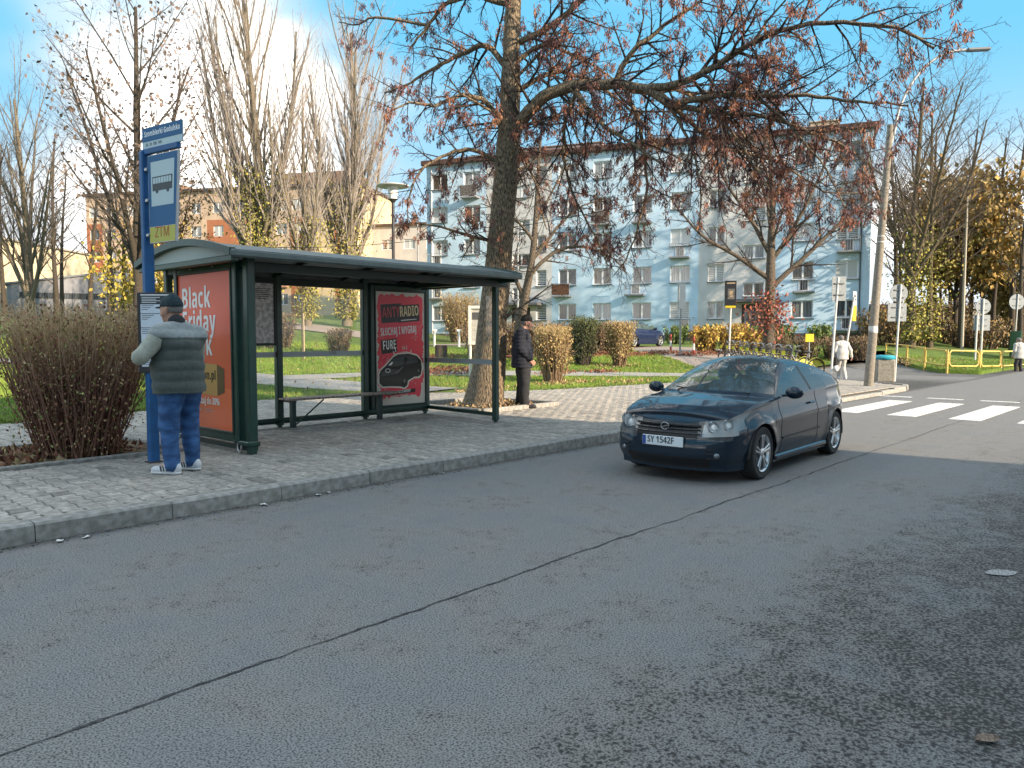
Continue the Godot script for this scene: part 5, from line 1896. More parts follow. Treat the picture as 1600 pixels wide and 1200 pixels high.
func build_ground_cover() -> void:
	# grass blades over the nearer lawns
	var tuft := MB.new()
	var rng := RandomNumberGenerator.new()
	rng.seed = 401
	for i in 9:
		var a := rng.randf() * TAU
		var o := Vector3(cos(a), 0, sin(a)) * rng.randf_range(0.0, 0.06)
		var d := Vector3(cos(a) * 0.45, 1.0, sin(a) * 0.45).normalized() * rng.randf_range(0.05, 0.11)
		var s := Vector3(-sin(a), 0, cos(a)) * 0.005
		tuft.tri3(o - s, o + d, o + s)
	var where: Array[Transform3D] = []
	var cols := PackedColorArray()
	var clump := FastNoiseLite.new()
	clump.seed = 12
	clump.frequency = 0.5
	var tries := 0
	while where.size() < 42000 and tries < 400000:
		tries += 1
		var dep := 12.0 + 30.0 * pow(rng.randf(), 1.35)
		var lat := rng.randf_range(-0.70, 0.72) * dep
		var x := 0.735 * dep + 0.678 * lat
		var z := -0.678 * dep + 0.735 * lat
		var on_verge := x > 34.7 and z < -6.95 and z > fence_line(x)
		if z > lawn_edge(x) + 0.03 and not on_verge:
			continue
		var xz := Vector2(x, z)
		if near_path(xz, PATH_A, 1.12) or near_path(xz, PATH_B, 0.87) or near_path(xz, PATH_C, 2.6):
			continue
		var s := rng.randf_range(0.6, 1.3) * (1.0 + (dep - 12.0) * 0.03)
		where.append(Transform3D(Basis(Vector3.UP, rng.randf() * TAU).scaled(Vector3(s, s * rng.randf_range(0.6, 1.1), s)), on_land(x, z, 0.01)))
		var g := 0.5 + 0.5 * clump.get_noise_2d(x, z)
		var c := Color(0.10, 0.22, 0.022).lerp(Color(0.27, 0.34, 0.055), g)
		if rng.randf() < 0.10:
			c = Color(0.27, 0.23, 0.09)
		cols.append(c)
	var gm := leafy("blade", Color(0.2, 0.3, 0.06), 0.5)
	var o1 := many(tuft.mesh(), where, "grass", gm, self, cols)
	tag(o1, "short green grass on the lawns behind the pavement", "grass", "", "stuff")

	# fallen leaves: piles, gutters, planting pits, sprinkled lawns
	var lw: Array[Transform3D] = []
	var lc := PackedColorArray()
	var red := [Color(0.20, 0.07, 0.04), Color(0.27, 0.11, 0.06), Color(0.15, 0.06, 0.04), Color(0.32, 0.16, 0.09)]
	var pale := [Color(0.40, 0.30, 0.16), Color(0.30, 0.20, 0.10), Color(0.48, 0.36, 0.17), Color(0.24, 0.15, 0.08)]
	var piles := [[16.6, -18.1, 1.3, 0.75, 0.28, 700, 0], [19.6, -16.1, 1.2, 0.4, 0.12, 250, 0], [22.0, -24.5, 1.6, 0.7, 0.25, 420, 0], [30.5, -19.5, 3.2, 0.55, 0.18, 1300, 0], [28.3, -20.6, 1.8, 0.5, 0.2, 700, 0], [33.2, -18.2, 2.4, 0.6, 0.16, 900, 0], [21.5, -15.6, 0.9, 0.4, 0.08, 220, 0],
		[2.5, -9.75, 1.3, 0.6, 0.05, 1000, 2], [10.65, -10.4, 0.85, 0.8, 0.05, 420, 1], [16.8, -13.6, 1.4, 0.5, 0.03, 500, 1], [13.9, -13.5, 1.3, 0.35, 0.02, 260, 1], [18.6, -12.6, 1.2, 0.4, 0.02, 260, 1], [24.0, -17.0, 1.5, 0.8, 0.03, 300, 1], [42.5, -10.6, 4.0, 1.4, 0.03, 700, 1]]
	for q in piles:
		for i in int(q[5]):
			var a := rng.randf() * TAU
			var k := sqrt(rng.randf())
			var x: float = q[0] + cos(a) * q[2] * k
			var z: float = q[1] + sin(a) * q[3] * k
			var y: float = land(x, z) + 0.03 + q[4] * (1.0 - k * k) * pow(rng.randf(), 0.4)
			lw.append(Transform3D(rand_basis(rng, rng.randf_range(0.6, 1.3)), Vector3(x, y, z)))
			var pal: Array = red if q[6] == 0 else pale
			if q[6] == 2 and rng.randf() < 0.65:
				pal = red
			lc.append(pal[rng.randi() % 4])
	for i in 1500:
		var dep := rng.randf_range(14.0, 44.0)
		var lat := rng.randf_range(-0.55, 0.6) * dep
		var x := 0.735 * dep + 0.678 * lat
		var z := -0.678 * dep + 0.735 * lat
		if z > lawn_edge(x):
			continue
		lw.append(Transform3D(rand_basis(rng, rng.randf_range(0.6, 1.1)), on_land(x, z, 0.06)))
		lc.append(pale[rng.randi() % 4])
	var lm := leafy("fallen", Color(0.3, 0.2, 0.1), 0.2)
	var o2 := many(leaf_mesh(0.085, 0.06, 0.3), lw, "fallen_leaves", lm, self, lc)
	tag(o2, "fallen brown and red leaves in heaps and scattered on grass and paving", "fallen leaves", "", "stuff")
	# soil in the two planting pits
	for q in [[0.95, 3.95, -10.7, -9.05, "planting_soil"], [9.62, 11.66, -11.55, -9.62, "planting_soil"]]:
		var rows := []
		for j in 9:
			var row := []
			for i in 9:
				var x := lerpf(q[0], q[1], i / 8.0)
				var z := lerpf(q[2], q[3], j / 8.0)
				row.append(Vector3(x, 0.130 + 0.03 * sin(PI * i / 8.0) * sin(PI * j / 8.0) + rng.randf() * 0.008, z))
			rows.append(row)
		var b := MB.new()
		b.grid(rows)
		struct(b, q[4], soil("earth", Color(0.30, 0.24, 0.17), Color(0.48, 0.41, 0.29), 0.8))
	# grit and litter along the gutter
	var gw: Array[Transform3D] = []
	var gc := PackedColorArray()
	for i in 900:
		var x := rng.randf_range(1.0, 14.0)
		var z := -6.29 + absf(rng.randfn()) * 0.07
		gw.append(Transform3D(Basis(Vector3.UP, rng.randf() * TAU).scaled(Vector3(rng.randf_range(0.4, 1.5), 0.5, rng.randf_range(0.4, 1.2)) * 0.9), Vector3(x, 0.004, z)))
		gc.append([Color(0.10, 0.09, 0.075), Color(0.17, 0.14, 0.10), Color(0.06, 0.055, 0.05), Color(0.26, 0.22, 0.17)][rng.randi() % 4])
	var gb := MB.new()
	gb.ball(Transform3D(Basis().scaled(Vector3(0.014, 0.006, 0.010)), Vector3.ZERO), 5, 3)
	var gmat := mat("grit", Color.WHITE, 0.95)
	gmat.vertex_color_use_as_albedo = true
	var o3 := many(gb.mesh(), gw, "gutter_grit", gmat, self, gc)
	tag(o3, "dark grit and crumbs lying along the kerb", "grit", "", "stuff")
	var scraps := [[1.83, -6.17, 0.05], [2.0, -6.15, 0.045], [4.02, -6.2, 0.05], [4.16, -6.22, 0.03], [3.47, -6.2, 0.06], [5.6, -6.2, 0.05], [7.1, -10.0, 0.09], [2.62, -9.2, 0.06], [3.6, -8.9, 0.05], [5.45, -8.3, 0.03]]
	for i in scraps.size():
		var q: Array = scraps[i]
		var b := MB.new()
		var rows := []
		for j in 4:
			var row := []
			for k in 4:
				row.append(Vector3((k - 1.5) * q[2] * 0.4 + rng.randf_range(-1, 1) * 0.006, 0.006 + rng.randf() * 0.014, (j - 1.5) * q[2] * 0.28 + rng.randf_range(-1, 1) * 0.005))
			rows.append(row)
		b.grid(rows)
		var o := single(b, "paper_scrap", mat("scrap", Color(0.62, 0.61, 0.58), 0.8), ["white paper scrap in the gutter, leftmost of a pair", "white paper scrap in the gutter, right one of a pair", "white scrap by the kerb below the shelter", "small white scrap beside the larger one below the shelter", "dull brown scrap on the road near the second kerb joint", "pale scrap at the kerb in front of the bench", "white flattened wrapper at the foot of the shelter's back wall", "crumpled white paper at the foot of the brown bush", "pale scrap between the brown bush and the stop sign", "tiny white scrap on the paving inside the shelter's left end"][i], "litter")
		o.position = Vector3(q[0], 0.0 if q[1] > -6.3 else 0.142, q[1])
		o.rotation.y = rng.randf() * TAU
	# flattened leaves on the near road
	var lv := [[5.62, -0.97, 0.22, "pale oval stain-like flattened leaf on the road at the right edge", Color(0.40, 0.40, 0.40)], [3.22, -0.58, 0.10, "curled brown leaf on the dark road at the lower right", Color(0.26, 0.19, 0.14)], [4.1, -0.52, 0.10, "pale grey leaf at the right edge, above the brown one", Color(0.33, 0.34, 0.36)], [3.06, -0.36, 0.09, "dry leaf in the lower right corner of the road", Color(0.28, 0.22, 0.17)]]
	for q in lv:
		var b := MB.new()
		var rows := []
		for j in 7:
			var u := j / 6.0
			var hw: float = q[2] * 0.28 * sin(PI * lerpf(0.06, 0.96, u))
			rows.append([Vector3(-hw, 0.012 * (1.2 if q[2] < 0.2 else 0.3), (u - 0.5) * q[2]), Vector3(0, 0.004, (u - 0.5) * q[2]), Vector3(hw, 0.014 * (1.2 if q[2] < 0.2 else 0.3), (u - 0.5) * q[2])])
		b.grid(rows)
		var lmn := mat("road_leaf%d" % int(q[2] * 1000 + q[0] * 10), q[4], 0.8, 0, 0.4, 12.0)
		var o := single(b, "road_leaf", lmn, q[3], "leaf")
		o.position = Vector3(q[0], 0.003, q[1])
		o.rotation.y = 0.9


# ---------------------------------------------------------------- buildings
# a wall in the xy plane with openings (x0, x1, y0, y1): faces, and reveals of depth rv going back
func wall_with_holes(x0: float, x1: float, y0: float, y1: float, holes: Array, rv: float, b: MB) -> void:
	var xs := [x0, x1]
	var ys := [y0, y1]
	for h in holes:
		if h[1] <= x0 or h[0] >= x1:
			continue
		for q in [h[0], h[1]]:
			if q > x0 and q < x1 and not xs.has(q):
				xs.append(q)
		for q in [h[2], h[3]]:
			if q > y0 and q < y1 and not ys.has(q):
				ys.append(q)
	xs.sort()
	ys.sort()
	for i in xs.size() - 1:
		for j in ys.size() - 1:
			var cx: float = (xs[i] + xs[i + 1]) / 2
			var cy: float = (ys[j] + ys[j + 1]) / 2
			var open := false
			for h in holes:
				if cx > h[0] and cx < h[1] and cy > h[2] and cy < h[3]:
					open = true
					break
			if not open:
				b.quad(Vector3(xs[i], ys[j], 0), Vector3(xs[i], ys[j + 1], 0), Vector3(xs[i + 1], ys[j + 1], 0), Vector3(xs[i + 1], ys[j], 0))
	for h in holes:
		if h[0] < x0 or h[1] > x1 or h[2] < y0 or h[3] > y1:
			continue
		var a := Vector3(h[0], h[2], 0)
		var c := Vector3(h[1], h[2], 0)
		var d := Vector3(h[1], h[3], 0)
		var e := Vector3(h[0], h[3], 0)
		var k := Vector3(0, 0, -rv)
		b.quad(a + k, e + k, e, a)
		b.quad(c, d, d + k, c + k)
		b.quad(a, c, c + k, a + k)
		b.quad(e + k, d + k, d, e)


var win_cache := {}


# one window: frame with a post, pane (dark, curtained or with blinds), sill
func window(parent: Node, x: float, y: float, w: float, h: float, rv: float, look: int, sill := true) -> void:
	var key := "%.2f_%.2f" % [w, h]
	if not win_cache.has(key):
		var f := MB.new()
		var t := 0.075
		f.bx(-w / 2, -w / 2 + t, -h / 2, h / 2, -0.05, 0.0)
		f.bx(w / 2 - t, w / 2, -h / 2, h / 2, -0.05, 0.0)
		f.bx(-w / 2 + t, w / 2 - t, h / 2 - t, h / 2, -0.05, -0.002)
		f.bx(-w / 2 + t, w / 2 - t, -h / 2, -h / 2 + t, -0.05, -0.002)
		if w > 1.0:
			f.bx(-0.065, 0.065, -h / 2 + t, h / 2 - t, -0.05, -0.001)
		var p := MB.new()
		p.bx(-w / 2 + t, w / 2 - t, -h / 2 + t, h / 2 - t, -0.045, -0.03)
		var s := MB.new()
		s.bx(-w / 2 - 0.05, w / 2 + 0.05, -0.05, 0.0, -0.02, 0.14)
		var bl := MB.new()
		var n := int((h - 0.2) / 0.13)
		for i in n:
			bl.bx(-w / 2 + t + 0.01, w / 2 - t - 0.01, h / 2 - 0.12 - i * 0.13 - 0.075, h / 2 - 0.12 - i * 0.13, -0.0295, -0.026)
		win_cache[key] = [f.mesh(), p.mesh(), s.mesh(), bl.mesh()]
	var c: Array = win_cache[key]
	var frame := part(c[0], "window", mat("window_white", Color(0.72, 0.73, 0.74), 0.5), parent)
	frame.position = Vector3(x, y, -rv + 0.05)
	var looks := [["pane_dark", Color(0.035, 0.045, 0.055)], ["pane_grey", Color(0.11, 0.125, 0.14)], ["pane_curtain", Color(0.34, 0.36, 0.37)], ["pane_dim", Color(0.065, 0.072, 0.078)], ["pane_warm", Color(0.16, 0.13, 0.10)]]
	var lk: Array = looks[look % 5]
	var pm := mat(lk[0], lk[1], 0.12, 0.0, 0.5, 1.0)
	pm.uv1_scale = Vector3(1.4, 0.06, 1.4)
	pm.clearcoat_enabled = true
	pm.clearcoat = 1.0
	pm.clearcoat_roughness = 0.02
	part(c[1], "pane", pm, frame)
	if look >= 5:
		part(c[3], "blind", mat("blind", Color(0.5, 0.51, 0.5), 0.6), frame)
	if sill:
		var s := part(c[2], "sill", mat("sill", Color(0.16, 0.16, 0.16), 0.6), frame)
		s.position = Vector3(0, -h / 2 - 0.002, rv - 0.05)


func plaster(key: String, c := Color.WHITE) -> StandardMaterial3D:
	if mats.has(key):
		return mats[key]
	var m := mat(key, c, 0.9)
	m.albedo_texture = noise_tex("plaster", 512, 0.012, 6, Color(0.92, 0.92, 0.92), Color(1, 1, 1), 1.5)
	m.uv1_triplanar = true
	m.uv1_world_triplanar = true
	m.uv1_scale = Vector3(0.16, 0.09, 0.16)
	return m


func building(called: String, label: String, a: Vector3, b: Vector3, deep: float, h: float) -> Node3D:
	var root := thing(called, label, "building")
	root.transform = frame_of(a, b - a)
	return root


func build_blue_block() -> void:
	var base := Vector3(44.13, 0.85, -50.68)
	var root := building("apartment_block", "long light blue apartment block with two grey bays, five storeys and white windows", base, Vector3(57.32, 0.85, -18.54), 11, 15.2)
	var len_ := 34.74
	var h := 15.1
	var rng := RandomNumberGenerator.new()
	rng.seed = 301
	var cols := [1.23, 4.22, 6.75, 10.35, 12.56, 15.42, 18.59, 21.51, 24.19, 30.31, 33.25]
	var holes := []
	var items := []
	for f in 5:
		for ci in cols.size():
			var x: float = cols[ci]
			var w := 1.5
			if ci == 2 or ci == 3 or ci == 8:
				w = 1.2 if ci == 8 else 0.9
			var y := 2.6 + f * 2.78
			holes.append([x - w / 2, x + w / 2, y - 0.65, y + 0.65])
			items.append([x, y, w, 1.3])
	for st in [8.6, 26.9]:
		for f in 4:
			var y := 4.1 + f * 2.78
			holes.append([st - 0.75, st + 0.75, y - 0.5, y + 0.5])
			items.append([st, y, 1.5, 1.0])
		holes.append([st - 0.8, st + 0.8, 0.75, 3.0])
	var blue := plaster("blue_wall", Color(0.53, 0.70, 0.86))
	var grey := plaster("grey_wall", Color(0.60, 0.60, 0.61))
	var plinth := plaster("plinth", Color(0.25, 0.19, 0.165))
	for s in [[0.0, 5.55, blue], [5.55, 11.25, grey], [11.25, 22.9, blue], [22.9, 28.05, grey], [28.05, len_, blue]]:
		var b := MB.new()
		wall_with_holes(s[0], s[1], 0.85, h, holes, 0.2, b)
		part(b, "wall", s[2], root)
	var b := MB.new()
	wall_with_holes(0, len_, -1.0, 0.85, [[8.6 - 0.8, 8.6 + 0.8, 0.75, 0.86], [26.9 - 0.8, 26.9 + 0.8, 0.75, 0.86]], 0.16, b)
	for i in b.v.size():
		b.v[i].z -= 0.03
	part(b, "plinth", plinth, root)
	for i in 9:
		b = MB.new()
		var x := 2.6 + i * 3.7
		b.bx(x - 0.3, x + 0.3, 0.25, 0.55, -0.09, -0.025)
		part(b, "cellar_window", mat("pane_dark"), root)
	# gables, back, roof
	b = MB.new()
	b.quad(Vector3(len_, -1, 0), Vector3(len_, h, 0), Vector3(len_, h, -11), Vector3(len_, -1, -11))
	part(b, "gable_wall", plaster("gable", Color(0.29, 0.30, 0.31)), root)
	b = MB.new()
	b.quad(Vector3(0, -1, -11), Vector3(0, h, -11), Vector3(0, h, 0), Vector3(0, -1, 0))
	b.quad(Vector3(len_, -1, -11), Vector3(len_, h, -11), Vector3(0, h, -11), Vector3(0, -1, -11))
	b.quad(Vector3(0, -1, -0.4), Vector3(0, h, -0.4), Vector3(len_, h, -0.4), Vector3(len_, -1, -0.4))
	part(b, "rear_wall", grey, root)
	b = MB.new()
	b.bx(-0.35, len_ + 0.35, h, h + 0.42, -11.3, 0.4, 0.04)
	var roof := part(b, "roof", mat("roof_edge", Color(0.12, 0.062, 0.05), 0.7, 0, 0.3, 0.5), root)
	for q in [[6.0, 14.5, 1.15, Color(0.27, 0.21, 0.19)], [2.6, 4.3, 0.9, Color(0.36, 0.34, 0.32)], [17.5, 20.3, 1.0, Color(0.33, 0.28, 0.24)], [25.2, 27.6, 1.0, Color(0.33, 0.28, 0.24)], [30.6, 32.6, 1.2, Color(0.55, 0.45, 0.32)]]:
		b = MB.new()
		b.bx(q[0], q[1], h + 0.42, h + 0.42 + q[2], -5.2, -3.4, 0.02)
		b.bx(q[0] - 0.08, q[1] + 0.08, h + 0.42 + q[2], h + 0.52 + q[2], -5.28, -3.32, 0.02)
		part(b, "chimney", plaster("chimney%d" % int(q[0]), q[3]), roof)
	for i in items.size():
		var q: Array = items[i]
		var look := rng.randi() % 7
		window(root, q[0], q[1], q[2], q[3], 0.2, look)
	# balconies: slab, rail, door beneath the window line
	for q in [[1.0, 2, 0], [1.0, 1, 0], [4.2, 4, 2], [12.2, 1, 1], [18.1, 1, 0], [21.5, 2, 0], [18.6, 3, 0], [30.4, 1, 0], [33.3, 0, 0], [33.3, 2, 0], [21.9, 0, 0], [15.4, 3, 2]]:
		var y: float = 2.6 + 2.78 * q[1] - 1.5
		b = MB.new()
		b.bx(q[0] - 0.75, q[0] + 0.75, y - 0.12, y, 0.002, 0.75, 0.01)
		var bal := part(b, "balcony", mat("slab", Color(0.24, 0.24, 0.25), 0.8), root)
		b = MB.new()
		b.bx(q[0] - 0.36, q[0] + 0.36, y, y + 0.86, 0.002, 0.03)
		part(b, "door", mat("window_white"), bal)
		b = MB.new()
		b.bx(q[0] - 0.27, q[0] + 0.27, y + 0.1, y + 0.8, 0.03, 0.036)
		part(b, "pane", mat("pane_grey"), bal)
		b = MB.new()
		for s in [[q[0] - 0.73, 0.02, q[0] - 0.73, 0.73], [q[0] - 0.73, 0.73, q[0] + 0.73, 0.73], [q[0] + 0.73, 0.73, q[0] + 0.73, 0.02]]:
			b.rod(Vector3(s[0], y + 0.95, s[1]), Vector3(s[2], y + 0.95, s[3]), 0.022, 6)
		for k in 10:
			var x: float = q[0] - 0.73 + k * 1.46 / 9.0
			b.rod(Vector3(x, y, 0.73), Vector3(x, y + 0.95, 0.73), 0.011, 4)
		part(b, "railing", mat("rail_grey", Color(0.3, 0.31, 0.32), 0.6), bal)
		if q[2] > 0:
			b = MB.new()
			b.bx(q[0] - 0.72, q[0] + 0.72, y + 0.05, y + 0.9, 0.745, 0.765)
			part(b, "balcony_screen", mat("screen%d" % q[2], Color(0.20, 0.09, 0.05) if q[2] == 1 else Color(0.24, 0.21, 0.2), 0.8, 0, 0.5, 1.2), bal)
	# entrances
	for st in [8.6, 26.9]:
		b = MB.new()
		b.bx(st - 1.9, st + 1.9, 3.12, 3.34, 0.002, 1.5, 0.02)
		part(b, "canopy", mat("canopy", Color(0.13, 0.125, 0.13), 0.7), root)
		b = MB.new()
		b.bx(st - 0.8, st + 0.8, -0.2, 3.0, -0.14, -0.1)
		var dr := part(b, "entrance_door", mat("door_dark", Color(0.05, 0.04, 0.04), 0.5), root)
		b = MB.new()
		b.bx(st - 0.6, st - 0.08, 1.2, 2.6, -0.1, -0.09)
		b.bx(st + 0.08, st + 0.6, 1.2, 2.6, -0.1, -0.09)
		part(b, "pane", mat("pane_grey"), dr)
		b = MB.new()
		b.bx(st - 1.3, st + 1.3, -0.9, 0.3, 0.002, 1.3, 0.01)
		part(b, "step", mat("slab"), root)
	b = MB.new()
	b.rod(Vector3(34.1, 0.5, 0.06), Vector3(34.1, h, 0.06), 0.055, 8)
	part(b, "downpipe", mat("pipe_dark", Color(0.08, 0.10, 0.11), 0.6), root)
	b = MB.new()
	b.rod(Vector3(0.5, 0.5, 0.06), Vector3(0.5, h, 0.06), 0.06, 8)
	part(b, "downpipe", mat("pipe_pale", Color(0.45, 0.47, 0.5), 0.5), root)
	# aerial on a bracket
	b = MB.new()
	b.rod(Vector3(3.3, 11.2, 0), Vector3(3.3, 11.2, 0.6), 0.03, 5)
	b.rod(Vector3(2.5, 11.25, 0.6), Vector3(3.6, 11.25, 0.6), 0.02, 5)
	for i in 6:
		b.rod(Vector3(2.5 + i * 0.2, 11.0, 0.6), Vector3(2.5 + i * 0.2, 11.5, 0.6), 0.012, 4)
	part(b, "aerial", mat("pipe_dark"), root)


func build_orange_block() -> void:
	var root := building("apartment_block", "orange and beige apartment block on the rise behind the bus shelter", Vector3(36.04, 3.9, -106.93), Vector3(54.61, 3.9, -75), 11, 15)
	var len_ := 36.94
	var h := 15.2
	var rng := RandomNumberGenerator.new()
	rng.seed = 311
	var cols := [1.15, 3.55, 6.4, 9.8, 12.9, 15.7, 18.75, 21.8, 24.6, 27.2, 29.3]
	var holes := []
	var items := []
	for f in 5:
		for x in cols:
			var y: float = 2.0 + f * 2.8
			holes.append([x - 0.7, x + 0.7, y - 0.65, y + 0.65])
			items.append([x, y, 1.4, 1.3])
	var beige := plaster("beige_wall", Color(0.58, 0.43, 0.31))
	var cream := plaster("cream_wall", Color(0.68, 0.53, 0.34))
	var orange := plaster("orange_wall", Color(0.40, 0.155, 0.075))
	for s in [[0.0, 2.35, 1], [2.35, 8.5, 0], [8.5, 11.2, 1], [11.2, 17.2, 0], [17.2, 22.75, 1], [22.75, 28.3, 0], [28.3, 30.4, 1], [30.4, 34.0, 2], [34.0, 34.7, 1], [34.7, len_, 2]]:
		var b := MB.new()
		wall_with_holes(s[0], s[1], -1.2, 11.75, holes, 0.15, b)
		part(b, "wall", [beige, orange, cream][s[2]], root)
		b = MB.new()
		wall_with_holes(s[0], s[1], 11.75, h, holes, 0.15, b)
		part(b, "wall", cream if s[2] == 2 else beige, root)
	var b := MB.new()
	b.quad(Vector3(len_, -1, 0), Vector3(len_, h, 0), Vector3(len_, h, -11), Vector3(len_, -1, -11))
	b.quad(Vector3(0, -1, -11), Vector3(0, h, -11), Vector3(0, h, 0), Vector3(0, -1, 0))
	b.quad(Vector3(0, -1, -0.4), Vector3(0, h, -0.4), Vector3(len_, h, -0.4), Vector3(len_, -1, -0.4))
	part(b, "gable_wall", cream, root)
	b = MB.new()
	b.bx(-0.3, len_ + 0.3, h, h + 0.35, -11.3, 0.35, 0.03)
	var roof := part(b, "roof", mat("roof_brown", Color(0.13, 0.085, 0.07), 0.8, 0, 0.3, 0.5), root)
	for q in [[25.5, 35.5, 1.7], [9.0, 12.0, 1.2]]:
		b = MB.new()
		b.bx(q[0], q[1], h + 0.35, h + 0.35 + q[2], -6.5, -1.5, 0.02)
		part(b, "roof_house", plaster("roof_house", Color(0.30, 0.19, 0.13)), roof)
	for q in items:
		window(root, q[0], q[1], q[2], q[3], 0.15, rng.randi() % 8, false)
	for q in [[18.75, 1], [27.2, 2], [27.2, 1], [12.9, 2]]:
		var y: float = 2.0 + 2.8 * q[1] - 1.4
		b = MB.new()
		b.bx(q[0] - 0.8, q[0] + 0.8, y, y + 1.0, 0.002, 0.5, 0.01)
		part(b, "balcony", plaster("balcony_pink", Color(0.45, 0.24, 0.16)), root)

	# pale block seen between the poplars and the blue block
	root = building("apartment_block", "pale far apartment block with an orange band between the poplars and the blue block", Vector3(56.0, 2.6, -82.0), Vector3(64.0, 2.6, -66.0), 10, 13)
	holes = []
	items = []
	for f in 4:
		for k in 6:
			holes.append([1.6 + k * 2.9 - 0.75, 1.6 + k * 2.9 + 0.75, 1.6 + f * 2.8 - 0.6, 1.6 + f * 2.8 + 0.6])
			items.append([1.6 + k * 2.9, 1.6 + f * 2.8])
	b = MB.new()
	wall_with_holes(0, 17.9, -2, 12.2, holes, 0.15, b)
	part(b, "wall", plaster("pale_wall", Color(0.62, 0.57, 0.53)), root)
	b = MB.new()
	b.quad(Vector3(0, -2, -0.4), Vector3(0, 12.2, -0.4), Vector3(17.9, 12.2, -0.4), Vector3(17.9, -2, -0.4))
	b.quad(Vector3(17.9, -2, 0), Vector3(17.9, 12.2, 0), Vector3(17.9, 12.2, -10), Vector3(17.9, -2, -10))
	b.quad(Vector3(0, -2, -10), Vector3(0, 12.2, -10), Vector3(0, 12.2, 0), Vector3(0, -2, 0))
	part(b, "gable_wall", plaster("pale_wall", Color.WHITE), root)
	b = MB.new()
	b.bx(-0.3, 18.2, 12.2, 12.5, -10.3, 0.3, 0.03)
	part(b, "roof", mat("roof_brown"), root)
	b = MB.new()
	b.bx(0.0, 5.2, 5.25, 6.55, 0.003, 0.05)
	part(b, "orange_band", orange, root)
	for q in items:
		window(root, q[0], q[1], 1.5, 1.2, 0.15, rng.randi() % 8, false)


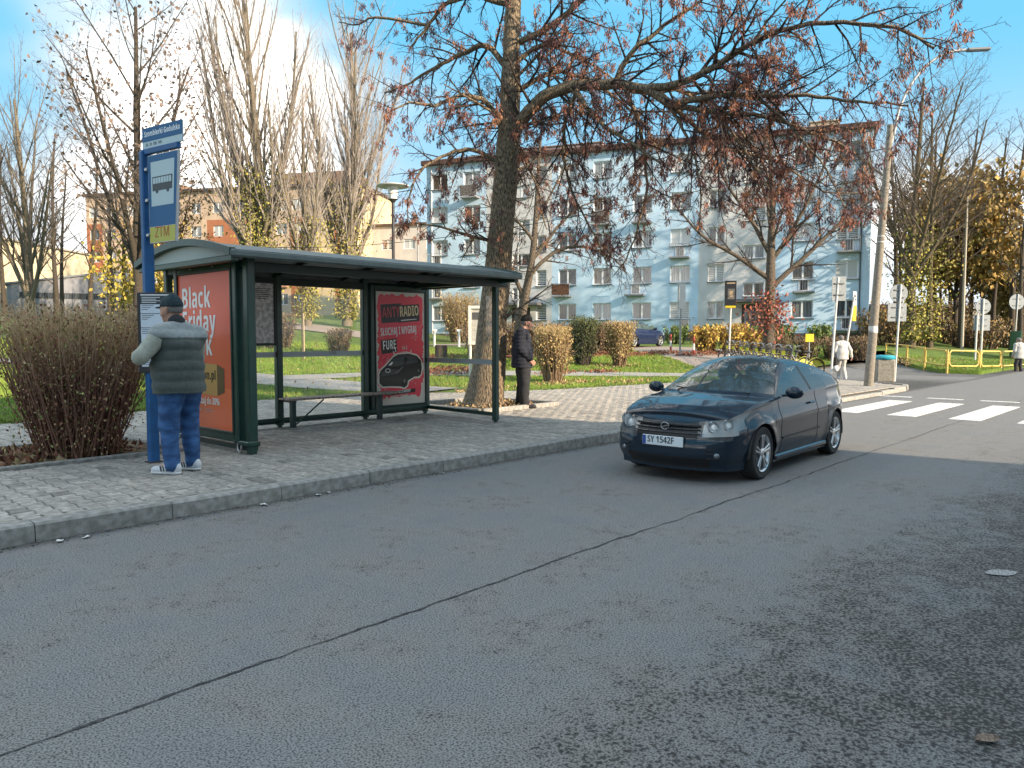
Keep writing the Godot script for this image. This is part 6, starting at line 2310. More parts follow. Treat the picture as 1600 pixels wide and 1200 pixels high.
func build_far_halls() -> void:
	# pale hall, grey hall and low brown house at the far left
	var root := building("hall", "large pale yellow windowless hall at the far left", Vector3(12.0, 3.6, -101.0), Vector3(31.5, 3.6, -95.0), 12, 9)
	var b := MB.new()
	b.prism(Transform3D(), PackedVector2Array([Vector2(0, -2), Vector2(21, -2), Vector2(21, 7.0), Vector2(11, 8.6), Vector2(0, 8.2)]), 12.0)
	part(b, "wall", plaster("hall_yellow", Color(0.62, 0.53, 0.36)), root)
	b = MB.new()
	b.beam(Vector3(-0.3, 8.3, -6), Vector3(11, 8.72, -6), 12.6, 0.2)
	b.beam(Vector3(11, 8.72, -6), Vector3(21.3, 7.1, -6), 12.6, 0.2)
	part(b, "roof", mat("roof_pale", Color(0.4, 0.37, 0.32), 0.8), root)
	root = building("hall", "low grey hall with a sloping roof beside the orange block", Vector3(22.5, 3.4, -89.0), Vector3(33.0, 3.4, -86.0), 8, 6)
	b = MB.new()
	b.prism(Transform3D(), PackedVector2Array([Vector2(0, -2), Vector2(10.9, -2), Vector2(10.9, 5.0), Vector2(0, 3.2)]), 8.0)
	part(b, "wall", plaster("hall_grey", Color(0.27, 0.27, 0.30)), root)
	b = MB.new()
	b.beam(Vector3(-0.2, 3.3, -4), Vector3(11.1, 5.1, -4), 8.4, 0.18)
	part(b, "roof", mat("roof_slate", Color(0.17, 0.18, 0.2), 0.7), root)
	b = MB.new()
	b.bx(1.0, 9.8, 1.9, 2.5, 0.003, 0.03)
	part(b, "window_strip", mat("pane_grey"), root)
	root = building("house", "low house with a brown roof at the left edge, behind the bare trees", Vector3(4.0, 3.0, -80.0), Vector3(17.5, 3.0, -76.0), 8, 5)
	var holes := [[1.5, 4.5, 0.8, 2.2], [6.0, 9.0, 0.8, 2.2], [10.5, 13.0, 0.8, 2.2]]
	b = MB.new()
	wall_with_holes(0, 14.08, -2, 2.8, holes, 0.2, b)
	part(b, "wall", plaster("house_wall", Color(0.5, 0.45, 0.38)), root)
	for q in holes:
		b = MB.new()
		b.bx(q[0], q[1], q[2], q[3], -0.3, -0.2)
		part(b, "window", mat("pane_dark"), root)
	b = MB.new()
	b.prism(Transform3D(Basis(Vector3(0, 0, -1), Vector3.UP, Vector3(1, 0, 0)), Vector3(14.4, 0, 0)), PackedVector2Array([Vector2(-0.4, 2.8), Vector2(8.4, 2.8), Vector2(4, 5.0)]), 14.8)
	part(b, "roof", mat("roof_red", Color(0.30, 0.17, 0.11), 0.9, 0, 0.4, 0.6), root)
	# low building behind the trunks on the right
	root = building("house", "low pale building with white windows behind the trunks on the right", Vector3(70.0, 0.6, -24.0), Vector3(86.0, 0.6, -14.5), 8, 5)
	var hl := []
	for i in 6:
		hl.append([1.2 + i * 3.0, 2.8 + i * 3.0, 1.0, 2.3])
	b = MB.new()
	wall_with_holes(0, 18.6, -1, 3.4, hl, 0.15, b)
	b.quad(Vector3(0, -1, -8), Vector3(0, 3.4, -8), Vector3(0, 3.4, 0), Vector3(0, -1, 0))
	part(b, "wall", plaster("low_wall", Color(0.34, 0.32, 0.29)), root)
	for q in hl:
		window(root, (q[0] + q[1]) / 2, 1.65, 1.6, 1.3, 0.15, 0, false)
	b = MB.new()
	b.bx(-0.3, 18.9, 3.4, 3.7, -8.3, 0.4)
	part(b, "roof", mat("roof_slate"), root)

	# the block on the other side of the street, behind the camera; its shade lies over the stop
	root = building("apartment_block", "beige block on the camera's side of the street", Vector3(12.9, 0.1, 15.0), Vector3(-45.0, 0.1, 15.0), 12, 11)
	hl = []
	for f in 4:
		for i in 19:
			hl.append([1.4 + i * 3.1, 2.9 + i * 3.1, 1.3 + f * 2.75, 2.6 + f * 2.75])
	b = MB.new()
	wall_with_holes(0, 60.5, -0.5, 11.4, hl, 0.16, b)
	part(b, "wall", plaster("opp_wall", Color(0.26, 0.22, 0.19)), root)
	b = MB.new()
	b.bx(0.001, 60.499, -0.5, 11.39, -12, -0.3)
	part(b, "core", plaster("opp_wall", Color.WHITE), root)
	b = MB.new()
	b.bx(-0.3, 60.8, 11.4, 12.4, -12.3, 0.35)
	part(b, "roof", mat("roof_brown"), root)
	for q in hl:
		window(root, (q[0] + q[1]) / 2, (q[2] + q[3]) / 2, 1.5, 1.3, 0.16, 1, false)


# ---------------------------------------------------------------- street furniture
func ring_sign(root: Node3D, c: Vector3, r: float, t: Transform3D, m: Material, called: String) -> MeshInstance3D:
	var b := MB.new()
	var p := PackedVector2Array()
	for i in 28:
		p.append(Vector2(cos(TAU * i / 28), sin(TAU * i / 28)) * r)
	b.prism(t * Transform3D(Basis(), c), p, 0.02, 0.004)
	return part(b, called, m, root)


func build_furniture() -> void:
	var zinc := mat("zinc", Color(0.36, 0.38, 0.40), 0.5, 0.4, 0.2, 2.0)
	var pole_white := mat("pole_white", Color(0.58, 0.58, 0.57), 0.55)
	var back := mat("sign_back", Color(0.30, 0.335, 0.36), 0.6, 0.2, 0.2, 3.0)
	var away := Vector3(0.60, 0, 0.80)       # signs whose backs face the camera

	# concrete lamp pole with a long curved arm
	var p := thing("lamp_pole", "leaning concrete lamp pole with a curved arm at the street corner", "lamp pole", Vector3(22.0, 0.13, -7.07))
	var b := MB.new()
	var lean := Vector3(0.26, 0, 0.29)
	b.tube(PackedVector3Array([Vector3.ZERO, lean * 0.5 + Vector3(0, 3.5, 0), lean + Vector3(0, 7.0, 0)]), PackedFloat32Array([0.125, 0.105, 0.08]), 14, true)
	for i in b.v.size():
		b.v[i].x += b.n[i].x * 0.0
	part(b, "pole", concrete("pole_concrete", Color(0.33, 0.295, 0.25)), p)
	b = MB.new()
	var arm := PackedVector3Array()
	var top := lean + Vector3(0, 6.9, 0)
	for i in 15:
		var u := i / 14.0
		arm.append(top + Vector3(0.70, 0, 0.76) * (0.12 + 1.85 * pow(u, 1.6)) + Vector3(0, 2.05 * sin(u * PI * 0.52), 0))
	arm.insert(0, top - Vector3(0, 0.5, 0))
	b.pipe(arm, 0.04, 8)
	part(b, "arm", zinc, p)
	b = MB.new()
	var e := arm[-1]
	b.beam(e - Vector3(0.06, 0.0, 0.06), e + Vector3(0.37, 0.03, 0.40), 0.17, 0.085, 0.03)
	part(b, "lamp_head", mat("lamp_grey", Color(0.12, 0.14, 0.16), 0.5), p)
	for y in [1.55, 3.9, 4.05]:
		b = MB.new()
		b.lathe(Transform3D(Basis(), lean * y / 7.0 + Vector3(0, y, 0)), PackedVector2Array([Vector2(0.128 - 0.0062 * y, -0.012 if y > 2 else -0.09), Vector2(0.128 - 0.0062 * y, 0.012 if y > 2 else 0.09)]), 16)
		part(b, "band", mat("band", Color(0.55, 0.56, 0.57), 0.5), p)
	# two wires
	b = MB.new()
	var wr := PackedVector3Array()
	for i in 25:
		var u := i / 24.0
		wr.append((p.position + lean * 0.9 + Vector3(0, 6.4, 0)).lerp(Vector3(16.0, 7.0, -44.0), u) - Vector3(0, 1.6 * sin(PI * u), 0))
	b.pipe(wr, 0.012, 4)
	single(b, "overhead_wire", mat("wire", Color(0.02, 0.02, 0.02), 0.7), "thin black wire strung from the concrete lamp pole to the left", "wire")

	# park lantern
	p = thing("park_lantern", "dark slender park lantern with a white shade above the bus shelter roof", "street lamp", on_land(13.9, -17.4))
	b = MB.new()
	b.tube(PackedVector3Array([Vector3.ZERO, Vector3(0, 1.0, 0), Vector3(0, 1.05, 0), Vector3(0, 5.05, 0)]), PackedFloat32Array([0.075, 0.075, 0.05, 0.042]), 12, true)
	part(b, "pole", mat("lantern_dark", Color(0.03, 0.028, 0.03), 0.5), p)
	b = MB.new()
	b.lathe(Transform3D(Basis(), Vector3(0, 5.05, 0)), PackedVector2Array([Vector2(0.05, 0.0), Vector2(0.10, 0.07), Vector2(0.15, 0.09)]), 16)
	part(b, "socket", mat("lantern_dark"), p)
	b = MB.new()
	b.lathe(Transform3D(Basis(), Vector3(0, 5.14, 0)), PackedVector2Array([Vector2(0.11, 0.0), Vector2(0.155, 0.34), Vector2(0.15, 0.36), Vector2(0.0, 0.36)]), 18)
	part(b, "lamp_shade", mat("shade_white", Color(0.72, 0.73, 0.74), 0.35), p)
	b = MB.new()
	b.lathe(Transform3D(Basis(), Vector3(0, 5.5, 0)), PackedVector2Array([Vector2(0.0, -0.004), Vector2(0.46, -0.004), Vector2(0.46, 0.02), Vector2(0.12, 0.09), Vector2(0.0, 0.11)]), 22)
	part(b, "cover", mat("cover_pale", Color(0.45, 0.45, 0.43), 0.6), p)

	# grey street pole before the blue block's left end and one by its entrance
	var thin := [[Vector3(39.3, 0, -46.2), 9.0, 0.085, "pale grey lamp post at the left end of the blue block"], [Vector3(33.0, 0, -30.0), 7.2, 0.07, "slim grey post in front of the left entrance of the blue block"], [Vector3(56.55, 0, -12.45), 10.0, 0.09, "tall thin pale post before the golden tree on the right"]]
	for q in thin:
		b = MB.new()
		b.tube(PackedVector3Array([Vector3.ZERO, Vector3(0, q[1] * 0.5, 0), Vector3(0, q[1], 0)]), PackedFloat32Array([q[2], q[2] * 0.8, q[2] * 0.6]), 10, true)
		var o := single(b, "street_post", mat("post_tan", Color(0.42, 0.38, 0.31), 0.7) if q[1] == 10.0 else zinc, q[3], "post")
		o.position = on_land(q[0].x, q[0].z)

	# notice board by the tree
	p = thing("notice_board", "white-framed notice board on two posts behind the big ash tree", "notice board", on_land(16.67, -16.43))
	var t := frame_of(Vector3.ZERO, Vector3(0.68, 0, 0.735))
	b = MB.new()
	frame_bars(t, -0.56, 0.56, 1.02, 2.2, 0.09, -0.06, 0.04, b, 0.01)
	part(b, "frame", mat("board_white", Color(0.66, 0.64, 0.58), 0.6), p)
	sheet(p, "panel", t, -0.48, 0.48, 1.1, 2.12, -0.02, mat("board_pale", Color(0.55, 0.54, 0.5), 0.6, 0, 0.3, 4.0))
	sheet(p, "poster", t, 0.1, 0.44, 1.85, 2.06, -0.017, mat("poster_orange", Color(0.55, 0.28, 0.03), 0.6))
	var rng := RandomNumberGenerator.new()
	rng.seed = 91
	for i in 9:
		var x := -0.44 + (i % 3) * 0.3
		var y: float = [1.15, 1.45, 1.78][i / 3]
		if i == 8:
			continue
		sheet(p, "poster", t, x, x + rng.randf_range(0.18, 0.26), y, y + rng.randf_range(0.2, 0.27), -0.015, mat("sheet%d" % (i % 4), [Color(0.7, 0.69, 0.65), Color(0.62, 0.55, 0.40), Color(0.10, 0.10, 0.11), Color(0.68, 0.66, 0.6)][i % 4], 0.6, 0, 0.4, 7.0))
	for x in [-0.5, 0.5]:
		b = MB.new()
		b.rod(t * Vector3(x, -0.05, -0.03), t * Vector3(x, 1.04, -0.03), 0.045, 10)
		part(b, "post", mat("board_white"), p)
	# bench and litter bins on the lawn
	p = thing("park_bench", "dark red slatted bench beside the notice board", "bench", on_land(20.0, -18.9), -0.8)
	for i in 3:
		b = MB.new()
		b.bx(-0.8, 0.8, 0.42, 0.46, -0.2 + i * 0.14, -0.09 + i * 0.14, 0.008)
		part(b, "slat", mat("bench_red", Color(0.14, 0.05, 0.035), 0.7), p)
	for x in [-0.6, 0.6]:
		b = MB.new()
		b.bx(x - 0.04, x + 0.04, 0.0, 0.42, -0.18, 0.18, 0.01)
		part(b, "leg", concrete("kerb1"), p)
	p = thing("litter_bin", "slatted wooden litter bin on a pale foot, seen through the shelter's end glass", "litter bin", on_land(20.2, -22.4), 0.3)
	for i in 12:
		b = MB.new()
		var a := TAU * i / 12.0
		b.box(Transform3D(Basis(Vector3.UP, -a), Vector3(cos(a) * 0.23, 0.50, sin(a) * 0.23)), Vector3(0.025, 0.42, 0.105), 0.006)
		part(b, "slat", mat("bin_wood", Color(0.13, 0.10, 0.08), 0.85, 0, 0.4, 3.0), p)
	b = MB.new()
	b.lathe(Transform3D(), PackedVector2Array([Vector2(0.2, -0.02), Vector2(0.21, 0.29), Vector2(0.0, 0.29)]), 16)
	part(b, "foot", concrete("bin_foot", Color(0.42, 0.36, 0.29)), p)
	b = MB.new()
	b.lathe(Transform3D(Basis(), Vector3(0, 0.7, 0)), PackedVector2Array([Vector2(0.25, 0.0), Vector2(0.25, 0.03), Vector2(0.2, 0.03), Vector2(0.2, -0.1)]), 16)
	part(b, "rim", mat("lantern_dark"), p)
	# concrete bin with a teal lid at the corner
	p = thing("litter_bin", "square concrete litter bin with a teal lid at the street corner", "litter bin", Vector3(25.55, 0.06, -7.75), 0.5)
	b = MB.new()
	for q in [[-0.26, 0.26, 0.0, 0.72, -0.26, 0.26]]:
		b.bx(q[0], q[1], q[2], q[3], q[4], q[5], 0.035)
	part(b, "bin_body", concrete("bin_concrete", Color(0.40, 0.37, 0.32)), p)
	b = MB.new()
	b.lathe(Transform3D(Basis(), Vector3(0, 0.72, 0)), PackedVector2Array([Vector2(0.3, 0.0), Vector2(0.32, 0.06), Vector2(0.26, 0.12), Vector2(0.16, 0.13), Vector2(0.15, 0.05)]), 22)
	part(b, "lid", mat("teal", Color(0.02, 0.28, 0.36), 0.5), p)

	# signs seen from behind
	var s := thing("road_sign", "grey back of a rectangular sign on a pale pole beside the person in white", "road sign", Vector3(25.3, 0.1, -9.3))
	b = MB.new()
	b.rod(Vector3(0, 0, 0), Vector3(0.11, 3.28, 0.12), 0.035, 10)
	part(b, "pole", pole_white, s)
	t = frame_of(Vector3(0.08, 0, 0.08), Vector3(0.68, 0, 0.735))
	b = MB.new()
	b.box(t * Transform3D(Basis(), Vector3(0.08, 2.92, -0.0)), Vector3(0.46, 0.78, 0.02), 0.004)
	part(b, "plate", back, s)
	b = MB.new()
	b.box(t * Transform3D(Basis(), Vector3(0.08, 3.08, 0.03)), Vector3(0.30, 0.035, 0.04), 0.004)
	b.box(t * Transform3D(Basis(), Vector3(0.08, 2.72, 0.03)), Vector3(0.30, 0.035, 0.04), 0.004)
	part(b, "bracket", mat("pipe_dark"), s)

	s = thing("bus_stop_sign", "narrow white and yellow bus stop plate on a leaning pole behind the person in white", "bus stop sign", Vector3(34.6, 0.1, -12.2))
	b = MB.new()
	b.rod(Vector3.ZERO, Vector3(0.28, 3.1, 0.30), 0.04, 10)
	part(b, "pole", pole_white, s)
	t = frame_of(Vector3(0.25, 0, 0.26), Vector3(0.95, 0, -0.05))
	for q in [[2.05, 2.72, mat("plate_yellow", Color(0.62, 0.46, 0.02), 0.5)], [2.73, 3.35, mat("board_white")]]:
		b = MB.new()
		b.box(t * Transform3D(Basis(), Vector3(0.25, (q[0] + q[1]) / 2, 0)), Vector3(0.5, q[1] - q[0] - 0.01, 0.025), 0.005)
		part(b, "plate", q[2], s)
	for k in 2:
		sheet(s, "bus_mark", t, 0.08, 0.42, 2.95 + 0.16 * k, 3.03 + 0.16 * k, 0.014, mat("bus_ink"))

	for q in [[Vector3(27.3, 0.0, -7.95), 3.2, 0.295, 0.62, "pair of grey sign backs, disc over square, on the pole beside the teal-lidded bin", 0.0], [Vector3(46.5, 0.05, -9.35), 3.4, 0.40, 0.85, "pair of grey sign backs, disc over square, on two poles past the railing", 0.32], [Vector3(58.5, 0.3, -9.9), 3.9, 0.50, 0.0, "single grey disc back on a thin pole at the far right", 0.0]]:
		s = thing("road_sign", q[4], "road sign", q[0])
		t = frame_of(Vector3.ZERO, Vector3(0.68, 0, 0.735))
		var h: float = q[1]
		b = MB.new()
		b.rod(Vector3.ZERO, t * Vector3(0.10 if q[5] == 0.0 else 0.02, h, 0.03), 0.032 if q[5] == 0.0 else 0.045, 10)
		part(b, "pole", pole_white, s)
		if q[5] > 0.0:
			b = MB.new()
			b.rod(t * Vector3(-q[5], 0, 0.03), t * Vector3(-q[5] + 0.05, h - 0.75, 0.03), 0.045, 10)
			part(b, "pole", pole_white, s)
		var cx := 0.06 if q[5] == 0.0 else 0.04
		var disc := ring_sign(s, Vector3(cx, h - q[2] * 1.02, -0.012), q[2], t, back, "disc")
		b = MB.new()
		b.box(t * Transform3D(Basis(), Vector3(cx, h - q[2] * 0.65, 0.0)), Vector3(q[2] * 1.1, 0.04, 0.03), 0.004)
		b.box(t * Transform3D(Basis(), Vector3(cx, h - q[2] * 1.5, 0.0)), Vector3(q[2] * 1.1, 0.04, 0.03), 0.004)
		part(b, "bracket", mat("pipe_dark"), disc)
		if q[3] > 0.0:
			b = MB.new()
			var yy: float = h - q[2] * 2.08 - q[3] * 0.5
			b.box(t * Transform3D(Basis(), Vector3(cx - 0.04, yy, -0.02)), Vector3(q[3], q[3] * 0.96, 0.02), 0.004)
			var sq := part(b, "plate", back, s)
			b = MB.new()
			b.box(t * Transform3D(Basis(), Vector3(cx - 0.04, yy + 0.16, 0.0)), Vector3(q[3] * 0.6, 0.035, 0.03), 0.004)
			b.box(t * Transform3D(Basis(), Vector3(cx - 0.04, yy - 0.16, 0.0)), Vector3(q[3] * 0.6, 0.035, 0.03), 0.004)
			part(b, "bracket", mat("pipe_dark"), sq)

	# black information post and the edge-on double plate
	s = thing("information_post", "black information panel with a yellow foot on a white pole by the yellow shrubs", "sign", on_land(33.2, -16.9))
	b = MB.new()
	b.rod(Vector3(0, -0.1, 0), Vector3(0.04, 2.4, 0.04), 0.04, 10)
	part(b, "pole", pole_white, s)
	t = frame_of(Vector3(0.02, 0, 0.02), Vector3(0.55, 0, 0.83))
	b = MB.new()
	b.box(t * Transform3D(Basis(), Vector3(0.0, 3.0, 0)), Vector3(0.52, 1.15, 0.14), 0.012)
	var ip := part(b, "panel", mat("case_black"), s)
	sheet(ip, "screen", t, -0.13, 0.18, 2.72, 3.2, 0.072, mat("screen_grey", Color(0.13, 0.13, 0.125), 0.3))
	sheet(ip, "mark", t, -0.05, 0.1, 2.82, 3.1, 0.075, mat("mark_tan", Color(0.36, 0.27, 0.18), 0.4))
	sheet(ip, "mark", t, -0.18, 0.2, 3.42, 3.49, 0.075, mat("mark_tan"))
	b = MB.new()
	b.box(t * Transform3D(Basis(), Vector3(0.0, 2.37, 0)), Vector3(0.46, 0.1, 0.12), 0.01)
	part(b, "yellow_band", mat("plate_yellow"), s)

	s = thing("road_sign", "white double plate seen nearly edge-on on a grey pole near the red-banded posts", "road sign", on_land(31.2, -18.3))
	b = MB.new()
	b.rod(Vector3(0, -0.1, 0), Vector3(0, 3.35, 0), 0.045, 10)
	part(b, "pole", zinc, s)
	for k in 2:
		b = MB.new()
		t = frame_of(Vector3(0.0, 0, 0.0), Vector3(0.9, 0, -0.42 + 0.85 * k))
		b.box(t * Transform3D(Basis(), Vector3(0.0, 2.75, -0.06 if k == 0 else 0.06)), Vector3(0.42, 1.15, 0.02), 0.004)
		part(b, "plate", mat("plate_pale2", Color(0.55, 0.56, 0.55), 0.5), s)

	# small yellow board at the bicycle station
	s = thing("station_board", "square yellow board on a short post behind the bicycles", "sign", Vector3(32.8, 0.2, -13.0))
	b = MB.new()
	b.rod(Vector3.ZERO, Vector3(0, 1.3, 0), 0.03, 8)
	part(b, "post", zinc, s)
	t = frame_of(Vector3.ZERO, Vector3(0.68, 0, 0.735))
	b = MB.new()
	b.box(t * Transform3D(Basis(), Vector3(0, 1.22, 0.04)), Vector3(0.36, 0.34, 0.02), 0.004)
	part(b, "board", mat("plate_yellow"), s)

	# yellow pedestrian railing: hoop panels, each a part
	var fp := [Vector3(47.0, 0.13, -14.2), Vector3(40.6, 0.10, -11.3), Vector3(36.9, 0.03, -9.55), Vector3(34.5, -0.02, -8.1), Vector3(36.2, -0.06, -7.3), Vector3(38.4, -0.10, -6.95), Vector3(41.0, -0.12, -6.75), Vector3(44.0, -0.14, -6.6), Vector3(47.5, -0.16, -6.5), Vector3(51.5, -0.18, -6.45), Vector3(56.0, -0.2, -6.4), Vector3(61.0, -0.2, -6.4)]
	var fy := mat("rail_yellow", Color(0.76, 0.55, 0.14), 0.5, 0, 0.2, 2.0)
	var fence := thing("railing", "yellow tubular pedestrian railing along the far side of the side street", "railing")
	for i in fp.size() - 1:
		var a: Vector3 = fp[i]
		var c: Vector3 = fp[i + 1]
		var d := (c - a).normalized()
		var l := a.distance_to(c)
		var hgt := 0.95
		b = MB.new()
		var hoop := PackedVector3Array()
		for q in [[0.10, 0.42], [0.10, hgt - 0.12], [0.22, hgt - 0.01], [l - 0.22, hgt - 0.01], [l - 0.10, hgt - 0.12], [l - 0.10, 0.42], [l - 0.22, 0.32], [0.22, 0.32], [0.10, 0.42]]:
			hoop.append(a + d * q[0] + Vector3(0, q[1], 0))
		b.pipe(hoop, 0.034, 7)
		part(b, "hoop_panel", fy, fence)
		b = MB.new()
		b.rod(a - Vector3(0, 0.1, 0), a + Vector3(0, hgt + 0.02, 0), 0.042, 8)
		part(b, "post", fy, fence)
	# green mesh cabinet or fence at the right edge
	s = thing("green_fence", "green panel fence at the right edge of the view", "fence", Vector3(52.6, 0.1, -8.6))
	for i in 5:
		b = MB.new()
		b.bx(i * 1.3, i * 1.3 + 1.24, 0.05, 1.7, -0.03, 0.03, 0.01)
		var o := part(b, "panel", mat("panel_green", Color(0.02, 0.16, 0.10), 0.6, 0, 0.3, 1.0), s)
		o.rotation.y = 0.25

	# posts along the parking lane
	var banded := thing("bollard", "red and white banded post near the edge-on double plate", "bollard", Vector3.ZERO)
	for k in 3:
		b = MB.new()
		b.lathe(Transform3D(Basis(), Vector3(0, k * 0.3, 0)), PackedVector2Array([Vector2(0.05, 0.0), Vector2(0.05, 0.3), Vector2(0.0, 0.3)] if k == 2 else [Vector2(0.05, 0.0), Vector2(0.05, 0.3)]), 12)
		part(b, "band", mat("post_red", Color(0.42, 0.06, 0.05), 0.5) if k % 2 == 0 else mat("post_white", Color(0.7, 0.7, 0.68), 0.5), banded)
	var spots := [Vector2(33.7, -20.3), Vector2(34.6, -19.3), Vector2(31.9, -18.0), Vector2(35.0, -19.0)]
	var bl := ["red and white banded post right of the parked blue car", "second red and white banded post right of the parked blue car", "banded post just left of the edge-on double plate", "banded post before the yellow shrubs"]
	for i in 4:
		var o: Node3D = banded if i == 0 else copy(banded, bl[i])
		o.position = on_land(spots[i].x, spots[i].y)
		o.set_meta("label", bl[i])
		o.set_meta("group", "banded posts along the parking lane")
	for i in 2:
		s = thing("bollard", ["white post on the lane's edge, left of two, seen through the shelter's end glass", "white post on the lane's edge, right of two, seen through the shelter's end glass"][i], "bollard", on_land([29.6, 30.6][i], [-33.4, -32.4][i]), 0, "white posts on the lane's edge")
		b = MB.new()
		b.lathe(Transform3D(), PackedVector2Array([Vector2(0.07, -0.1), Vector2(0.07, 0.95), Vector2(0.05, 1.0), Vector2(0.0, 1.0)]), 12)
		part(b, "post", mat("post_white"), s)
		b = MB.new()
		b.bx(-0.18, 0.18, 0.9, 1.02, -0.05, 0.05, 0.02)
		part(b, "post_head", mat("post_white"), s)


# a hire bicycle: frame, two wheels, bars, saddle, basket, yellow skirt and mudguard
func build_bicycle() -> Node3D:
	var r := thing("bicycle", "yellow and black hire bicycle in the row, nearest to the camera", "bicycle", Vector3.ZERO)
	var dk := mat("bike_dark", Color(0.03, 0.032, 0.035), 0.5)
	var yl := mat("bike_yellow", Color(0.60, 0.55, 0.04), 0.45)
	for x in [-0.52, 0.54]:
		var w := Node3D.new()
		put(w, "wheel", r)
		w.position = Vector3(x, 0.33, 0)
		var b := MB.new()
		var ring := PackedVector3Array()
		for i in 29:
			ring.append(Vector3(cos(TAU * i / 28), sin(TAU * i / 28), 0) * 0.31)
		b.pipe(ring, 0.022, 6, false)
		part(b, "tyre", mat("tyre"), w)
		b = MB.new()
		for i in 14:
			var a := TAU * i / 14.0
			b.rod(Vector3(0, 0, 0.02 if i % 2 == 0 else -0.02), Vector3(cos(a), sin(a), 0) * 0.3, 0.0025, 3, false)
		b.rod(Vector3(0, 0, -0.05), Vector3(0, 0, 0.05), 0.03, 8)
		part(b, "spokes", mat("steel"), w)
		b = MB.new()
		var rows := []
		for i in 11:
			var a := lerpf(0.35, 2.9, i / 10.0)
			rows.append([Vector3(cos(a) * 0.35, sin(a) * 0.35, -0.035), Vector3(cos(a) * 0.36, sin(a) * 0.36, 0), Vector3(cos(a) * 0.35, sin(a) * 0.35, 0.035)])
		b.grid(rows)
		part(b, "mudguard", yl if x < 0 else dk, w)
	var b := MB.new()
	b.rod(Vector3(0.54, 0.33, 0.05), Vector3(0.42, 0.78, 0.03), 0.016, 6)
	b.rod(Vector3(0.54, 0.33, -0.05), Vector3(0.42, 0.78, -0.03), 0.016, 6)
	b.rod(Vector3(0.43, 0.74, 0), Vector3(0.37, 0.95, 0), 0.024, 8)
	b.pipe(PackedVector3Array([Vector3(0.41, 0.80, 0), Vector3(0.22, 0.48, 0), Vector3(-0.02, 0.30, 0)]), 0.034, 8)
	b.rod(Vector3(-0.04, 0.28, 0), Vector3(-0.20, 0.82, 0), 0.02, 8)
	b.rod(Vector3(-0.52, 0.33, 0.05), Vector3(-0.03, 0.29, 0.04), 0.014, 6)
	b.rod(Vector3(-0.52, 0.33, -0.05), Vector3(-0.14, 0.62, -0.02), 0.014, 6)
	part(b, "frame", mat("bike_grey", Color(0.16, 0.165, 0.17), 0.4, 0.3), r)
	b = MB.new()
	b.pipe(PackedVector3Array([Vector3(0.20, 1.06, 0.30), Vector3(0.32, 1.08, 0.24), Vector3(0.37, 1.02, 0.08), Vector3(0.37, 0.96, 0), Vector3(0.37, 1.02, -0.08), Vector3(0.32, 1.08, -0.24), Vector3(0.20, 1.06, -0.30)]), 0.015, 6)
	part(b, "handlebar", mat("steel"), r)
	b = MB.new()
	b.rod(Vector3(0.17, 1.055, 0.31), Vector3(0.27, 1.075, 0.27), 0.021, 8)
	b.rod(Vector3(0.17, 1.055, -0.31), Vector3(0.27, 1.075, -0.27), 0.021, 8)
	part(b, "grip", dk, r)
	b = MB.new()
	b.ball(Transform3D(Basis().scaled(Vector3(0.14, 0.045, 0.09)), Vector3(-0.22, 0.87, 0)), 10, 7)
	part(b, "saddle", dk, r)
	b = MB.new()
	for k in 4:
		var y := 0.74 + k * 0.085
		var g := 0.11 + k * 0.016
		b.pipe(PackedVector3Array([Vector3(0.58 - g, y, -g), Vector3(0.58 + g, y, -g), Vector3(0.58 + g, y, g), Vector3(0.58 - g, y, g), Vector3(0.58 - g, y, -g)]), 0.006, 4, false)
	for k in 12:
		var a := TAU * k / 12.0
		var d := Vector3(clampf(cos(a) * 1.5, -1, 1), 0, clampf(sin(a) * 1.5, -1, 1))
		b.rod(Vector3(0.58, 0.74, 0) + d * 0.11, Vector3(0.58, 1.0, 0) + d * 0.158, 0.004, 4, false)
	part(b, "basket", dk, r)
	b = MB.new()
	b.bx(0.715, 0.721, 0.78, 0.92, -0.09, 0.09)
	part(b, "basket_plate", yl, r)
	b = MB.new()
	b.prism(Transform3D(Basis(), Vector3(0, 0, 0.045)), PackedVector2Array([Vector2(-0.52, 0.34), Vector2(-0.25, 0.36), Vector2(-0.30, 0.60), Vector2(-0.52, 0.69), Vector2(-0.72, 0.62), Vector2(-0.80, 0.48)]), 0.004)
	part(b, "wheel_skirt", yl, r)
	return r


func build_bicycles() -> void:
	var b0 := build_bicycle()
	for i in 9:
		var k := i / 8.0
		var o: Node3D = b0 if i == 0 else copy(b0, "")
		o.position = Vector3(lerpf(25.2, 30.9, k), 0.10 + 0.12 * k, lerpf(-10.2, -15.4, k))
		o.rotation.y = 2.55 + 0.06 * sin(i * 2.7)
		o.set_meta("label", ["yellow and black hire bicycle nearest to the person in white", "second hire bicycle from the person in white", "third hire bicycle from the person in white", "fourth hire bicycle from the person in white", "middle hire bicycle of the yellow row", "fourth hire bicycle from the yellow shrubs", "third hire bicycle from the yellow shrubs", "second hire bicycle from the yellow shrubs", "hire bicycle nearest to the yellow shrubs and information post"][i])
		o.set_meta("group", "yellow hire bicycles in a row")


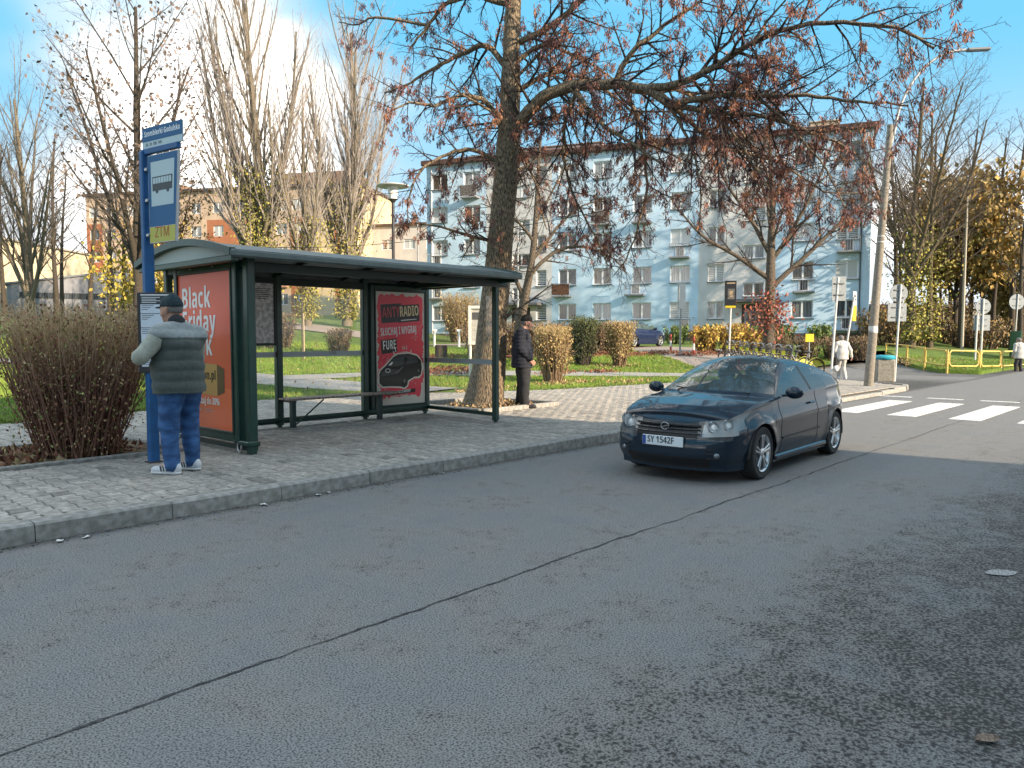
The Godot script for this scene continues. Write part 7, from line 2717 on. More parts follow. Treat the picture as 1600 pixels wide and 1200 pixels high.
# ---------------------------------------------------------------- cars
func build_car(called: String, label: String, paint: Material, plate: String) -> Node3D:
	var root := thing(called, label, "car")
	var side := [[1.93, 0.72], [1.8, 0.775], [1.6, 0.815], [1.3, 0.853], [0.9, 0.868], [0.0, 0.875], [-1.0, 0.875], [-1.5, 0.86], [-1.8, 0.80], [-1.95, 0.70]]
	var sx := []
	var sz := []
	for i in side.size():
		sx.append(side[side.size() - 1 - i][0])
		sz.append(side[side.size() - 1 - i][1])
	var fw := 1.28
	var rw := -1.30
	var ra := 0.352
	var wy := 0.315
	# stations round half the car: nose, side, tail
	var st := []
	for i in 16:
		var z := 0.72 * i / 16.0
		st.append(Vector2(2.13 - 0.20 * pow(z / 0.72, 2.2), z))
	var xs := [1.93, 1.86, 1.78, 1.70, 0.85, 0.78, 0.74, 0.66, 0.60, 0.5, 0.4, 0.3, 0.2, 0.1, 0.02, -0.06, -0.12, -0.2, -0.3, -0.36, -0.44, -0.52, -0.62, -0.74, -0.84, -0.9, -1.70, -1.76, -1.82, -1.89, -1.95]
	for c in [fw, rw]:
		for i in 25:
			xs.append(c - ra * cos(PI * i / 24.0))
		xs.append(c - ra - 0.003)
		xs.append(c + ra + 0.003)
	xs.sort()
	xs.reverse()
	for x in xs:
		st.append(Vector2(x, ramp(x, sx, sz)))
	var tail0 := st.size()
	for i in range(13, -1, -1):
		var z := 0.70 * i / 14.0
		st.append(Vector2(-1.95 - 0.15 * (1.0 - pow(z / 0.70, 2.2)), z))
	var n := st.size()
	var ks := [0.0, 0.05, 0.12, 0.2, 0.28, 0.36, 0.44, 0.52, 0.6, 0.67, 0.74, 0.82, 0.9, 0.96, 1.0]
	var nk := ks.size()
	var rows_up := 12
	var P := []       # P[s][row]
	for i in n:
		var q: Vector2 = st[i]
		var t: Vector2 = (st[mini(i + 1, n - 1)] - st[maxi(i - 1, 0)]).normalized()
		var inward := Vector2(t.y, -t.x) if i > 0 else Vector2(-1, 0)
		if i == 0 or i == n - 1:
			inward = Vector2(-1 if i == 0 else 1, 0)
		elif inward.dot(Vector2(q.x, q.y * 2.0)) > 0:
			inward = -inward
		var front := clampf(absf(inward.x), 0.0, 1.0)
		var nose := front if q.x > 0 else 0.0
		var tail := front if q.x < 0 else 0.0
		var ysh := ramp(q.x, [-2.1, -1.9, -1.0, 0.0, 0.8, 1.2, 1.6, 1.9, 2.13], [1.0, 1.01, 0.975, 0.94, 0.905, 0.875, 0.815, 0.745, 0.705])
		var ylo := 0.15
		for c in [fw, rw]:
			var dx := absf(q.x - c)
			if dx <= ra + 0.0005:
				ylo = maxf(ylo, wy + sqrt(maxf(0.0, ra * ra - dx * dx)))
		var col := []
		for k in ks:
			var y: float = lerpf(ylo, ysh, k)
			var hh := (y - 0.19) / (ysh - 0.19)
			var ins_side := 0.05 * pow(1.0 - smoothstep(0.0, 0.3, hh), 1.0) + 0.055 * smoothstep(0.62, 1.0, hh) - 0.012 * smoothstep(0.60, 0.68, hh) * (1.0 - smoothstep(0.68, 0.8, hh))
			var ins_nose := 0.07 * (1.0 - smoothstep(0.0, 0.22, hh)) + 0.03 * smoothstep(0.5, 0.62, hh) + 0.10 * smoothstep(0.72, 1.0, hh)
			var ins_tail := 0.08 * (1.0 - smoothstep(0.0, 0.25, hh)) + 0.06 * smoothstep(0.55, 0.7, hh) + 0.02 * smoothstep(0.7, 1.0, hh)
			var ins := lerpf(ins_side, ins_nose if q.x > 0 else ins_tail, front * front)
			# flared arches
			for c in [fw, rw]:
				var dist := Vector2(q.x - c, y - wy).length()
				ins -= 0.022 * (1.0 - smoothstep(ra + 0.005, ra + 0.13, dist)) * (1.0 - front)
			var p := q + inward * ins
			col.append(Vector3(p.x, y, maxf(p.y, 0.0) if i > 0 and i < n - 1 else 0.0))
		# ribs from the shoulder over the top
		var s0: Vector3 = col[nk - 1]
		var ye := ramp(q.x, [-1.95, -1.86, -1.70, -1.2, -0.84, -0.36, -0.06, 0.1, 0.4, 0.78, 0.85, 1.6, 2.13], [ysh, ysh + 0.02, 1.07, 1.23, 1.312, 1.36, 1.345, 1.29, 1.16, 0.945, 0.925, ysh + 0.008, ysh + 0.002])
		ye = maxf(ye, s0.y + 0.002)
		var yc := ramp(q.x, [-2.1, -1.95, -1.70, -1.25, -0.84, -0.36, -0.06, 0.1, 0.4, 0.78, 0.85, 1.2, 1.6, 1.9, 2.05, 2.13], [1.0, 1.03, 1.125, 1.295, 1.385, 1.435, 1.425, 1.365, 1.21, 0.985, 0.97, 0.93, 0.87, 0.80, 0.745, 0.705])
		var bow := ramp(q.x, [-2.1, -1.95, -1.7, -1.2, -0.3, -0.06, 0.78, 0.85, 1.6, 1.9, 2.05, 2.13], [0.0, -0.06, -0.16, -0.13, 0.0, 0.10, 0.27, 0.25, 0.13, 0.05, 0.0, 0.0])
		var lift := ye - s0.y
		var ze := maxf(s0.z - 0.62 * lift - 0.1 * lift * lift, 0.0)
		col.append(Vector3(s0.x, s0.y + minf(0.025, lift * 0.2), s0.z - minf(0.006, lift * 0.1)))
		col.append(Vector3(s0.x, lerpf(s0.y, ye, 0.84), lerpf(s0.z, ze, 0.80)))
		col.append(Vector3(s0.x, lerpf(s0.y, ye, 0.97), lerpf(s0.z, ze, 0.94)))
		var rz := maxf(ze - minf(0.05, 0.012 + lift * 0.1), 0.0)
		col.append(Vector3(s0.x, ye + minf(0.012, lift * 0.1), rz))
		for m in 8:
			var w := (m + 1) / 8.0
			var z := rz * (1.0 - w)
			var par := 1.0 - pow(1.0 - w, 2.0)
			col.append(Vector3(s0.x + (bow if nose < 0.99 else 0.0) * par, lerpf(ye + minf(0.012, lift * 0.1), yc, par), z))
		P.append(col)
	var nr: int = P[0].size()
	# sort the cells into parts
	var sets := {}
	var cell := func(i: int, r: int) -> String:
		var x: float = (st[i].x + st[i + 1].x) / 2
		var z: float = (st[i].y + st[i + 1].y) / 2
		if r >= nk - 1:
			var u := r - (nk - 1)
			if u == 1 and x < 0.60 and x > -1.58:
				return "pillar" if x < -0.36 and x > -0.44 else ("side_window" if x > -0.40 else "rear_side_window")
			if u >= 4 and x < 0.74 and x > -0.02:
				return "windscreen"
			if u >= 4 and x < -1.2 and x > -1.72:
				return "rear_window"
			return "body"
		var k: float = (ks[r] + ks[r + 1]) / 2
		if x > 1.46 and z > 0.40 and k < 0.985 and k > 0.60 + maxf(0.0, 1.93 - x) * 0.62:
			return "headlight"
		if x > 1.8 and z < 0.41 and k > 0.69 and k < 0.96:
			return "grille"
		if x > 1.8 and z < 0.52 and k < 0.30 and k > 0.06:
			return "intake"
		if x < -1.74 and z > 0.48 and k > 0.6 and k < 0.95:
			return "tail_light"
		return "body"
	for sgn in [1.0, -1.0]:
		for i in n - 1:
			for r in nr - 1:
				var nm: String = cell.call(i, r)
				var key := nm if nm in ["body", "windscreen", "rear_window", "grille", "intake"] else nm + ("R" if sgn > 0 else "L")
				if not sets.has(key):
					sets[key] = [MB.new(), {}]
				var mb: MB = sets[key][0]
				var seen: Dictionary = sets[key][1]
				var id := []
				for q in [[i, r], [i + 1, r], [i + 1, r + 1], [i, r + 1]]:
					var kk: int = (q[0] * 100 + q[1]) * 2 + (1 if sgn > 0 else 0)
					if not seen.has(kk):
						var p: Vector3 = P[q[0]][q[1]]
						var a: Vector3 = P[mini(q[0] + 1, n - 1)][q[1]] - P[maxi(q[0] - 1, 0)][q[1]]
						var b: Vector3 = P[q[0]][mini(q[1] + 1, nr - 1)] - P[q[0]][maxi(q[1] - 1, 0)]
						var nn := a.cross(b)
						if nn.length_squared() < 1e-14:
							nn = Vector3(p.x, 0.3, p.z)
						nn = nn.normalized()
						if nn.dot(Vector3(p.x * 0.4, p.y - 0.65, p.z)) < 0:
							nn = -nn
						seen[kk] = mb.vert(p * Vector3(1, 1, sgn), nn * Vector3(1, 1, sgn))
					id.append(seen[kk])
				if sgn < 0:
					mb.tri(id[0], id[2], id[1])
					mb.tri(id[0], id[3], id[2])
				else:
					mb.tri(id[0], id[1], id[2])
					mb.tri(id[0], id[2], id[3])
	var tint := glass("car_glass", Color(0.35, 0.42, 0.43), 0.42)
	var lens := glass("lens_glass", Color(0.9, 0.94, 0.96), 0.08)
	var blk := mat("car_black", Color(0.008, 0.008, 0.009), 0.5)
	var rub := mat("tyre", Color(0.018, 0.018, 0.019), 0.85)
	var silver := mat("rim_silver", Color(0.55, 0.56, 0.57), 0.28, 0.85)
	var chrome := mat("chrome", Color(0.75, 0.76, 0.78), 0.12, 1.0)
	var body := part(sets["body"][0], "body", paint, root)
	part(sets["windscreen"][0], "windscreen", tint, root)
	part(sets["rear_window"][0], "rear_window", tint, root)
	part(sets["grille"][0], "grille", blk, root)
	part(sets["intake"][0], "air_intake", blk, body)
	for s in ["R", "L"]:
		part(sets["side_window" + s][0], "side_window", tint, root)
		part(sets["rear_side_window" + s][0], "side_window", tint, root)
		part(sets["pillar" + s][0], "pillar", blk, body)
		part(sets["tail_light" + s][0], "tail_light", mat("tail_red", Color(0.35, 0.015, 0.02), 0.2), root)
		var sg := 1.0 if s == "R" else -1.0
		var hl := part(sets["headlight" + s][0], "headlight", lens, root)
		var b := MB.new()
		# pale housing behind the lens
		for q in [[1.95, 0.655, 0.545, 0.07], [1.83, 0.675, 0.67, 0.066]]:
			var t := Transform3D(Basis(Vector3(0, 0, 1), -PI / 2 + 0.12) * Basis(), Vector3(q[0], q[1], q[2] * sg))
			b.lathe(t, PackedVector2Array([Vector2(q[3], 0.03), Vector2(q[3] * 0.85, -0.02), Vector2(q[3] * 0.4, -0.05), Vector2(0.002, -0.055)]), 18)
		part(b, "reflector", chrome, hl)
		b = MB.new()
		for q in [[1.93, 0.655, 0.545], [1.81, 0.675, 0.67]]:
			b.ball(Transform3D(Basis().scaled(Vector3(0.034, 0.036, 0.036)), Vector3(q[0], q[1], q[2] * sg)), 10, 6)
		part(b, "bulb", mat("bulb", Color(0.9, 0.9, 0.88), 0.1), hl)
		b = MB.new()
		var rows := []
		for i in 9:
			var z := lerpf(0.40, 0.775, i / 8.0)
			var xx := 2.0 - 0.52 * pow((z - 0.40) / 0.375, 1.6)
			rows.append([Vector3(xx - 0.06, 0.53, z * sg), Vector3(xx - 0.10, 0.64, z * sg), Vector3(xx - 0.18, 0.74 + 0.05 * i / 8.0, z * sg)])
		b.grid(rows, sg < 0)
		part(b, "housing", mat("housing", Color(0.85, 0.85, 0.84), 0.35, 0.0), hl)
		# mirror
		b = MB.new()
		b.ball(Transform3D(Basis(Vector3.UP, 0.15 * sg).scaled(Vector3(0.07, 0.075, 0.115)), Vector3(0.60, 0.995, 0.965 * sg)), 14, 10)
		b.beam(Vector3(0.62, 0.955, 0.82 * sg), Vector3(0.61, 0.97, 0.92 * sg), 0.06, 0.035, 0.01)
		part(b, "mirror", paint, root)
		# door handle and shut lines
		b = MB.new()
		b.box(Transform3D(Basis(Vector3.UP, 0.0), Vector3(-0.30, 0.82, 0.868 * sg)), Vector3(0.17, 0.028, 0.03), 0.012)
		part(b, "door_handle", paint, root)
		b = MB.new()
		for q in [[0.74, 0.26, 0.88], [-0.52, 0.26, 0.92]]:
			var ci := 0
			for i in range(17, tail0):
				if absf(st[i].x - q[0]) < absf(st[ci].x - q[0]):
					ci = i
			for r in range(1, nk - 1):
				var a: Vector3 = P[ci][r] * Vector3(1, 1, sg)
				var e: Vector3 = P[ci][r + 1] * Vector3(1, 1, sg)
				b.beam(a, e, 0.006, 0.006, 0.0, Vector3(0, 0, 1))
		b.beam(Vector3(0.72, 0.44, 0.879 * sg), Vector3(-0.62, 0.46, 0.882 * sg), 0.012, 0.018)
		part(b, "door_seam", blk, body)
		b = MB.new()
		b.beam(Vector3(0.9, 0.215, 0.845 * sg), Vector3(-0.92, 0.215, 0.845 * sg), 0.05, 0.07, 0.02)
		part(b, "sill", paint, body)
		# fog lamp with its slats
		b = MB.new()
		for i in 3:
			b.beam(Vector3(2.045, 0.30 + i * 0.05, 0.50 * sg), Vector3(1.91, 0.30 + i * 0.05, 0.70 * sg), 0.03, 0.016, 0.004)
		part(b, "slat", blk, body)
		b = MB.new()
		b.ball(Transform3D(Basis().scaled(Vector3(0.025, 0.034, 0.045)), Vector3(1.985, 0.335, 0.60 * sg)), 12, 8)
		part(b, "fog_lamp", mat("fog_lens", Color(0.16, 0.18, 0.2), 0.1, 0.5), root)
	# grille bars, badge, number plate
	for i in 3:
		var b := MB.new()
		var y := 0.575 + i * 0.045
		var pts := PackedVector3Array()
		for k in 9:
			var z := lerpf(-0.42, 0.42, k / 8.0)
			pts.append(Vector3(2.10 - 0.20 * pow(absf(z) / 0.72, 2.2) - 0.008 - i * 0.022, y, z))
		for k in 8:
			b.beam(pts[k], pts[k + 1], 0.035, 0.018 if i < 2 else 0.028, 0.005)
		part(b, "grille_bar", chrome if i == 2 and called == "x" else mat("grille_trim", Color(0.05, 0.055, 0.06), 0.25, 0.6), root)
	var b2 := MB.new()
	var ringp := PackedVector3Array()
	for i in 17:
		var a := TAU * i / 16.0
		ringp.append(Vector3(2.083, 0.645 + sin(a) * 0.042, cos(a) * 0.05))
	b2.pipe(ringp, 0.007, 6, false)
	b2.beam(Vector3(2.083, 0.66, -0.06), Vector3(2.083, 0.63, 0.06), 0.006, 0.014)
	part(b2, "badge", mat("badge", Color(0.3, 0.31, 0.33), 0.2, 0.9), root)
	for e in ([1.0, -1.0]):
		var px := 2.135 if e > 0 else -2.115
		var py := 0.475 if e > 0 else 0.72
		b2 = MB.new()
		b2.box(Transform3D(Basis(), Vector3(px, py, 0)), Vector3(0.016, 0.115, 0.53), 0.004)
		var np := part(b2, "number_plate", mat("plate_pale", Color(0.62, 0.68, 0.72), 0.4), root)
		b2 = MB.new()
		b2.box(Transform3D(Basis(), Vector3(px + 0.0085 * e, py, 0.24 * e)), Vector3(0.002, 0.105, 0.04))
		part(b2, "plate_band", mat("plate_band", Color(0.02, 0.06, 0.3), 0.4), np)
		var pt := frame_of(Vector3(px + 0.0095 * e, py - 0.053, 0.20 * e), Vector3(0, 0, -e))
		text(plate, 0.105, 0.82, pt, "lettering", mat("plate_ink", Color(0.03, 0.035, 0.05), 0.5), np, 700)
	# wheels
	for q in [[fw, 1.0], [fw, -1.0], [rw, 1.0], [rw, -1.0]]:
		var w := Node3D.new()
		put(w, "wheel", root)
		w.position = Vector3(q[0], wy, 0.765 * q[1])
		w.rotation.y = 0.0 if q[1] > 0 else PI
		var ax := Basis(Vector3.RIGHT, PI / 2)
		var b := MB.new()
		b.lathe(Transform3D(ax, Vector3.ZERO), PackedVector2Array([Vector2(0.215, -0.09), Vector2(0.285, -0.102), Vector2(0.308, -0.09), Vector2(0.3145, -0.06), Vector2(0.3145, 0.06), Vector2(0.308, 0.09), Vector2(0.285, 0.102), Vector2(0.215, 0.09)]), 40)
		part(b, "tyre", rub, w)
		b = MB.new()
		b.lathe(Transform3D(ax, Vector3.ZERO), PackedVector2Array([Vector2(0.195, -0.08), Vector2(0.195, 0.055), Vector2(0.205, 0.085), Vector2(0.222, 0.098), Vector2(0.222, 0.085), Vector2(0.205, -0.085)]), 36)
		for i in 5:
			for d in [-0.13, 0.13]:
				var a := TAU * i / 5.0 + 0.3
				var c0 := Vector3(cos(a + d * 1.6) * 0.05, sin(a + d * 1.6) * 0.05, 0.075)
				var c1 := Vector3(cos(a + d) * 0.21, sin(a + d) * 0.21, 0.085)
				b.beam(c0, c1, 0.026, 0.03, 0.006, Vector3(0, 0, 1))
		b.lathe(Transform3D(ax, Vector3.ZERO), PackedVector2Array([Vector2(0.062, 0.03), Vector2(0.062, 0.085), Vector2(0.03, 0.095), Vector2(0.001, 0.097)]), 20)
		part(b, "rim", silver, w)
		b = MB.new()
		b.lathe(Transform3D(ax, Vector3.ZERO), PackedVector2Array([Vector2(0.14, -0.02), Vector2(0.14, 0.0), Vector2(0.001, 0.002)]), 24)
		part(b, "brake_disc", mat("disc", Color(0.2, 0.2, 0.2), 0.4, 0.8), w)
		# wheel arch lining
		b = MB.new()
		var rows := []
		for i in 17:
			var a := PI * (i / 16.0) * 1.08 - 0.12
			rows.append([Vector3(q[0] + cos(a) * ra * 0.995, wy + sin(a) * ra * 0.995, 0.86 * q[1]), Vector3(q[0] + cos(a) * ra, wy + sin(a) * ra, 0.45 * q[1])])
		b.grid(rows)
		b.quad(Vector3(q[0] - ra, 0.18, 0.45 * q[1]), Vector3(q[0] - ra, 0.70, 0.45 * q[1]), Vector3(q[0] + ra, 0.70, 0.45 * q[1]), Vector3(q[0] + ra, 0.18, 0.45 * q[1]))
		part(b, "arch_lining", blk, body)
	b2 = MB.new()
	b2.bx(-1.95, 1.95, 0.135, 0.235, -0.44, 0.44, 0.02)
	b2.bx(-0.9, 0.9, 0.14, 0.24, -0.80, 0.80, 0.02)
	part(b2, "underbody", blk, body)
	# inside: dashboard, seats, steering wheel
	b2 = MB.new()
	b2.bx(0.45, 1.0, 0.55, 0.88, -0.72, 0.72, 0.08)
	b2.bx(-1.8, 0.9, 0.24, 0.35, -0.72, 0.72)
	part(b2, "dashboard", mat("cabin", Color(0.02, 0.021, 0.023), 0.8), body)
	for q in [[0.0, 0.36], [0.0, -0.36], [-0.95, 0.36], [-0.95, -0.36]]:
		b2 = MB.new()
		b2.box(Transform3D(Basis(Vector3(0, 0, 1), 0.28), Vector3(q[0] - 0.22, 0.78, q[1])), Vector3(0.16, 0.6, 0.46), 0.06)
		b2.bx(q[0] - 0.2, q[0] + 0.3, 0.40, 0.56, q[1] - 0.24, q[1] + 0.24, 0.06)
		b2.box(Transform3D(Basis(Vector3(0, 0, 1), 0.2), Vector3(q[0] - 0.34, 1.16, q[1])), Vector3(0.09, 0.17, 0.26), 0.04)
		part(b2, "car_seat", mat("seat_grey", Color(0.045, 0.046, 0.05), 0.9), body)
	b2 = MB.new()
	var sw := PackedVector3Array()
	for i in 21:
		var a := TAU * i / 20.0
		sw.append(Vector3(0.40 + sin(a) * 0.07, 0.90 + sin(a) * 0.16, -0.36 + cos(a) * 0.18))
	b2.pipe(sw, 0.015, 6, false)
	part(b2, "steering_wheel", mat("cabin"), body)
	# wipers
	for z in [-0.52, 0.05]:
		b2 = MB.new()
		b2.rod(Vector3(0.99 - absf(z) * 0.16, 0.985, z), Vector3(0.93 - absf(z + 0.45) * 0.12, 1.03, z + 0.46), 0.009, 5)
		part(b2, "wiper", blk, root)
	return root


func car_paint(key: String, c: Color) -> StandardMaterial3D:
	var m := mat(key, c, 0.4, 0.0)
	m.metallic_specular = 0.25
	m.clearcoat_enabled = true
	m.clearcoat = 0.75
	m.clearcoat_roughness = 0.02
	return m


func build_cars() -> void:
	var a := build_car("parked_car", "dark blue hatchback parked on the lane in front of the blue block", car_paint("paint_blue", Color(0.010, 0.018, 0.055)), "S7 41LM")
	a.position = on_land(37.0, -24.6, 0.06)
	a.rotation.y = -0.02
	var c := build_car("car", "dark navy three-door hatchback driving past the bus stop on the road", car_paint("paint_navy", Color(0.005, 0.017, 0.032)), "SY 1542F")
	c.position = Vector3(8.757, 0.0, -4.297)
	c.rotation.y = PI - 0.041 * -1.0
	c.scale = Vector3.ONE * 0.885


# ---------------------------------------------------------------- people
# a distance field on a grid, blended from tapered capsules and meshed as surface nets
class Field:
	var o: Vector3
	var c: float
	var nx: int
	var ny: int
	var nz: int
	var d := PackedFloat32Array()

	func _init(lo: Vector3, hi: Vector3, cell: float) -> void:
		o = lo
		c = cell
		nx = int((hi.x - lo.x) / cell) + 2
		ny = int((hi.y - lo.y) / cell) + 2
		nz = int((hi.z - lo.z) / cell) + 2
		d.resize(nx * ny * nz)
		d.fill(1.0)

	# sq: squash of the capsule's section along local x and z (1 = round)
	func cap(a: Vector3, b: Vector3, ra: float, rb: float, k := 0.03, sq := Vector3.ONE) -> void:
		var m := maxf(ra, rb) / minf(sq.x, sq.z) + k + c * 2.5
		var lo := (Vector3(minf(a.x, b.x), minf(a.y, b.y), minf(a.z, b.z)) - Vector3.ONE * m - o) / c
		var hi := (Vector3(maxf(a.x, b.x), maxf(a.y, b.y), maxf(a.z, b.z)) + Vector3.ONE * m - o) / c
		var ab := (b - a) * sq
		var l2 := maxf(ab.length_squared(), 1e-9)
		var dr := rb - ra
		for iy in range(maxi(0, int(lo.y)), mini(ny, int(hi.y) + 1)):
			for iz in range(maxi(0, int(lo.z)), mini(nz, int(hi.z) + 1)):
				var row := (iy * nz + iz) * nx
				for ix in range(maxi(0, int(lo.x)), mini(nx, int(hi.x) + 1)):
					var p := (o + Vector3(ix, iy, iz) * c - a) * sq
					var t := clampf(p.dot(ab) / l2, 0.0, 1.0)
					var e := (p - ab * t).length() - (ra + dr * t)
					var f := d[row + ix]
					var h := k - absf(e - f)
					if h > 0.0:
						d[row + ix] = minf(e, f) - h * h * 0.25 / k
					elif e < f:
						d[row + ix] = e

	# everything on the far side of a plane is cut away
	func cut(pt: Vector3, nn: Vector3) -> void:
		for iy in ny:
			for iz in nz:
				var row := (iy * nz + iz) * nx
				for ix in nx:
					var e := (o + Vector3(ix, iy, iz) * c - pt).dot(nn)
					if e > d[row + ix]:
						d[row + ix] = e

	func net(b: MB, bump: FastNoiseLite = null, amt := 0.0, quilt := 0.0, qfreq := 0.0, tints: Array = []) -> void:
		var ids := PackedInt32Array()
		ids.resize(nx * ny * nz)
		ids.fill(-1)
		var base := b.v.size()
		var sx := 1
		var sz := nx
		var sy := nx * nz
		var offs := [0, sx, sz, sx + sz, sy, sy + sx, sy + sz, sy + sx + sz]
		var edges := [[0, 1], [2, 3], [4, 5], [6, 7], [0, 2], [1, 3], [4, 6], [5, 7], [0, 4], [1, 5], [2, 6], [3, 7]]
		var corner := [Vector3(0, 0, 0), Vector3(1, 0, 0), Vector3(0, 0, 1), Vector3(1, 0, 1), Vector3(0, 1, 0), Vector3(1, 1, 0), Vector3(0, 1, 1), Vector3(1, 1, 1)]
		for iy in ny - 1:
			for iz in nz - 1:
				for ix in nx - 1:
					var q := iy * sy + iz * sz + ix
					var d0 := d[q]
					if absf(d0) > c * 2.0:
						continue
					var any := false
					var s0 := d0 < 0.0
					for k in range(1, 8):
						if (d[q + offs[k]] < 0.0) != s0:
							any = true
							break
					if not any:
						continue
					var sum := Vector3.ZERO
					var n := 0
					for e in edges:
						var da := d[q + offs[e[0]]]
						var db := d[q + offs[e[1]]]
						if (da < 0.0) != (db < 0.0):
							sum += corner[e[0]].lerp(corner[e[1]], da / (da - db))
							n += 1
					ids[q] = b.v.size()
					b.v.append(o + (Vector3(ix, iy, iz) + sum / n) * c)
					b.n.append(Vector3.ZERO)
					if b.use_c:
						b.c.append(b.tint)
		for iy in range(1, ny - 1):
			for iz in range(1, nz - 1):
				for ix in range(1, nx - 1):
					var q := iy * sy + iz * sz + ix
					var s := d[q] < 0.0
					if absf(d[q]) > c * 2.0:
						continue
					for ax in 3:
						var st: int = [sx, sy, sz][ax]
						if (d[q + st] < 0.0) == s:
							continue
						var u: int = [sy, sz, sx][ax]
						var w: int = [sz, sx, sy][ax]
						var i0 := ids[q - u - w]
						var i1 := ids[q - w]
						var i2 := ids[q]
						var i3 := ids[q - u]
						if i0 < 0 or i1 < 0 or i2 < 0 or i3 < 0:
							continue
						if s:
							b.idx.append_array(PackedInt32Array([i0, i2, i1, i0, i3, i2]))
						else:
							b.idx.append_array(PackedInt32Array([i0, i1, i2, i0, i2, i3]))
		_normals(b, base)
		if bump or quilt > 0.0:
			for i in range(base, b.v.size()):
				var p := b.v[i]
				var e := 0.0
				if bump:
					e += bump.get_noise_3d(p.x * 60.0, p.y * 60.0, p.z * 60.0) * amt
				if quilt > 0.0:
					e += quilt * (absf(sin(p.y * qfreq + 0.25 * sin(p.z * 9.0 + p.x * 7.0))) - 0.5)
				b.v[i] = p + b.n[i] * e
			_normals(b, base)
		if tints.size() > 0:
			for i in range(base, b.v.size()):
				for t in tints:
					if b.v[i].y > t[0]:
						b.c[i] = t[1]
						break

	func _normals(b: MB, base: int) -> void:
		for i in range(base, b.v.size()):
			b.n[i] = Vector3.ZERO
		var i := 0
		while i < b.idx.size():
			var a := b.idx[i]
			if a >= base:
				var p := b.idx[i + 1]
				var q := b.idx[i + 2]
				var nn := (b.v[q] - b.v[a]).cross(b.v[p] - b.v[a])
				b.n[a] += nn
				b.n[p] += nn
				b.n[q] += nn
			i += 3
		for j in range(base, b.v.size()):
			b.n[j] = b.n[j].normalized() if b.n[j].length_squared() > 1e-20 else Vector3.UP


func hand(b: MB, wrist: Vector3, dir: Vector3, palm_n: Vector3, curl: float, side: float) -> void:
	var x := dir.normalized()
	var z := palm_n.normalized()
	var y := z.cross(x).normalized() * side
	var f := Field.new(wrist - Vector3.ONE * 0.2, wrist + Vector3.ONE * 0.2, 0.0045)
	var pc := wrist + x * 0.05
	for k in 4:
		var off := (k - 1.5) * 0.019
		f.cap(wrist + x * 0.005 + y * off * 0.6, wrist + x * 0.085 + y * off, 0.017, 0.0125, 0.012)
		var l: float = [0.066, 0.078, 0.072, 0.056][k]
		var p0 := wrist + x * 0.088 + y * off
		var d1 := (x * cos(curl * 0.6) + z * sin(curl * 0.6)).normalized()
		var d2 := (x * cos(curl * 1.6) + z * sin(curl * 1.6)).normalized()
		var p1 := p0 + d1 * l * 0.5
		f.cap(p0, p1, 0.0095, 0.0088, 0.003)
		f.cap(p1, p1 + d2 * l * 0.5, 0.0088, 0.0072, 0.003)
	var t0 := wrist + x * 0.03 - y * 0.028
	var t1 := t0 + (x * 0.7 - y * 0.6 + z * 0.35).normalized() * 0.045
	f.cap(pc - y * 0.012, t0, 0.016, 0.014, 0.01)
	f.cap(t0, t1, 0.0125, 0.0105, 0.006)
	f.cap(t1, t1 + (x * 0.9 - y * 0.2 + z * 0.3).normalized() * 0.03, 0.0105, 0.008, 0.004)
	f.net(b)


# head of a figure: skull, jaw, nose, brow, lips, ears, eyes; hc is the middle of the skull, fw the way it looks
func head(b: MB, hc: Vector3, fw: Vector3, cell: float) -> void:
	var x := fw.normalized()
	var y := Vector3.UP
	var z := x.cross(y).normalized()
	var f := Field.new(hc - Vector3.ONE * 0.2, hc + Vector3.ONE * 0.18, cell)
	f.cap(hc + y * 0.035 - x * 0.022, hc + y * 0.03 + x * 0.022, 0.082, 0.076, 0.02)
	f.cap(hc - y * 0.02 + x * 0.025, hc - y * 0.065 + x * 0.042, 0.066, 0.047, 0.04)
	f.cap(hc - y * 0.092 + x * 0.066, hc - y * 0.092 + x * 0.072, 0.021, 0.018, 0.03)
	f.cap(hc - y * 0.07 - x * 0.03, hc - y * 0.19 - x * 0.03, 0.056, 0.062, 0.03)
	f.cap(hc + y * 0.012 + x * 0.088, hc - y * 0.033 + x * 0.113, 0.008, 0.0135, 0.012)
	f.cap(hc - y * 0.038 + x * 0.096 - z * 0.012, hc - y * 0.038 + x * 0.096 + z * 0.012, 0.009, 0.009, 0.008)
	f.cap(hc + y * 0.028 + x * 0.084 - z * 0.045, hc + y * 0.028 + x * 0.084 + z * 0.045, 0.011, 0.011, 0.016)
	f.cap(hc - y * 0.062 + x * 0.088 - z * 0.02, hc - y * 0.062 + x * 0.088 + z * 0.02, 0.008, 0.008, 0.008)
	f.cap(hc - y * 0.073 + x * 0.085 - z * 0.016, hc - y * 0.073 + x * 0.085 + z * 0.016, 0.009, 0.009, 0.008)
	for s in [-1.0, 1.0]:
		f.cap(hc - y * 0.022 + x * 0.07 + z * 0.042 * s, hc - y * 0.03 + x * 0.062 + z * 0.05 * s, 0.022, 0.02, 0.03)
		f.cap(hc + y * 0.018 - x * 0.012 + z * 0.083 * s, hc - y * 0.030 - x * 0.004 + z * 0.078 * s, 0.016, 0.009, 0.006)
		f.cap(hc + y * 0.006 + x * 0.082 + z * 0.032 * s, hc + y * 0.006 + x * 0.083 + z * 0.032 * s, 0.0125, 0.0125, 0.004)
	f.net(b)


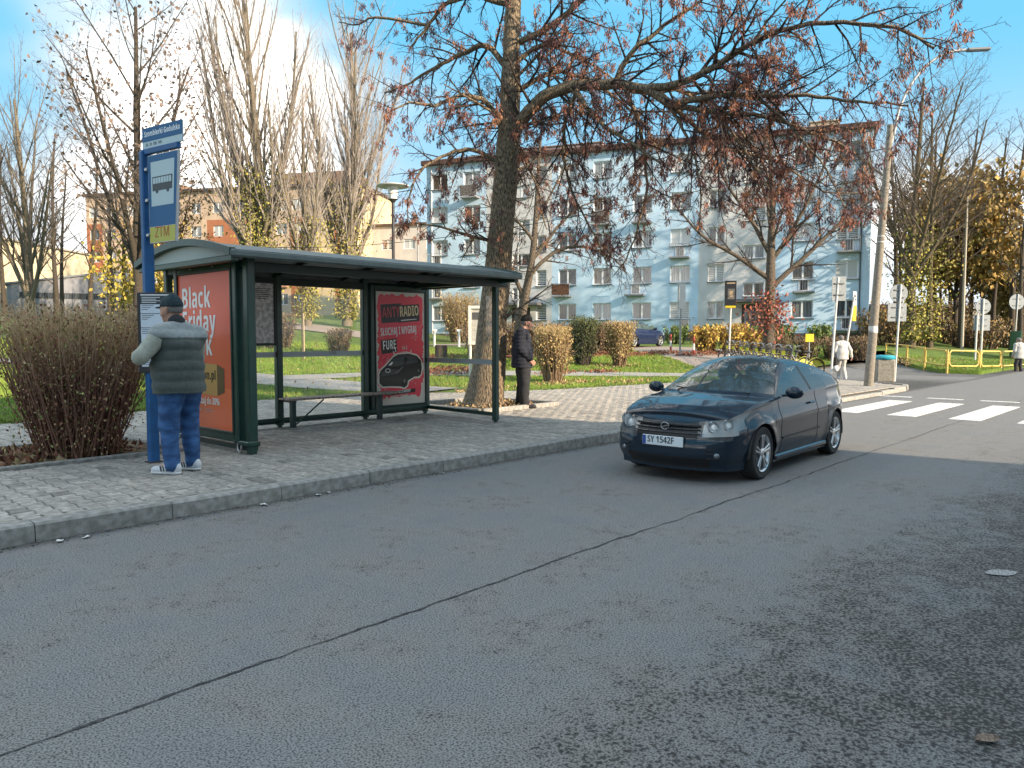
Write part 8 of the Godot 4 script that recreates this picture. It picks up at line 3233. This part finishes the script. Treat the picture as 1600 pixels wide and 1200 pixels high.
func cap_hat(root: Node3D, hc: Vector3, fw: Vector3, m: Material, cell: float) -> void:
	var x := fw.normalized()
	var y := Vector3.UP
	var z := x.cross(y).normalized()
	var b := MB.new()
	var f := Field.new(hc - Vector3.ONE * 0.18, hc + Vector3.ONE * 0.22, cell)
	f.cap(hc + y * 0.048 - x * 0.026, hc + y * 0.052 + x * 0.022, 0.094, 0.086, 0.02)
	f.cap(hc + y * 0.11 - x * 0.02, hc + y * 0.105 + x * 0.03, 0.055, 0.045, 0.04)
	f.cut(hc + y * 0.037, -y)
	f.net(b)
	var brim := PackedVector2Array()
	for i in 15:
		var a := lerpf(-1.25, 1.25, i / 14.0)
		brim.append(Vector2(0.045 + cos(a) * 0.125, sin(a) * 0.085))
	b.prism(Transform3D(Basis(x, -z, y), hc + y * 0.048), brim, 0.006, 0.001)
	part(b, "cap", m, root)


func cloth(key: String, c := Color.WHITE, k := 0.4, scale := 6.0) -> StandardMaterial3D:
	var m := mat(key, c, 0.9, 0, k, scale)
	m.rim_enabled = true
	m.rim = 0.2
	m.rim_tint = 0.6
	return m


# joints in a frame where the figure looks along +x and its right hand is on +z
func figure(root: Node3D, j: Dictionary, lay: Dictionary, cell: float) -> void:
	var bump := FastNoiseLite.new()
	bump.seed = 77
	bump.frequency = 0.06
	bump.fractal_octaves = 2
	var g: float = lay.get("girth", 1.0)
	var skin := MB.new()
	# the body itself, slimmer than the clothes and hidden by them but at neck, head and hands
	var f := Field.new(Vector3(-0.55, 0.0, -0.55), Vector3(0.55, 1.56, 0.55), cell * 1.5)
	for s in ["l", "r"]:
		f.cap(j["hip_" + s], j["knee_" + s], 0.07, 0.05, 0.03)
		f.cap(j["knee_" + s], j["ankle_" + s], 0.046, 0.034, 0.03)
		f.cap(j["ankle_" + s], j["toe_" + s], 0.034, 0.026, 0.02)
		f.cap(j["shoulder_" + s], j["elbow_" + s], 0.045, 0.035, 0.03)
		f.cap(j["elbow_" + s], j["wrist_" + s], 0.034, 0.025, 0.02)
		f.cap(j["shoulder_" + s], j["neck"], 0.05, 0.05, 0.04)
		f.cap(j["pelvis"], j["hip_" + s], 0.09, 0.08, 0.04)
	f.cap(j["pelvis"], j["chest"], 0.11 * g, 0.13, 0.05)
	f.cap(j["chest"], j["neck"], 0.12, 0.055, 0.05)
	f.cap(j["neck"], j["head"], 0.055, 0.055, 0.03)
	f.net(skin)
	head(skin, j["head"], j["look"], maxf(0.005, cell * 0.4))
	if lay.get("hands", true):
		for s in ["l", "r"]:
			var w: Vector3 = j["wrist_" + s]
			hand(skin, w, j.get("hand_" + s, w - j["elbow_" + s]), j.get("palm_" + s, Vector3(0, 0, 1.0 if s == "l" else -1.0)), 0.5, 1.0 if s == "l" else -1.0)
	part(skin, "body", lay["skin"], root)
	# trousers
	var b := MB.new()
	f = Field.new(Vector3(-0.5, 0.02, -0.4), Vector3(0.5, j["waist"].y + 0.12, 0.4), cell)
	var tw: float = lay.get("leg", 1.0)
	for s in ["l", "r"]:
		f.cap(j["hip_" + s], j["knee_" + s], 0.105 * tw * g, 0.077 * tw, 0.03)
		f.cap(j["knee_" + s], j["ankle_" + s] + Vector3(0, 0.0, 0), 0.077 * tw, 0.066 * tw, 0.03)
		f.cap(j["pelvis"], j["hip_" + s], 0.13 * g, 0.11 * g, 0.04)
	f.cap(j["pelvis"], j["waist"], 0.135 * g, 0.13 * g, 0.05)
	f.cut(Vector3(0, 0.035, 0), Vector3(0, -1, 0))
	f.net(b, bump, 0.016)
	part(b, "trousers", lay["trousers"], root)
	# jacket: torso
	b = MB.new()
	b.use_c = lay.has("tints")
	var hem: float = lay["hem"]
	f = Field.new(Vector3(-0.5, hem - 0.25, -0.55), Vector3(0.5, 1.62, 0.55), cell)
	f.cap(Vector3(j["pelvis"].x, hem - 0.02, j["pelvis"].z), j["waist"], 0.19 * g, 0.18 * g, 0.05, Vector3(1.0, 1, 0.80))
	f.cap(j["waist"], j["chest"], 0.18 * g, 0.165 * g, 0.06, Vector3(1.0, 1, 0.84))
	f.cap(j["chest"], j["neck"] - Vector3(0, 0.03, 0), 0.155 * g, 0.08, 0.06)
	for s in ["l", "r"]:
		f.cap(j["chest"], j["shoulder_" + s], 0.12 * g, 0.085 * g, 0.07)
		f.cap(j["shoulder_" + s], j["neck"], 0.075 * g, 0.07, 0.05)
	f.cut(Vector3(0, hem, 0), Vector3(0, -1, 0))
	f.cut(j["neck"] + Vector3(0, 0.035, 0), Vector3(0.25, 1, 0).normalized())
	f.net(b, bump, lay.get("wrinkle", 0.010), lay.get("quilt", 0.0), lay.get("qfreq", 40.0), lay.get("tints", []))
	part(b, lay.get("top_name", "jacket"), lay["top"], root)
	# sleeves
	for s in ["l", "r"]:
		b = MB.new()
		var sh: Vector3 = j["shoulder_" + s]
		var el: Vector3 = j["elbow_" + s]
		var wr: Vector3 = j["wrist_" + s]
		var lo := sh.min(el).min(wr) - Vector3.ONE * 0.16
		var hi := sh.max(el).max(wr) + Vector3.ONE * 0.16
		f = Field.new(lo, hi, cell)
		var sl: float = lay.get("sleeve_r", 1.0)
		f.cap(sh, el, 0.086 * sl, 0.068 * sl, 0.03)
		f.cap(el, wr, 0.068 * sl, 0.048 * sl, 0.03)
		f.net(b, bump, 0.012, lay.get("quilt", 0.0) if lay.get("top") == lay.get("sleeve") else 0.0, lay.get("qfreq", 40.0))
		part(b, "sleeve", lay["sleeve"], root)
	# collar or hood
	if lay.has("collar"):
		b = MB.new()
		f = Field.new(j["neck"] - Vector3.ONE * 0.25, j["neck"] + Vector3.ONE * 0.25, cell)
		var nk: Vector3 = j["neck"]
		if lay.get("hood", false):
			f.cap(nk + Vector3(-0.09, -0.05, -0.08), nk + Vector3(-0.09, -0.05, 0.08), 0.065, 0.065, 0.04)
			f.cap(nk + Vector3(-0.03, 0.01, -0.09), nk + Vector3(-0.03, 0.01, 0.09), 0.05, 0.05, 0.04)
		else:
			f.cap(nk + Vector3(-0.012, -0.02, 0), nk + Vector3(-0.005, 0.035, 0), 0.088, 0.082, 0.03)
		f.net(b, bump, 0.008)
		part(b, "hood" if lay.get("hood", false) else "collar", lay["collar"], root)
	# shoes
	for s in ["l", "r"]:
		var an: Vector3 = j["ankle_" + s]
		var to: Vector3 = j["toe_" + s]
		var dv := (to - an) * Vector3(1, 0, 1)
		dv = dv.normalized()
		var rise := an.y - 0.09
		f = Field.new(an - Vector3(0.34, 0.16, 0.34), an + Vector3(0.34, 0.14, 0.34), minf(cell, 0.009))
		b = MB.new()
		var gy := maxf(0.0, rise) + 0.045
		var heel := Vector3(an.x, gy, an.z) - dv * 0.045
		var tip := Vector3(an.x, gy - 0.006, an.z) + dv * 0.185
		f.cap(heel, tip, 0.044, 0.038, 0.02, Vector3(1, 1, 1))
		f.cap(heel + Vector3(0, 0.035, 0), heel + dv * 0.09 + Vector3(0, 0.03, 0), 0.042, 0.036, 0.03)
		f.cut(Vector3(0, gy - 0.024, 0), Vector3(0, -1, 0))
		f.net(b)
		var shoe := part(b, "shoe", lay["shoe"], root)
		b = MB.new()
		f = Field.new(an - Vector3(0.34, 0.16, 0.34), an + Vector3(0.34, 0.0, 0.34), minf(cell, 0.009))
		f.cap(heel - Vector3(0, 0.02, 0), tip - Vector3(0, 0.016, 0), 0.048, 0.043, 0.02)
		f.cut(Vector3(0, gy - 0.018, 0), Vector3(0, 1, 0))
		f.cut(Vector3(0, gy - 0.043, 0), Vector3(0, -1, 0))
		f.net(b)
		part(b, "sole", lay["sole"], shoe)
		if lay.has("stripe"):
			var sd := dv.cross(Vector3.UP)
			for e in [-1.0, 1.0]:
				for k in 3:
					b = MB.new()
					var c0: Vector3 = heel + dv * (0.075 + k * 0.03) + sd * 0.0445 * e
					b.beam(c0 + Vector3(0, -0.012, 0), c0 + dv * 0.018 + Vector3(0, 0.036, 0) - sd * 0.008 * e, 0.006, 0.013)
					part(b, "stripe", lay["stripe"], shoe)
	if lay.has("cap"):
		cap_hat(root, j["head"], j["look"], lay["cap"], maxf(0.006, cell * 0.5))
	if lay.has("hair"):
		b = MB.new()
		var hc: Vector3 = j["head"]
		var lk: Vector3 = j["look"]
		f = Field.new(hc - Vector3.ONE * 0.16, hc + Vector3.ONE * 0.2, maxf(0.006, cell * 0.5))
		if lay.has("cap"):
			f.cap(hc + Vector3(0, 0.012, 0) - lk * 0.03, hc + Vector3(0, 0.03, 0) - lk * 0.03, 0.0835, 0.084, 0.02)
			f.cut(hc + lk * 0.0, lk)
			f.cut(hc - Vector3(0, 0.022, 0), Vector3(0, -1, 0))
		else:
			f.cap(hc + Vector3(0, 0.03, 0) - lk * 0.025, hc + Vector3(0, 0.048, 0) + lk * 0.012, 0.094, 0.088, 0.02)
			f.cap(hc - lk * 0.04 - Vector3(0, 0.03, 0), hc - lk * 0.04, 0.07, 0.08, 0.03)
			f.cut(hc + lk * 0.055, (lk - Vector3.UP * 0.8).normalized())
		f.net(b, bump, 0.006)
		part(b, "hair", lay["hair"], root)


func build_people() -> void:
	var skin := mat("skin", Color(0.46, 0.26, 0.19), 0.6)
	skin.subsurf_scatter_enabled = true
	skin.subsurf_scatter_strength = 0.1
	# the man reading the timetable
	var r := thing("person", "heavy person in a grey-green padded vest, jeans and dark cap reading the timetable", "person", Vector3(3.37, 0.142, -7.60), PI / 2 + 0.12)
	var jeans := mat("jeans", Color(0.05, 0.14, 0.33), 0.9)
	jeans.albedo_texture = noise_tex("denim", 512, 0.012, 6, Color(0.56, 0.58, 0.64), Color(1, 1, 1), 1.5)
	jeans.uv1_triplanar = true
	jeans.uv1_scale = Vector3(0.9, 1.9, 0.9)
	var vest := cloth("vest", Color.WHITE, 0.1, 3.0)
	vest.vertex_color_use_as_albedo = true
	figure(r, {
		"hip_l": Vector3(-0.02, 0.86, -0.10), "knee_l": Vector3(0.02, 0.47, -0.115), "ankle_l": Vector3(-0.03, 0.09, -0.12), "toe_l": Vector3(0.13, 0.04, -0.20),
		"hip_r": Vector3(0.0, 0.86, 0.10), "knee_r": Vector3(0.05, 0.47, 0.125), "ankle_r": Vector3(0.03, 0.09, 0.135), "toe_r": Vector3(0.19, 0.04, 0.08),
		"pelvis": Vector3(0.0, 0.92, 0), "waist": Vector3(0.03, 1.05, 0), "chest": Vector3(0.02, 1.27, 0), "neck": Vector3(0.035, 1.455, 0), "head": Vector3(0.10, 1.61, -0.01), "look": Vector3(0.92, -0.12, -0.36),
		"shoulder_l": Vector3(0.0, 1.365, -0.195), "elbow_l": Vector3(0.02, 1.16, -0.38), "wrist_l": Vector3(0.25, 1.17, -0.24),
		"shoulder_r": Vector3(0.0, 1.36, 0.195), "elbow_r": Vector3(0.13, 1.14, 0.27), "wrist_r": Vector3(0.31, 1.16, 0.06),
		"palm_l": Vector3(0, 0.3, 1), "palm_r": Vector3(0, 0.3, -1),
	}, {"skin": skin, "trousers": jeans, "top": vest, "top_name": "vest", "sleeve": cloth("sweater", Color(0.36, 0.37, 0.31), 0.1, 4.0), "hem": 0.80, "girth": 1.11, "leg": 1.13, "sleeve_r": 1.08, "quilt": 0.011, "qfreq": 31.0, "wrinkle": 0.008,
		"tints": [[1.345, Color(0.29, 0.31, 0.31)], [-9.0, Color(0.078, 0.092, 0.086)]], "collar": cloth("collar_dark", Color(0.03, 0.035, 0.04)), "shoe": mat("shoe_white", Color(0.62, 0.63, 0.66), 0.6), "sole": mat("sole_white", Color(0.66, 0.66, 0.66), 0.7), "stripe": mat("stripe_black", Color(0.015, 0.017, 0.025), 0.6), "cap": cloth("cap_teal", Color(0.022, 0.05, 0.062)), "hair": cloth("hair_grey", Color(0.3, 0.28, 0.26), 0.5, 20.0)}, 0.012)
	# the man waiting beyond the tree
	r = thing("person", "person in a navy quilted jacket, dark trousers and black cap standing by the big tree", "person", Vector3(10.86, 0.142, -9.74), -0.83)
	var navy := cloth("navy_quilt", Color(0.014, 0.017, 0.032), 0.3, 8.0)
	figure(r, {
		"hip_l": Vector3(-0.01, 0.87, -0.09), "knee_l": Vector3(0.0, 0.48, -0.10), "ankle_l": Vector3(-0.05, 0.09, -0.11), "toe_l": Vector3(0.12, 0.04, -0.14),
		"hip_r": Vector3(0.0, 0.87, 0.09), "knee_r": Vector3(0.03, 0.48, 0.10), "ankle_r": Vector3(0.03, 0.09, 0.12), "toe_r": Vector3(0.2, 0.04, 0.14),
		"pelvis": Vector3(-0.01, 0.93, 0), "waist": Vector3(-0.01, 1.06, 0), "chest": Vector3(-0.02, 1.29, 0), "neck": Vector3(0.01, 1.47, 0), "head": Vector3(0.075, 1.60, 0), "look": Vector3(0.98, -0.1, 0.1),
		"shoulder_l": Vector3(-0.03, 1.41, -0.19), "elbow_l": Vector3(-0.06, 1.13, -0.25), "wrist_l": Vector3(0.12, 0.92, -0.20),
		"shoulder_r": Vector3(-0.03, 1.41, 0.19), "elbow_r": Vector3(-0.05, 1.13, 0.25), "wrist_r": Vector3(0.13, 0.93, 0.20),
	}, {"skin": skin, "trousers": cloth("trousers_dark", Color(0.025, 0.027, 0.033)), "top": navy, "sleeve": navy, "hem": 0.76, "girth": 1.06, "leg": 1.36, "sleeve_r": 1.12, "quilt": 0.011, "qfreq": 46.0, "collar": navy, "hood": true, "shoe": mat("shoe_dark", Color(0.03, 0.03, 0.032), 0.6), "sole": mat("sole_dark", Color(0.02, 0.02, 0.02), 0.8), "cap": cloth("cap_black", Color(0.012, 0.012, 0.014)), "hair": cloth("hair_grey", Color.WHITE)}, 0.013)
	# the woman in white walking off
	r = thing("person", "person in white hooded top and white trousers walking away with a black bag", "person", Vector3(25.85, 0.06, -9.15), 0.77)
	r.scale = Vector3.ONE * 0.845
	var wh := cloth("white_fleece", Color(0.62, 0.61, 0.59), 0.2)
	figure(r, {
		"hip_l": Vector3(0.0, 0.87, -0.085), "knee_l": Vector3(0.10, 0.49, -0.08), "ankle_l": Vector3(0.10, 0.10, -0.08), "toe_l": Vector3(0.26, 0.05, -0.09),
		"hip_r": Vector3(0.0, 0.87, 0.085), "knee_r": Vector3(0.02, 0.48, 0.075), "ankle_r": Vector3(-0.16, 0.13, 0.07), "toe_r": Vector3(0.0, 0.04, 0.09),
		"pelvis": Vector3(0.0, 0.93, 0), "waist": Vector3(0.02, 1.07, 0), "chest": Vector3(0.05, 1.30, 0), "neck": Vector3(0.08, 1.47, 0), "head": Vector3(0.13, 1.60, 0), "look": Vector3(0.97, -0.2, 0.0),
		"shoulder_l": Vector3(0.04, 1.40, -0.19), "elbow_l": Vector3(0.02, 1.13, -0.28), "wrist_l": Vector3(0.08, 0.90, -0.27),
		"shoulder_r": Vector3(0.04, 1.40, 0.19), "elbow_r": Vector3(-0.05, 1.15, 0.30), "wrist_r": Vector3(-0.02, 0.90, 0.36),
		"hand_l": Vector3(0, -1, 0), "hand_r": Vector3(0.1, -1, 0.1),
	}, {"skin": skin, "trousers": cloth("white_trousers", Color(0.60, 0.585, 0.55), 0.2), "top": wh, "sleeve": wh, "hem": 0.80, "girth": 1.02, "leg": 0.95, "sleeve_r": 1.0, "collar": wh, "hood": true, "shoe": mat("shoe_white"), "sole": mat("sole_white"), "hair": cloth("hair_grey")}, 0.017)
	var bg := thing("handbag", "black bag held in the left hand of the person in white", "bag", r.position + Vector3(-0.11, 0.47, -0.19), 0.77)
	var b := MB.new()
	b.box(Transform3D(Basis(), Vector3(0, 0.14, 0)), Vector3(0.26, 0.28, 0.11), 0.03)
	part(b, "bag_body", mat("bag_black", Color(0.012, 0.012, 0.014), 0.6), bg)
	b = MB.new()
	b.pipe(PackedVector3Array([Vector3(-0.08, 0.27, 0), Vector3(-0.06, 0.37, 0), Vector3(0.06, 0.37, 0), Vector3(0.08, 0.27, 0)]), 0.012, 6)
	part(b, "strap", mat("bag_black"), bg)
	var pb := MB.new()
	pb.ball(Transform3D(Basis().scaled(Vector3(0.12, 0.11, 0.08)), Vector3(0, 0.11, 0)), 10, 7)
	for i in pb.v.size():
		pb.v[i] += pb.n[i] * 0.02 * sin(pb.v[i].x * 70.0 + pb.v[i].y * 50.0)
	var po := single(pb, "carrier_bag", mat("carrier", Color(0.6, 0.61, 0.63), 0.5), "small white carrier bag hanging below the black bag", "bag")
	po.position = r.position + Vector3(-0.13, 0.27, -0.14)
	# two tiny figures far off
	for q in [[Vector3(38.6, -0.18, -6.35), 0.9, "person in a pale top behind the yellow railing at the right edge", Color(0.5, 0.5, 0.5), Color(0.05, 0.05, 0.06), 0.93], [on_land(45.6, -41.3, 0.35), 0.4, "person in a blue jacket at the left entrance of the blue block", Color(0.03, 0.06, 0.35), Color(0.04, 0.04, 0.05), 1.0]]:
		r = thing("person", q[2], "person", q[0], q[1])
		r.scale = Vector3.ONE * q[5]
		var tp := cloth("top%d" % int(q[1] * 10), q[3], 0.2)
		figure(r, {
			"hip_l": Vector3(0.0, 0.87, -0.085), "knee_l": Vector3(0.06, 0.49, -0.09), "ankle_l": Vector3(0.06, 0.09, -0.09), "toe_l": Vector3(0.2, 0.04, -0.1),
			"hip_r": Vector3(0.0, 0.87, 0.085), "knee_r": Vector3(0.0, 0.48, 0.09), "ankle_r": Vector3(-0.08, 0.09, 0.09), "toe_r": Vector3(0.07, 0.04, 0.1),
			"pelvis": Vector3(0.0, 0.93, 0), "waist": Vector3(0.0, 1.07, 0), "chest": Vector3(0.0, 1.30, 0), "neck": Vector3(0.02, 1.47, 0), "head": Vector3(0.05, 1.60, 0), "look": Vector3(1, 0, 0),
			"shoulder_l": Vector3(0.0, 1.40, -0.19), "elbow_l": Vector3(-0.02, 1.13, -0.25), "wrist_l": Vector3(0.1, 0.92, -0.23),
			"shoulder_r": Vector3(0.0, 1.40, 0.19), "elbow_r": Vector3(-0.02, 1.13, 0.25), "wrist_r": Vector3(0.1, 0.92, 0.23),
		}, {"skin": skin, "trousers": cloth("legs%d" % int(q[1] * 10), q[4]), "top": tp, "sleeve": tp, "hem": 0.78, "collar": tp, "hood": true, "shoe": mat("shoe_dark"), "sole": mat("sole_dark"), "hair": cloth("hair_grey")}, 0.026)


func _ready() -> void:
	setup()
	build_ground()
	build_blue_block()
	build_orange_block()
	build_far_halls()
	build_shelter()
	build_sign()
	build_cars()
	build_people()
	build_furniture()
	build_bicycles()
	build_main_tree()
	build_c_tree()
	build_b_tree()
	build_far_trees()
	build_shrubs()
	build_ground_cover()
